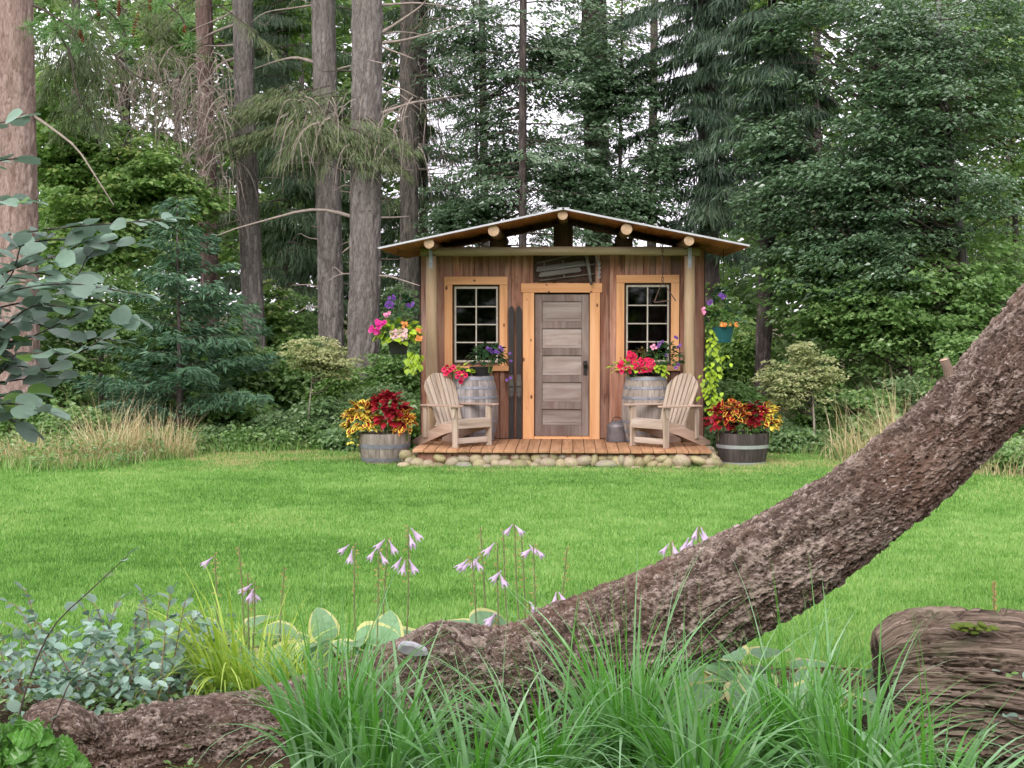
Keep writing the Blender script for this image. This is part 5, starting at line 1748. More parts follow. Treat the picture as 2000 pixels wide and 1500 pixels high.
# dark fir foliage behind the grey trunks
for t, Y, x_, nb, z0, z1, ln in ((T2, 31.0, 560, 40, 2.4, 8.8, 1.7), (T6, 31.5, 820, 26, 2.6, 8.8, 1.1), (T11, 32.0, 690, 30, 1.5, 6, 1.6)):
    b = P(x_, 300, Y)
    cr, brs = conifer_crown(b.x, Y, z0, z1, ln * 1.0, ln, nb, 330, 0.22, 0.022, 1.5, 0.25, 0.34)
    add_leaves(t, cr, LM_spr, 'rear_boughs')
    V, Fc = bough_mesh(brs, t.location, 0.25, 0.018)
    tag(inst('bough', np_mesh('bough', V, Fc, B_twigd), t), kind='stuff')

# hemlock against the sky behind the roof: open lacy sprays
b = P(1021, 300, 28.0)
cr, brs = conifer_crown(b.x, 28.0, 2.9, 9.0, 1.75, 1.7, 56, 110, 0.09, 0.042, 0.35, 0.16, 0.3)
add_leaves(T8, cr, LM_dec, 'lacy_boughs')
V, Fc = bough_mesh(brs, T8.location, 0.16, 0.014)
tag(inst('bough', np_mesh('bough', V, Fc, B_twigd), T8), kind='stuff')
for t_c, x_c, Y_c in ((T7, 1165, 31.0), (T11, 870, 31.5)):
    b = P(x_c, 300, Y_c)
    cr, brs = conifer_crown(b.x, Y_c, 3.2, 8.8, 1.7, 1.6, 40, 190, 0.15, 0.014, 0.9, 0.22, 0.3, jit=(0.4, 1.2))
    add_leaves(t_c, cr, LM_fir, 'wispy_boughs')
    V, Fc = bough_mesh(brs, t_c.location, 0.22, 0.012)
    tag(inst('bough', np_mesh('bough', V, Fc, B_twigd), t_c), kind='stuff')
leafy('alder_tree', 'leafy tree against the white sky above the left roof slope', (935, 860), 29.0, [(935, 500), (930, 250), (925, 0)], 10,
      [(900, 390, 90, 100, 0, 1.0, 0.26), (980, 320, 120, 140, 0.3, 1.0, 0.24), (1090, 350, 90, 80, -0.5, 0.8, 0.16), (1080, 90, 130, 120, 0, 1.0, 0.22), (920, 110, 110, 150, 0, 1, 0.2)], 2300, 13, 0.22, 0.088, 0.052, LM_dec, gap=0.41, shell=0.0)
leafy('alder_tree', 'leafy tree behind the ridge and the right roof slope', (1205, 860), 28.5, [(1208, 500), (1212, 250), (1215, 0)], 13,
      [(1170, 380, 90, 90, 0, 1.0, 0.25), (1240, 400, 90, 70, -0.3, 0.8, 0.2), (1180, 170, 110, 150, 0, 1.2, 0.4), (1290, 320, 70, 90, 0, 1, 0.15)], 2300, 13, 0.22, 0.088, 0.052, LM_dec, gap=0.41, shell=0.0)
# big layered tree on the right
leafy('dogwood_tree', 'big spreading tree with tiers of glossy leaves filling the upper right', (1895, 860), 24.6, [(1890, 600), (1868, 400), (1845, 200), (1832, 0), (1828, -80)], 22,
      [(1640, 330, 200, 130, -0.3, 1.4, 0.2), (1780, 210, 200, 150, -0.3, 1.6, 0.2), (1700, 60, 190, 120, 0, 1.6, 0.12), (1900, 330, 180, 160, 0, 1.6, 0.16), (1700, 500, 210, 120, -0.2, 1.5, 0.2), (1560, 400, 110, 110, 0, 1.2, 0.07), (1900, 80, 180, 140, 0.6, 1.5, 0.12), (1545, 170, 90, 160, 0.2, 1.0, 0.08)],
      1400, 34, 0.36, 0.098, 0.056, LM_dec, bark('grey tree bark', [(0.06, 0.055, 0.05), (0.14, 0.13, 0.12), (0.26, 0.25, 0.23)], 12, 5, 0.008), gap=0.44, shell=0.3, limbs=24, upj=0.3)
leafy('vine_maple', 'bright green leafy tree behind the tiers at the far upper right', (1990, 860), 28.5, [(1985, 500), (1975, 200), (1970, -40)], 16,
      [(1930, 120, 150, 160, 0, 1.5, 0.5), (1960, 380, 140, 160, 0, 1.5, 0.3), (1560, 40, 90, 60, 0, 1.2, 0.2)], 620, 32, 0.4, 0.115, 0.07, LM_bri, gap=0.42, shell=0.2)
leafy('hazel_tree', 'shrubby tree with soft leaves under the tiers right of the variegated bush', (1780, 865), 24.0, [(1775, 700), (1765, 560), (1760, 470)], 14,
      [(1700, 620, 150, 110, 0, 1.1, 0.35), (1820, 600, 140, 130, 0, 1.2, 0.35), (1600, 560, 110, 100, 0.4, 1.0, 0.15), (1930, 560, 120, 130, 0.4, 1.2, 0.15)], 820, 32, 0.3, 0.095, 0.06, LM_mid, gap=0.4, shell=0.25)
leafy('elder_bush', 'dark leafy bush at the right edge behind the leaning trunk', (1960, 880), 22.6, [(1955, 760), (1950, 660)], 10,
      [(1960, 740, 150, 110, 0, 0.9, 1.0)], 260, 30, 0.28, 0.09, 0.055, LM_mid, gap=0.38, shell=0.2, cat='bush')
# left side
leafy('hazel_tree', 'bright yellow green leafy bush between the pine and the dark reddish trunk', (200, 860), 26.0, [(195, 600), (190, 420), (200, 260)], 12,
      [(160, 320, 110, 110, 0, 1.2, 0.28), (270, 350, 130, 100, 0, 1.2, 0.3), (170, 470, 130, 110, -0.3, 1.1, 0.24), (370, 400, 60, 60, 0, 0.8, 0.08), (110, 200, 70, 120, 0.5, 1.2, 0.1)], 900, 32, 0.3, 0.105, 0.075, LM_bri, gap=0.42, shell=0.25)
leafy('elder_bush', 'mid green leafy bush below the bright one near the pine', (150, 880), 24.4, [(150, 700), (155, 560)], 9,
      [(170, 620, 140, 120, 0, 1.0, 0.6), (100, 740, 120, 110, -0.4, 0.8, 0.4)], 480, 32, 0.28, 0.095, 0.06, LM_mid, gap=0.38, shell=0.25, cat='bush')
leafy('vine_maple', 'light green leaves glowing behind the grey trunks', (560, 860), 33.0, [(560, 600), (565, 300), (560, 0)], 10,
      [(560, 60, 120, 90, 0, 1.2, 0.35), (560, 300, 110, 120, 0, 1.2, 0.3), (450, 430, 100, 100, 0, 1, 0.2), (330, 60, 100, 80, 0, 1.2, 0.15)], 560, 30, 0.4, 0.13, 0.09, LM_bri, gap=0.47, shell=0.1)

# young blue green cedar
CB = P(352, 868, 22.9)
ced = tree_root('cedar_tree', Vector((CB.x, 22.9, -0.02)), 'young blue green cedar, cone shaped, left of the first grey trunk', 'tree')
add_trunk(ced, [Vector((CB.x, 22.9, 0)), P(350, 650, 22.9), P(345, 400, 22.9)], [0.06, 0.035, 0.008], B_dim, 50, 14, 0.004, 3, 14, 4)
cr, brs = conifer_crown(CB.x, 22.9, 0.25, 3.75, 1.75, 0.15, 95, 135, 0.14, 0.034, 0.3, 0.05, 0.17, up=0.16, jit=(0.3, 1.25))
add_leaves(ced, cr, LM_ced)
V, Fc = bough_mesh(brs, ced.location, 0.1, 0.01)
tag(inst('bough', np_mesh('bough', V, Fc, B_twigd), ced), kind='stuff')

# variegated pale bushes, on thin stems
leafy('variegated_bush', 'pale cream variegated bush in front of the grey trunks', (602, 872), 22.6, [(604, 800), (612, 720)], 5,
      [(612, 690, 62, 36, 0, 0.4, 0.7), (650, 705, 50, 34, 0.1, 0.35, 0.3)], 150, 34, 0.14, 0.055, 0.03, LM_var, B_twig, shell=0.1, cat='bush', group='pale variegated bushes', limbs=10, upj=0.8, gap=0.36)
leafy('variegated_bush', 'pale cream variegated bush right of the black planter', (1590, 880), 21.9, [(1590, 830), (1586, 760), (1580, 680)], 6,
      [(1545, 755, 58, 46, 0, 0.4, 0.38), (1572, 695, 30, 42, 0, 0.25, 0.18), (1608, 735, 42, 52, 0.1, 0.3, 0.24), (1512, 735, 30, 38, -0.1, 0.25, 0.12), (1560, 790, 70, 26, 0, 0.35, 0.08)], 230, 36, 0.14, 0.055, 0.03, LM_var, B_twig, shell=0.15, cat='bush', group='pale variegated bushes', limbs=14, upj=0.9, gap=0.43)

# understory shrubs along the edge of the wood: px, top py, half width px, Y, material, label
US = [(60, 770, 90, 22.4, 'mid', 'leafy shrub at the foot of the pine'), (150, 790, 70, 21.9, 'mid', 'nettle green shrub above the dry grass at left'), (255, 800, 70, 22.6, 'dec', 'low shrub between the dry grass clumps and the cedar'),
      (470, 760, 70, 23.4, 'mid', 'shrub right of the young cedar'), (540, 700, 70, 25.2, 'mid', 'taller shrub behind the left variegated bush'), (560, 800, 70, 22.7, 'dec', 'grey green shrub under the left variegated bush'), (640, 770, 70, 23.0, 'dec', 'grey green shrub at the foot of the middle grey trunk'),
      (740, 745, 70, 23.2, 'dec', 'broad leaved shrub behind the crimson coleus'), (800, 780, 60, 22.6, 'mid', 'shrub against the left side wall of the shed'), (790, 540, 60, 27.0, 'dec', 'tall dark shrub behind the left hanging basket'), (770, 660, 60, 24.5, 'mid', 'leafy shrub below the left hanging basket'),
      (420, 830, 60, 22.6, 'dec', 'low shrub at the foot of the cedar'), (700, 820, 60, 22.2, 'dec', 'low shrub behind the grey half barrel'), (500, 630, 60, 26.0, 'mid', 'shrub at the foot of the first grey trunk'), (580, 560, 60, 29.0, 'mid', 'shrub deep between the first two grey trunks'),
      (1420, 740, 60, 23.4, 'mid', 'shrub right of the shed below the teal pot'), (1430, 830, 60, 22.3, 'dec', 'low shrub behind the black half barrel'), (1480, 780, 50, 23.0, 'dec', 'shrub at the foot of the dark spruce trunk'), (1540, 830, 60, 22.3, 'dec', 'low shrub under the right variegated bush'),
      (1640, 830, 70, 22.2, 'dec', 'low bramble right of the right variegated bush'), (1720, 800, 70, 22.4, 'mid', 'bramble before the dark hollow at right'), (1450, 620, 60, 26.5, 'bri', 'light leafed shrub behind the lime vine'), (1400, 540, 50, 29.0, 'bri', 'bright green leaves beyond the right side of the shed'), (1830, 820, 80, 21.8, 'mid', 'bramble just above the leaning trunk at right'),
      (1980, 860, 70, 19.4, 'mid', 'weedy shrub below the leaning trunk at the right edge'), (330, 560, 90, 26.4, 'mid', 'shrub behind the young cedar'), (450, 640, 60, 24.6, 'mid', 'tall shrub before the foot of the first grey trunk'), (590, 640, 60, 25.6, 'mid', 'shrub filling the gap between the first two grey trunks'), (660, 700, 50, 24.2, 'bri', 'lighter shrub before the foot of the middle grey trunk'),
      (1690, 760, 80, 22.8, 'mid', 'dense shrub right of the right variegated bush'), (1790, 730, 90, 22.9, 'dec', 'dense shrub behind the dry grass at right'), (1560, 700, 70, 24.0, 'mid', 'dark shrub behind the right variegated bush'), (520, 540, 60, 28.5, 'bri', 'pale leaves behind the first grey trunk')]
for (px, py, hw, Y, mk, lab) in US:
    c_top = P(px, py, Y).z
    hpx = c_top * F / Y / 2
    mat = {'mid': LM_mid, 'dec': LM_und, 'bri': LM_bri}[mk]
    area = hw * hpx * (Y / F) ** 2
    lf = random.choice((0.07, 0.085, 0.1, 0.125))
    leafy('shrub', lab, (px, 880), Y, [], 0, [(px, py + hpx, hw, hpx, 0, 0.5, 1.0)], int((240 + 170 * area) * 0.085 / lf), 22, 0.24, lf, lf * 0.62, mat, B_twigd, gap=0.36, shell=0.3, cat='bush', group='shrubs along the edge of the wood', limbs=12, nm='foliage', upj=0.6)

# low leafy ground cover and rough grass between the shrubs
px = rng.uniform(-80, 2080, 3600)
X_ = np.array([P(a, 880, 23).x for a in px])
Y_ = lawn_back(X_) + rng.uniform(-0.05, 3.5, len(px))
k_ = ~((np.abs(X_ - X0) < 2.05) & (Y_ < 23.3)) & ~((X_ < -5.0) & (Y_ < lawn_back(X_) + 1.3) & (rng.random(len(X_)) < 0.8))
q = np.stack([X_, Y_, rng.uniform(0.05, 0.3, len(px))], 1)[k_]
d = rng.normal(size=q.shape)
d[:, 2] = 0
d /= np.linalg.norm(d, axis=1)[:, None]
V, Fc, r_ = sprays(q, d, 16, 0.2, 0.075, 0.045, 0.3, 0.6)
tag(inst('ground_cover', np_mesh('ground_cover', V, Fc, LM_mid, r_)), 'low leafy ground cover at the edge of the wood', 'ground cover', kind='stuff')


def arcs(n, cx, cy, cz, rad, h0, h1, wd, lean=0.6, seg=6, out=None, bias=(0, 0), rndlo=0.0, rndhi=1.0):
    """arching grass blades as strips"""
    a = rng.uniform(0, 2 * np.pi, n)
    rr = rad * np.sqrt(rng.random(n))
    B = np.stack([cx + rr * np.cos(a), cy + rr * np.sin(a), np.full(n, cz)], 1)
    a2 = a + rng.normal(0, 0.7, n)
    dirx = np.cos(a2) + bias[0]
    diry = np.sin(a2) + bias[1]
    nn = np.hypot(dirx, diry) + 1e-6
    dx, dy = dirx / nn, diry / nn
    H = rng.uniform(h0, h1, n)
    ln = np.abs(rng.normal(lean, lean * 0.45, n))
    W = wd * rng.uniform(0.6, 1.3, n)
    t_ = np.linspace(0, 1, seg + 1)
    # curve: starts upright then bends outwards
    th = np.outer(ln * 1.9, t_ ** 1.3)
    ds = H[:, None] / seg
    hx = np.concatenate([np.zeros((n, 1)), np.cumsum(np.sin(th[:, 1:]) * ds, 1)], 1)
    hz = np.concatenate([np.zeros((n, 1)), np.cumsum(np.cos(th[:, 1:]) * ds, 1)], 1)
    C = B[:, None, :] + np.stack([hx * dx[:, None], hx * dy[:, None], hz], 2)
    tw = rng.uniform(-1.3, 1.3, n)
    sxv = np.stack([-dy * np.cos(tw) + dx * np.sin(tw), dx * np.cos(tw) + dy * np.sin(tw), 0 * dx], 1)
    wt_ = (1 - t_ ** 2.2) * (0.55 + 0.45 * np.sin(np.pi * np.clip(t_ + 0.25, 0, 1)))
    off = sxv[:, None, :] * (W[:, None] * wt_[None] / 2)[:, :, None]
    V = np.stack([C - off, C + off], 2).reshape(-1, 3)
    k = 2 * (seg + 1)
    base = np.arange(n)[:, None] * k
    s_ = np.arange(seg)[None] * 2
    A = (base + s_).ravel()
    return V, np.stack([A, A + 1, A + 3, A + 2], 1), np.repeat(np.clip(rng.uniform(rndlo, rndhi, n), 0, 1), seg)


# dry tall grass
for (a, b, n_, rad, h1, lab) in [(50, 905, 560, 0.5, 0.55, 'dry straw coloured grass clump at the left edge of the lawn'), (135, 908, 420, 0.45, 0.45, 'low dry grass between the two straw clumps'), (215, 900, 520, 0.42, 0.95, 'tall dry straw grass clump before the cedar'), (315, 893, 560, 0.42, 0.75, 'tangled dry grass clump right under the cedar'),
                                 (1690, 900, 260, 0.45, 1.0, 'thin dry grass above the leaning trunk'), (1780, 905, 300, 0.5, 1.35, 'tall dry grass stems behind the leaning trunk'), (1960, 925, 340, 0.5, 0.5, 'dry grass below the leaning trunk at the right edge')]:
    q = G(a, b)
    t = thing('dry_grass', Vector((q.x, q.y, 0)), lab, 'grass', 'dry grass clumps at the lawn edge')
    V, Fc, r_ = cat3(arcs(int(n_ * 0.6), 0, 0, 0, rad, h1 * 0.3, h1 * 0.9, 0.011, 1.1), arcs(n_ // 4, 0, 0, 0, rad, h1 * 0.8, h1 * 1.2, 0.008, 0.5), arcs(n_ // 2, 0, 0, 0, rad * 1.2, h1 * 0.15, h1 * 0.4, 0.014, 0.9))
    tag(inst('blades', np_mesh('blades', V, Fc, LM_straw, r_), t), kind='stuff')
    V, Fc, r_ = arcs(n_ // 2, 0, 0, 0, rad * 1.3, h1 * 0.2, h1 * 0.6, 0.012, 0.6)
    tag(inst('green_blades', np_mesh('green_blades', V, Fc, LM_mid, r_), t), kind='stuff')
# rough uncut green grass along the edge
n_ = 9000
X_ = rng.uniform(-10.5, 8.5, n_)
Y_ = lawn_back(X_) + rng.normal(0.1, 0.22, n_)
k_ = ~((np.abs(X_ - X0) < 2.05) & (Y_ < 23.3) & (Y_ > 19.6))
Vs = bladeset(X_[k_], Y_[k_], 0 * X_[k_], rng.uniform(0.06, 0.24, k_.sum()), rng.uniform(0.008, 0.014, k_.sum()), rng.uniform(0.1, 1.0, k_.sum()) ** 1.4, 0.7)
tag(inst('rough_grass', np_mesh('rough_grass', Vs[0], Vs[1], M_grass, Vs[2])), 'rough uncut grass along the back edge of the lawn', 'grass', kind='stuff')
# grass tufts against the stones and barrels
n_ = 1500
X_ = rng.uniform(-2.8, 2.7, n_)
Y_ = 19.5 - np.abs(rng.normal(0, 0.05, n_))
Vs = bladeset(X_, Y_, 0 * X_, rng.uniform(0.03, 0.09, n_), rng.uniform(0.008, 0.013, n_), rng.uniform(0.1, 0.7, n_), 0.6)
tag(inst('edge_grass', np_mesh('edge_grass', Vs[0], Vs[1], M_grass, Vs[2])), 'longer grass blades against the stones of the porch', 'grass', kind='stuff')

# the wood on the near side, behind the photographer (seen only mirrored in the panes)
q = np.stack([rng.uniform(-26, 26, 900), rng.uniform(-20, -14, 900), rng.uniform(0.3, 9, 900)], 1)
q = q[fbm(q * 0.4, 3, 77) > 0.42]
d = rng.normal(size=q.shape)
d[:, 2] = 0
d /= np.linalg.norm(d, axis=1)[:, None]
V, Fc, r_ = sprays(q, d, 20, 1.3, 0.7, 0.45, 0.25, 0.7)
tag(inst('near_woodland', np_mesh('near_woodland', V, Fc, LM_far, r_)), 'dark woodland mirrored in the shed windows', 'woodland', kind='stuff')

# ------------------------------------------------------------------ foreground: the leaning trunk
YL = 7.0
B_lean = bark('scaly reddish bark', [(0.03, 0.021, 0.016), (0.115, 0.08, 0.062), (0.35, 0.28, 0.235)], 15, 6, 0.015, 90, patch=(0.135, 0.075, 0.052), flake=(0.42, 0.345, 0.305), cellw=1.0)
LP = [(40, 1462, 46), (130, 1478, 74), (240, 1476, 80), (380, 1452, 90), (550, 1430, 92), (680, 1388, 95), (850, 1335, 97), (1000, 1312, 95), (1150, 1264, 100), (1300, 1208, 102), (1450, 1137, 101), (1600, 1051, 94), (1763, 932, 87), (1900, 806, 83), (2000, 694, 85), (2200, 460, 83), (2500, 90, 76), (2800, -330, 66), (3100, -780, 54)]
lp = [P(a, b, YL - 0.4 * max(0.0, (520 - a) / 520)) for a, b, c in LP]
lr = [c * YL / F for a, b, c in LP]
lbase = Vector((lp[5].x, YL, 0))
lean = thing('leaning_tree', lbase, 'big scaly reddish brown tree trunk lying low and leaning up to the right', 'tree')
rows, nsd = 900, 170
loc = [q - lbase for q in lp]
# radii are given per control point
V, Fc, tc = bark_tube(loc, lr, rows, nsd, 0.017, 24, 8, 77, 0.1, flaky=True)
lpts = bark_tube.pts
cen = np.repeat(smooth_path(loc, rows), nsd, 0)
nrm = V - cen
nrm /= np.linalg.norm(nrm, axis=1)[:, None]
for (px, py, Yk, R_, h_) in [(855, 1250, 6.9, 0.14, 0.075), (700, 1310, 6.85, 0.1, 0.045), (1710, 862, 6.85, 0.07, 0.03), (1000, 1225, 7.0, 0.12, -0.03), (930, 1262, 6.9, 0.05, -0.05), (1850, 745, 6.95, 0.06, 0.03), (1432, 1050, 6.84, 0.07, 0.03), (1432, 1046, 6.84, 0.035, -0.035), (560, 1370, 6.85, 0.12, -0.03), (1250, 1200, 6.8, 0.1, 0.02), (300, 1400, 6.7, 0.12, 0.03)]:
    c = np.array(P(px, py, Yk) - lbase)
    d2 = ((V - c) ** 2).sum(1)
    V += nrm * (h_ * np.exp(-d2 / R_ ** 2))[:, None]
inst('trunk', np_mesh('trunk', V, Fc, B_lean, smooth=False, vec=tc, pts=lpts), lean)
# root knob, sawn stub, pruning scar
q = [P(a, b, YL - 0.38) - lbase for a, b in ((30, 1440), (75, 1412), (120, 1406), (165, 1425), (200, 1455))]
V, Fc, tc = bark_tube(q, [0.03, 0.08, 0.09, 0.075, 0.03], 110, 70, 0.012, 18, 11, 5, 0.2, flaky=True)
inst('root_knob', np_mesh('root_knob', V, Fc, B_lean, smooth=True, vec=tc, pts=bark_tube.pts), lean)
a_, b_ = P(1864, 768, YL - 0.02) - lbase, P(1844, 702, YL - 0.05) - lbase
stb = MB().tube(smooth_path([a_, (a_ + b_) / 2 + Vector((0.004, 0, 0)), b_], 6), [0.027, 0.025, 0.023, 0.022, 0.022, 0.021], 14).build('branch_stub', plain('pale stub wood', (0.28, 0.2, 0.15), 0.8, nz=0.35, nscale=25), lean, smooth=False)
MB().lathe([(0, 0.002), (0.021, 0.0)], 14).build('sawn_face', M_end, stb, tuple(b_), rot=(0.1, -0.3, 0))
c = P(805, 1268, 6.77) - lbase
scar = MB()
pp = [(-0.07, -0.01), (-0.05, 0.03), (0.0, 0.035), (0.06, 0.015), (0.075, -0.02), (0.02, -0.035), (-0.04, -0.03)]
scar.prism(pp, 1, -0.012, 0.02)
scar.build('pruning_scar', plain('grey healed scar', (0.42, 0.42, 0.45), 0.7, nz=0.4, nscale=20), lean, tuple(c), bevel=0.008, rot=(R(25), R(8), 0))
# loose bark flakes lifting along the trunk
fl = [MB().add([(-0.02, 0, 0), (0.0, -0.012, 0.004), (0.025, -0.004, 0.007), (0.02, 0.012, 0.005), (-0.005, 0.014, 0.0)], [(0, 1, 2, 3, 4)]).mesh('bark_flake', B_lean)]

# ------------------------------------------------------------------ old split log at the right
m, n, l, p = newmat('rotting log wood')
a = n.new('ShaderNodeAttribute')
a.attribute_name = 'tc'
v = mapping(n, l, a.outputs['Vector'], (120, 120, 3.5))
g = noise_n(n, l, v, 1.0, 7, 0.6, 0.3)
c = ramp(n, l, g, [(0.32, (0.04, 0.03, 0.023)), (0.44, (0.135, 0.098, 0.075)), (0.56, (0.26, 0.198, 0.155)), (0.72, (0.44, 0.35, 0.28))])
g2 = noise_n(n, l, a.outputs['Vector'], 7.0, 5, 0.6)
c = mixc(n, l, ramp(n, l, g2, [(0.56, (0, 0, 0)), (0.66, (0.55,) * 3)]), c, (0.13, 0.14, 0.08))
a2 = n.new('ShaderNodeAttribute')
a2.attribute_name = 'plate'
c = mixc(n, l, ramp(n, l, a2.outputs['Fac'], [(0.0, (0.9,) * 3), (0.7, (0, 0, 0))]), c, (0.03, 0.021, 0.016))
l.new(c, p.inputs['Base Color'])
p.inputs['Roughness'].default_value = 0.9
p.inputs['Specular IOR Level'].default_value = 0.15
bump(n, l, g, p, 1.0, 0.03)
M_rot = m
YS = 6.7
sp = [(1722, 1338, 88), (1740, 1336, 122), (1790, 1335, 143), (1900, 1340, 148), (2050, 1362, 150), (2250, 1400, 155)]
sb = Vector((P(1900, 1340, YS).x, YS, 0))
stump = thing('old_log', sb, 'weathered split old log with deep grain and moss at the lower right', 'log')
rows, nsd = 220, 320
loc = [P(a, b, YS) - sb for a, b, c in sp]
path = smooth_path(loc, rows)
rad = np.interp(np.linspace(0, 1, rows), np.linspace(0, 1, len(sp)), [c * YS / F for a, b, c in sp])
p_, t_, nn, b_ = frames(path)
s = np.concatenate([[0], np.cumsum(np.linalg.norm(np.diff(p_, axis=0), axis=1))])
ang = np.arange(nsd) * 2 * np.pi / nsd
S_ = np.repeat(s, nsd)
rr = np.repeat(rad, nsd)
CA, SA = np.tile(np.cos(ang), rows), np.tile(np.sin(ang), rows)
tc = np.stack([CA * 0.33, SA * 0.33, S_], 1)
wv = 0.07 * (fbm(np.stack([CA * 2, SA * 2, S_ * 2.5], 1), 3, 40) - 0.5)
qv = np.stack([CA * 0.33 + wv, SA * 0.33 + wv * 1.3, S_ * 0.08], 1)
def cleft(f, wdt, sd, off=0.0):
    q_ = qv * f + np.stack([0 * S_, 0 * S_, S_ * f * 0.03 + off], 1)
    return np.exp(-((fbm(q_, 3, sd) - 0.5) / wdt) ** 2)


k1, k2, k3 = cleft(17, 0.022, 41), cleft(36, 0.03, 42, 3.0), cleft(70, 0.05, 45, 7.0)
brk = lambda sd, f: np.clip(fbm(np.stack([CA * 7, SA * 7, S_ * f], 1), 2, sd) * 3.2 - 1.1, 0, 1.15)
k1, k2, k3 = k1 * brk(81, 5), k2 * brk(82, 8), k3 * brk(83, 14)
d = -0.07 * k1 - 0.042 * k2 - 0.022 * k3
d += 0.03 * (worley(np.stack([CA * 9, SA * 9, S_ * 2.2], 1) + wv[:, None] * 4, 84)[2] - 0.5)
d += 0.02 * (fbm(qv * 24, 2, 46) - 0.5) + 0.07 * (fbm(np.stack([CA * 1.7, SA * 1.7, S_ * 1.2], 1), 2, 43) - 0.5)
d += 0.02 * (vnoise(np.stack([CA * 40, SA * 40, S_ * 0.5], 1), 47) - 0.5)
rot_pts = {'plate': np.clip(1 - np.maximum(np.maximum(k1, 0.8 * k2), 0.5 * k3), 0, 1)}
V = np.repeat(p_, nsd, 0) + (rr + d)[:, None] * (CA[:, None] * np.repeat(nn, nsd, 0) + SA[:, None] * np.repeat(b_, nsd, 0))
i = np.arange(nsd)
j = np.arange(rows - 1)
A = (j[:, None] * nsd + i[None]).ravel()
B = (j[:, None] * nsd + ((i + 1) % nsd)[None]).ravel()
inst('log_body', np_mesh('log_body', V, np.stack([A, B, B + nsd, A + nsd], 1), M_rot, smooth=False, vec=tc, pts=rot_pts), stump)
cap = V[:nsd]
cc = cap.mean(0) + np.array([0.03, 0, 0])
cv = np.vstack([cap + np.array([0.001, 0, 0]), (cap * 0.5 + cc * 0.5), cc[None]])
tri_ = [(k, (k + 1) % nsd, nsd + (k + 1) % nsd, nsd + k) for k in range(nsd)] + [(nsd + k, nsd + (k + 1) % nsd, 2 * nsd, 2 * nsd) for k in range(0)]
me = bpy.data.meshes.new('cut_end')
me.from_pydata([tuple(q) for q in cv], [], tri_ + [(nsd + k, nsd + (k + 1) % nsd, 2 * nsd) for k in range(nsd)])
me.materials.append(M_rot)
inst('cut_end', me, stump)
cap = V[-nsd:]
me = bpy.data.meshes.new('cut_end')
me.from_pydata([tuple(q) for q in cap] + [tuple(cap.mean(0))], [], [(k, (k + 1) % nsd, nsd) for k in range(nsd)])
me.materials.append(M_rot)
inst('cut_end', me, stump)
M_moss = plain('moss', (0.14, 0.2, 0.02), 0.95, nz=0.5, nscale=60, bumpd=0.01)
for (a, b, w_) in [(1868, 1216, 10), (1884, 1216, 12), (1905, 1222, 16), (1922, 1224, 12), (1896, 1230, 10), (1860, 1220, 8), (1935, 1222, 10), (1875, 1224, 9), (1912, 1215, 9)]:
    q = P(a, b, YS - 0.2) - sb
    bm = bmesh.new()
    bmesh.ops.create_icosphere(bm, subdivisions=3, radius=1.0)
    Vv = np.array([v_.co[:] for v_ in bm.verts])
    dd = 0.7 + 0.6 * fbm(Vv * 2.5 + a, 3, a)
    for v_, s_ in zip(bm.verts, dd): v_.co = v_.co * s_
    me = bpy.data.meshes.new('moss_cushion')
    bm.to_mesh(me)
    bm.free()
    me.materials.append(M_moss)
    inst('moss_cushion', me, stump, (q.x, q.y - 0.05, q.z), None, (w_ * YS / F * random.uniform(0.6, 1.2), 0.045, 0.009))

# ------------------------------------------------------------------ ornamental grasses
LM_orn = leafmat('blue green grass', [(0.0, (0.075, 0.25, 0.02)), (0.35, (0.11, 0.31, 0.045)), (0.65, (0.15, 0.34, 0.11)), (1.0, (0.27, 0.45, 0.25))], 0.35, 0.35, 0.6, 0.0)
LM_lim = leafmat('lime grass', [(0.0, (0.22, 0.36, 0.03)), (1.0, (0.5, 0.64, 0.14))], 0.45, 0.4, 0.35, 0.0)
OG = [(645, 6.1, 140, 0.86, 0.62, 'upright grass clump with tallest wide blades left of centre'), (745, 5.9, 150, 0.82, 0.85, 'grass clump right of the tallest upright one'), (930, 5.75, 130, 0.75, 1.25, 'low arching grass clump in the middle of the foreground'),
      (1060, 5.9, 140, 0.82, 1.2, 'arching grass clump left of the bright green upright blades'), (1225, 6.1, 150, 0.9, 0.6, 'bright green upright grass clump below the middle of the trunk'), (1370, 5.8, 150, 0.85, 1.2, 'spreading grass clump right of the bright upright one'), (1550, 6.2, 130, 0.84, 0.72, 'grass clump with tall thin spears against the lawn at right'),
      (1670, 5.8, 150, 0.88, 1.2, 'arching grass clump in front of the old split log'), (1830, 5.6, 100, 0.75, 1.25, 'low grass clump at the foot of the old split log')]
for (px, Y, n_, H, ln, lab) in OG:
    q = P(px, 1500, Y)
    t = thing('ornamental_grass', Vector((q.x, Y, 0)), lab, 'grass', 'ornamental grass clumps in the foreground')
    up = ln < 0.75
    V, Fc, r_ = cat3(arcs(int(n_ * 0.75), 0, 0, 0, 0.13, H * 0.6, H * 1.05, 0.026 if not up else 0.03, ln, 12, rndlo=0.35 if not up else 0.15),
                     arcs(n_ // 3, 0, 0, 0, 0.16, H * 0.8, H * 1.35, 0.018, ln * 1.1, 12, rndlo=0.55),
                     arcs(n_ // 3, 0, 0, 0, 0.1, H * 0.5, H * 0.95, 0.03, ln * 0.45, 12, rndhi=0.45),
                     arcs(7 if up else 2, 0, 0, 0, 0.08, H * 1.15, H * 1.4, 0.012, 0.22, 12, rndhi=0.6))
    tag(inst('blades', np_mesh('blades', V, Fc, LM_orn, r_, smooth=True), t), kind='stuff')
q = P(455, 1380, 7.55)
t = thing('lime_grass', Vector((q.x, 7.55, 0)), 'yellow lime arching grass clump behind the left end of the fallen trunk', 'grass')
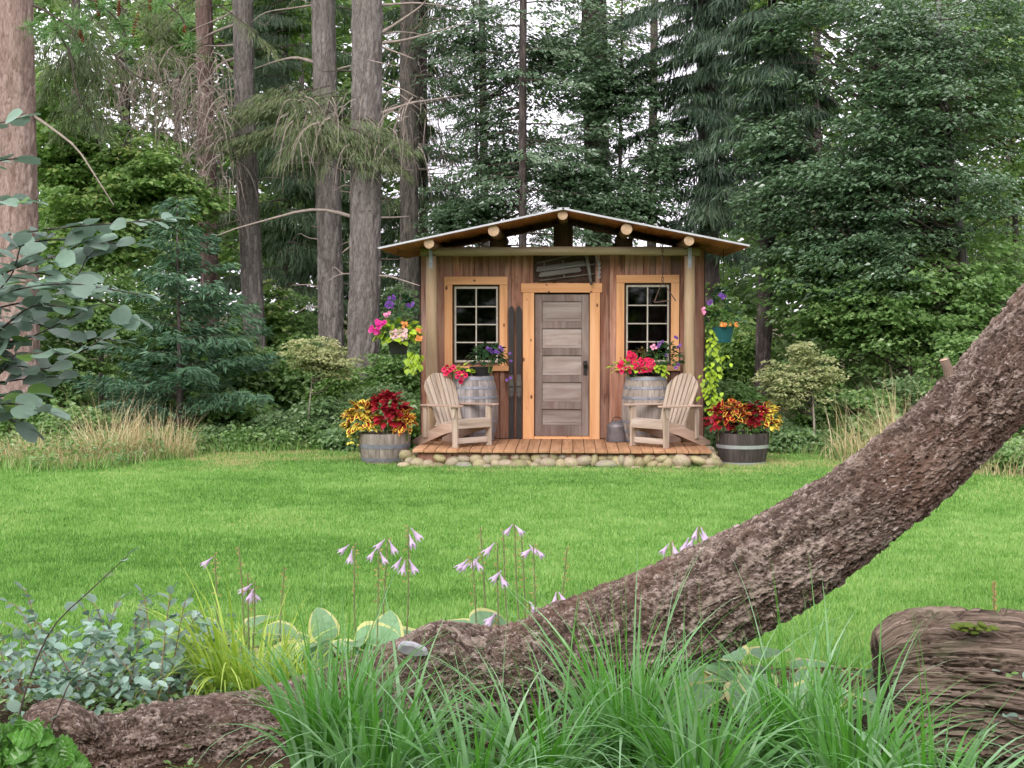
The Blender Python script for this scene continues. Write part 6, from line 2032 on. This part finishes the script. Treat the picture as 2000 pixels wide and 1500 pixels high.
V, Fc, r_ = cat3(arcs(110, -0.05, 0, 0, 0.1, 0.5, 0.95, 0.017, 1.15, 12, bias=(-0.9, -0.3)), arcs(70, 0.15, 0, 0, 0.12, 0.35, 0.75, 0.016, 0.8, 10), arcs(60, 0.3, 0, 0, 0.12, 0.3, 0.6, 0.015, 0.6, 10, bias=(0.4, 0)), arcs(26, 0.1, 0, 0, 0.15, 0.4, 0.62, 0.014, 0.3, 10))
tag(inst('blades', np_mesh('blades', V, Fc, LM_lim, r_, smooth=True), t), kind='stuff')

# ------------------------------------------------------------------ hostas
H_grn = solidleaf('hosta green', (0.22, 0.4, 0.2), 0.35, vary=0.2, vein=9)
H_cre = solidleaf('hosta cream edge', (0.66, 0.66, 0.27), 0.35, vary=0.12)
H_lil = solidleaf('hosta lilac', (0.72, 0.56, 0.76), 0.35, vary=0.08)
H_stk = plain('hosta stalk', (0.2, 0.22, 0.09), 0.6, nz=0.4, nscale=30)
H_pod = plain('dry bracts', (0.48, 0.36, 0.14), 0.7, nz=0.4, nscale=60)
L_ho = [leaf_mesh('leaf', 0.27, w_ * 1.2, [H_grn, H_cre], 9, 0.12, dr_, 0.2, 'heart', 0.012) for w_, dr_ in ((0.18, 0.25), (0.2, 0.3), (0.16, 0.2))]
# hanging trumpet
vs, fs = [], []
nf = 18
for (x_, r_) in ((0, 0.003), (0.02, 0.004), (0.04, 0.010), (0.062, 0.016)):
    for i in range(nf): vs.append((x_, r_ * math.cos(2 * math.pi * i / nf), r_ * math.sin(2 * math.pi * i / nf)))
for i in range(nf):
    ph_ = (i % 3)
    vs.append((0.088 if ph_ == 1 else 0.064, (0.024 if ph_ == 1 else 0.019) * math.cos(2 * math.pi * i / nf), (0.024 if ph_ == 1 else 0.019) * math.sin(2 * math.pi * i / nf)))
for j in range(4):
    for i in range(nf): fs.append((j * nf + i, j * nf + (i + 1) % nf, (j + 1) * nf + (i + 1) % nf, (j + 1) * nf + i))
me_tr = bpy.data.meshes.new('flower')
me_tr.from_pydata(vs, [], fs)
me_tr.materials.append(H_lil)
me_tr.polygons.foreach_set('use_smooth', [True] * len(fs))


def hosta(px, Y, n_, label, R_=0.3, extra=()):
    n_ = n_ + 3
    q = P(px, 1300, Y)
    base = Vector((q.x, Y, 0))
    t = thing('hosta', base, label, 'plant', 'hostas behind the fallen trunk')
    st = MB()
    for k in range(n_):
        a = 2.4 * k + random.uniform(-0.3, 0.3)
        rr_ = R_ * random.uniform(0.25, 0.75)
        z_ = random.uniform(0.12, 0.26)
        tip = Vector((rr_ * math.cos(a), rr_ * math.sin(a), z_))
        st.tube([(0, 0, 0), tip * 0.6 + Vector((0, 0, 0.05)), tip], [0.006, 0.005, 0.004], 5, cap=False)
        inst('leaf', random.choice(L_ho), t, M=orient(tip, (math.cos(a), math.sin(a), random.uniform(-0.25, 0.35)), s=random.uniform(0.8, 1.15), roll=random.uniform(-0.3, 0.3)))
    for (x_, y_, d_, u_, s_) in extra:
        tip = P(x_, y_, Y - 0.1) - base
        st.tube([(0, 0, 0), tip * 0.6, tip], [0.006, 0.005, 0.004], 5, cap=False)
        inst('leaf', L_ho[1], t, M=orient(tip, d_, up=u_, s=s_))
    st.build('leaf_stalks', H_stk, t)
    return t, base


h1, hb1 = hosta(455, 8.3, 9, 'cream edged hosta behind the lime grass', 0.28)
h2, hb2_ = hosta(690, 8.1, 12, 'cream edged hosta with two upright leaves behind the trunk knot', 0.3,
                 [(640, 1255, (-0.25, 0, 0.9), (0.2, -1, 0.3), 0.7), (752, 1280, (0.08, 0, 1), (-0.1, -1, 0.2), 0.85), (690, 1262, (0.6, -0.2, 0.25), (0, -0.7, 0.7), 0.95), (600, 1290, (-0.9, -0.2, 0.1), (0, -0.6, 0.8), 1.0), (650, 1285, (-0.8, -0.3, 0.15), (0, -0.6, 0.8), 0.95)])
h3_, hb3 = hosta(975, 8.2, 9, 'hosta mostly hidden behind the middle of the fallen trunk', 0.25, [(915, 1225, (0.9, 0, 0.25), (-0.2, -0.8, 0.6), 0.75)])
h4, hb4 = hosta(1340, 8.2, 6, 'hosta hidden behind the rising trunk with lilac flowers showing', 0.25)
h5, hb5 = hosta(1470, 7.6, 12, 'lime edged hosta under the rising trunk among the grass', 0.32)
h6, hb6 = hosta(1660, 7.3, 12, 'hosta between the grasses and the old split log', 0.3)

STK = [(h1, hb1, [(420, 1080, 430, 1250), (467, 1068, 478, 1260), (484, 1118, 486, 1260), (497, 1135, 492, 1260), (556, 1108, 546, 1260)], [(415, 1088), (492, 1140), (495, 1150), (488, 1148)]),
       (h2, hb2_, [(693, 1062, 697, 1290), (740, 1075, 736, 1290), (757, 1054, 744, 1290), (797, 1028, 790, 1290)], [(682, 1064), (688, 1072), (733, 1073), (742, 1078), (752, 1053), (760, 1055), (803, 1031), (800, 1044), (785, 1088), (792, 1093), (799, 1092)]),
       (h3_, hb3, [(922, 1090, 930, 1290), (938, 1028, 950, 1290), (972, 1062, 978, 1290), (983, 1036, 1000, 1290), (1005, 1025, 1024, 1290), (1018, 1038, 1025, 1290), (1042, 1064, 1046, 1290), (1108, 1068, 1093, 1290), (968, 1200, 970, 1290), (1034, 1176, 1036, 1290), (1088, 1158, 1086, 1290)],
        [(914, 1092), (918, 1097), (926, 1091), (936, 1086), (966, 1060), (975, 1118), (979, 1114), (1001, 1024), (1006, 1026), (1034, 1064), (1041, 1069), (1045, 1070), (1086, 1157), (1091, 1156), (967, 1197), (971, 1198), (1034, 1175), (1037, 1176)]),
       (h4, hb4, [(1310, 1058, 1320, 1290), (1366, 1028, 1340, 1290)], [(1306, 1062), (1313, 1060), (1362, 1030), (1369, 1030), (1366, 1040), (1356, 1048), (1345, 1050)])]
for t, base, sts, fls in STK:
    objs = []
    for (x1_, y1_, x0_, y0_) in sts:
        Y = base.y - random.uniform(0.0, 0.25)
        top, bot = P(x1_, y1_, Y) - base, P(x0_, y0_, Y) - base
        bot.z = min(bot.z, 0.1)
        mb = MB().tube(smooth_path([bot, bot * 0.5 + top * 0.5 + Vector((random.uniform(-.012, .012), 0, 0)), top], 8), np.linspace(0.0058, 0.0036, 8), 6)
        for k in range(16):
            tt = 1 - (k / 16) * 0.42
            c = bot + (top - bot) * tt
            a = random.uniform(0, 6.28)
            d_ = Vector((math.cos(a), math.sin(a), random.uniform(-0.6, 0.5))) * random.uniform(0.016, 0.032)
            mb.add([c, c + d_ * 0.5 + Vector((0, 0, 0.0045)), c + d_, c + d_ * 0.5 - Vector((0, 0, 0.0045))], [(0, 1, 2, 3)], 1)
        objs.append((mb.build('flower_stalk', [H_stk, H_pod], t), x1_, Y))
    for (x_, y_) in fls:
        o, _, Y = min(objs, key=lambda q: abs(q[1] - x_))
        pos = P(x_, y_, Y) - base
        sgn = -1 if x_ < _ else 1
        inst('flower', me_tr, o, M=orient(pos, (sgn * random.uniform(0.15, 0.8), random.uniform(-0.5, 0.2), random.uniform(-1.1, -0.5)), s=random.uniform(0.8, 1.1)))

# seed spike behind the old log
q = P(1943, 1195, 7.0)
t = thing('seed_stalk', Vector((q.x, 7.0, 0.0)), 'dry pale seed spike standing up behind the old split log', 'plant')
mb = MB()
for k in range(60):
    a, zz = random.uniform(0, 6.28), P(1940, 1137 + k * 0.95, 7.0).z
    c = Vector((-0.006 + 0.0001 * k, 0, zz))
    d_ = Vector((math.cos(a), math.sin(a), 0.5)) * 0.012
    mb.add([c, c + d_ * 0.5 + Vector((0, 0, 0.006)), c + d_, c + d_ * 0.5 - Vector((0, 0, 0.006))], [(0, 1, 2, 3)], 0)
mb.build('seed_head', H_pod, t)
MB().tube([(0, 0, 0), (-0.006, 0, P(1940, 1140, 7.0).z)], 0.004, 6).build('stalk', H_stk, t)

# ------------------------------------------------------------------ blue leaved shrubs on the left
BL = solidleaf('blue grey leaf', (0.21, 0.32, 0.24), 0.3, 0.48, 0.4, 0.3)
BG = solidleaf('underside green leaf', (0.16, 0.3, 0.07), 0.4, 0.45, 0.4, 0.2)
L_bl = [leaf_mesh('leaf', 0.062, w_, [BL], 6, f_, d_, None, 'round') for w_, f_, d_ in ((0.044, 0.1, 0.1), (0.05, 0.06, 0.2), (0.04, 0.16, 0.05))]
L_bl.append(leaf_mesh('leaf', 0.06, 0.042, [BG], 6, 0.1, 0.1, None, 'round'))
B_stem = plain('dark red stem', (0.07, 0.045, 0.04), 0.6, nz=0.3, nscale=20)


def leafy_stem(t, pts, Y, step, s0=1.0, r0=0.005, dy=0.0, mat=None, gmix=0.15, end=1.0):
    base = t.location
    q = smooth_path([P(a, b, Y + dy * i) - base for i, (a, b) in enumerate(pts)], 14)
    inst('stem', np_mesh('stem', *tube_np(q, np.linspace(r0, 0.0018, 14), 6), mat or B_stem, smooth=True), t)
    s_ = np.concatenate([[0], np.cumsum(np.linalg.norm(np.diff(q, axis=0), axis=1))])
    x_ = step * 0.5
    sd = 1
    while x_ < s_[-1]:
        c = Vector([np.interp(x_, s_, q[:, i]) for i in range(3)])
        k = min(int(np.searchsorted(s_, x_)), 13)
        tg = Vector(q[k] - q[max(k - 1, 0)]).normalized()
        side = tg.cross(Vector((0, 0, 1)))
        if side.length < 0.2: side = Vector((1, 0, 0))
        side.normalize()
        d_ = side * sd * random.uniform(0.5, 1.1) + tg * random.uniform(0.2, 0.9) + Vector((0, 0, random.uniform(-0.35, 0.3)))
        up = Vector((random.gauss(0, 0.4), -0.45 + random.gauss(0, 0.35), 1))
        me = L_bl[3] if random.random() < gmix else random.choice(L_bl[:3])
        inst('leaf', me, t, M=orient(c, d_, up=up, s=s0 * random.uniform(0.75, 1.2), roll=random.gauss(0, 0.25)))
        sd = -sd
        x_ += step * random.uniform(0.6, 1.4)
    d_ = Vector(q[-1] - q[-2])
    inst('leaf', L_bl[0], t, M=orient(Vector(q[-1]), d_, s=s0 * 0.9))


q = P(-120, 900, 4.6)
t = thing('blue_leaf_bush', Vector((q.x, 4.6, 0)), 'near bush with round blue grey leaves hanging in from the left edge', 'bush')
for pts, dy in [([(-120, 520), (-20, 500), (80, 470), (180, 472), (260, 478)], 0.05), ([(-120, 470), (0, 460), (120, 445), (240, 435), (320, 428)], 0.03), ([(-120, 600), (-20, 580), (60, 560), (150, 555), (270, 575)], -0.05), ([(-120, 560), (0, 545), (90, 535), (190, 585), (260, 620)], 0.0),
                ([(-120, 640), (-20, 640), (60, 630), (140, 655), (225, 665)], 0.06), ([(-120, 720), (-20, 700), (70, 690), (150, 690), (200, 660)], -0.04), ([(-120, 760), (-20, 750), (50, 740), (120, 735)], 0.05), ([(-120, 800), (-30, 790), (40, 790), (100, 805)], -0.06),
                ([(-120, 840), (-30, 820), (20, 820), (50, 835)], 0.03), ([(-120, 700), (-40, 660), (20, 640), (80, 600)], 0.1), ([(-120, 640), (-40, 600), (20, 540), (40, 480)], -0.1), ([(-120, 860), (-40, 760), (10, 720), (30, 690)], 0.0),
                ([(-120, 420), (-40, 400), (20, 390), (50, 392)], 0.0), ([(-120, 330), (-40, 320), (10, 312), (35, 310)], 0.0), ([(-120, 270), (-60, 250), (0, 240), (40, 230)], 0.05), ([(-120, 640), (0, 600), (100, 580), (150, 540), (170, 500)], 0.04), ([(-120, 660), (-30, 670), (40, 665), (100, 640), (160, 610)], 0.0), ([(-120, 760), (-40, 720), (30, 715), (90, 720), (130, 700)], 0.03), ([(-120, 820), (-40, 790), (20, 770), (60, 770)], 0.0), ([(-120, 610), (-40, 560), (40, 520), (110, 500), (150, 480)], 0.02), ([(-120, 720), (-20, 660), (60, 600), (130, 600)], -0.03)]:
    leafy_stem(t, pts, 4.6, 0.029, 1.3, 0.0035, dy)
# main stems off to the left carry the side shoots
for k in range(4):
    a = P(-150, 1200, 4.6 + 0.1 * k)
    V, Fc = tube_np(smooth_path([Vector((a.x - 0.1 * k, 4.6, 0)) - t.location, P(-140, 900, 4.6) - t.location, P(-125, 600, 4.6 + 0.1 * k) - t.location, P(-115, 250 + 60 * k, 4.6) - t.location], 14), np.linspace(0.014, 0.004, 14), 8)
    inst('stem', np_mesh('stem', V, Fc, B_stem, smooth=True), t)

q = P(190, 1390, 7.7)
t = thing('blue_leaf_bush', Vector((q.x, 7.7, 0)), 'low bush of small blue grey leaves behind the left end of the trunk', 'bush')
for k in range(30):
    x0_ = random.uniform(30, 330)
    x1_ = x0_ + random.uniform(-170, 150)
    y1_ = random.uniform(1120, 1330)
    leafy_stem(t, [(x0_, 1420), ((x0_ * 2 + x1_) / 3, 1420 - (1420 - y1_) * 0.45), (x1_ * 0.8 + x0_ * 0.2, y1_ + 20), (x1_, y1_)], 7.7 + random.uniform(-0.35, 0.35), 0.042, 1.05, 0.004, 0, plain('pinkish twig', (0.25, 0.16, 0.1), 0.7) if k == 0 else bpy.data.materials['pinkish twig'], 0.08)
LM_blue = leafmat('small blue grey leaves', [(0.0, (0.11, 0.2, 0.14)), (0.5, (0.2, 0.33, 0.26)), (1.0, (0.36, 0.48, 0.42))], 0.32, 0.2, 0.7, 0.1)
cq_ = np.array([P(random.uniform(-20, 400), 1215 + random.uniform(0, 1) ** 0.6 * 200 - 30 * math.sin(k), 7.6 + random.uniform(-0.5, 0.4)) for k in range(85)])
dq_ = rng.normal(size=cq_.shape)
dq_[:, 2] = 0
dq_ /= np.linalg.norm(dq_, axis=1)[:, None]
V, Fc, r_ = sprays(cq_, dq_, 11, 0.16, 0.062, 0.042, 0.25, 0.5, hexa=True)
tag(add_leaves(t, (V, Fc, r_), LM_blue, 'foliage'), kind='stuff')
q = P(45, 1370, 6.2)
t = thing('blue_leaf_shoot', Vector((q.x, 6.2, 0)), 'single long dark shoot with round leaves slanting over the low blue bush', 'branch')
leafy_stem(t, [(30, 1440), (50, 1350), (100, 1230), (180, 1150), (250, 1085)], 6.2, 0.1, 1.1, 0.005)
leafy_stem(t, [(100, 1420), (120, 1370), (140, 1330), (180, 1305)], 6.2, 0.08, 1.0, 0.004)
q = P(2020, 1420, 6.0)
t = thing('blue_leaf_shoot', Vector((q.x, 6.0, 0)), 'small blue grey leaf sprigs in front of the old split log', 'branch')
leafy_stem(t, [(2060, 1300), (2020, 1310), (1985, 1318), (1955, 1312)], 6.0, 0.03, 0.65, 0.003)
leafy_stem(t, [(2080, 1470), (2030, 1420), (1970, 1400), (1925, 1425)], 6.0, 0.035, 0.7, 0.003)
inst('stem', np_mesh('stem', *tube_np(smooth_path([Vector((0.15, 0, 0)), P(2080, 1470, 6.0) - t.location, P(2060, 1300, 6.0) - t.location], 10), np.linspace(0.006, 0.003, 10), 6), B_stem, smooth=True), t)

# ------------------------------------------------------------------ spiny leaved plant, bottom left corner
SPN = solidleaf('spiny bright leaf', (0.12, 0.31, 0.05), 0.35, 0.3, 0.6, 0.3)
vs, fs = [(0, 0, 0)], []
edge_ = []
for i in range(1, 10):
    t__ = i / 10
    w_ = 0.034 * math.sin(math.pi * t__ ** 0.8) * (1.14 if i % 2 else 0.88)
    edge_.append((0.1 * t__ + (0.004 if i % 2 else 0), w_, 0.012 if i % 2 else 0.0))
for (x_, y_, z_) in edge_: vs.append((x_, 0, -0.1 * x_ * x_ * 8))
for (x_, y_, z_) in edge_: vs.append((x_, y_, z_ - 0.1 * x_ * x_ * 8))
for (x_, y_, z_) in edge_: vs.append((x_, -y_, z_ - 0.1 * x_ * x_ * 8))
vs.append((0.102, 0, -0.012))
ne = len(edge_)
for i in range(ne - 1):
    fs.append((1 + i, 2 + i, 2 + ne + i, 1 + ne + i))
    fs.append((1 + i, 1 + 2 * ne + i, 2 + 2 * ne + i, 2 + i))
fs += [(0, 1, 1 + ne), (0, 1 + 2 * ne, 1), (ne, len(vs) - 1, 2 * ne), (ne, 3 * ne, len(vs) - 1)]
me_sp = bpy.data.meshes.new('leaf')
me_sp.from_pydata(vs, [], fs)
me_sp.materials.append(SPN)
q = P(40, 1500, 5.3)
t = thing('spiny_shrub', Vector((q.x, 5.3, 0)), 'glossy bright green holly like shrub in the bottom left corner', 'bush')
for k in range(15):
    x_, y_ = random.uniform(-30, 140), random.uniform(1390, 1500)
    if x_ > 60: y_ = max(y_, 1440)
    tip = P(x_, y_, 5.3 + random.uniform(-0.12, 0.12)) - t.location
    inst('stem', np_mesh('stem', *tube_np(smooth_path([Vector((random.uniform(-.05, .05), 0, 0)), tip * 0.6 + Vector((0, 0, 0.05)), tip], 8), np.linspace(0.005, 0.002, 8), 5), stem_g, smooth=True), t)
    for j in range(5):
        a = j * 1.26 + random.uniform(-0.3, 0.3)
        inst('leaf', me_sp, t, M=orient(tip - Vector((0, 0, 0.01 * j)), (math.cos(a), -0.3, math.sin(a) * 0.7 + random.uniform(-0.2, 0.2)), up=(random.gauss(0, 0.4), -1, 0.7), s=random.uniform(0.75, 1.15)))

# litter and low weeds on the bare soil of the bed
n_ = 2600
q = np.stack([rng.uniform(-3.2, 2.6, n_), rng.uniform(5.2, 8.8, n_), rng.uniform(0.002, 0.02, n_)], 1)
D = rng.normal(size=(n_, 3)) * np.array([1, 1, 0.15])
N = rng.normal(0, 0.25, (n_, 3)) + np.array([0, 0, 1])
V, Fc = leafquads(q, D, N, rng.uniform(0.02, 0.06, n_), rng.uniform(0.008, 0.025, n_), 0.05)
LM_lit = leafmat('bark chips and dead leaves', [(0.0, (0.06, 0.038, 0.025)), (0.6, (0.2, 0.13, 0.085)), (1.0, (0.36, 0.26, 0.17))], 0.85, 0.05, 0.15, 0.0)
tag(inst('bed_litter', np_mesh('bed_litter', V, Fc, LM_lit, rng.random(n_))), 'bark chips and dead leaves lying on the garden bed', 'litter', kind='stuff')
q = np.stack([rng.uniform(-2.7, -0.9, 90), rng.uniform(5.7, 6.35, 90), rng.uniform(0.02, 0.1, 90)], 1)
q = np.concatenate([q, np.stack([rng.uniform(-3.3, -1.5, 90), rng.uniform(7.1, 7.6, 90), rng.uniform(0.02, 0.14, 90)], 1)])
d = rng.normal(size=q.shape)
d[:, 2] = 0
d /= np.linalg.norm(d, axis=1)[:, None]
V, Fc, r_ = sprays(q, d, 12, 0.1, 0.04, 0.026, 0.3, 0.5, hexa=True)
tag(inst('bed_weeds', np_mesh('bed_weeds', V, Fc, LM_mid, r_)), 'small green weeds on the soil around the left end of the trunk', 'weeds', kind='stuff')
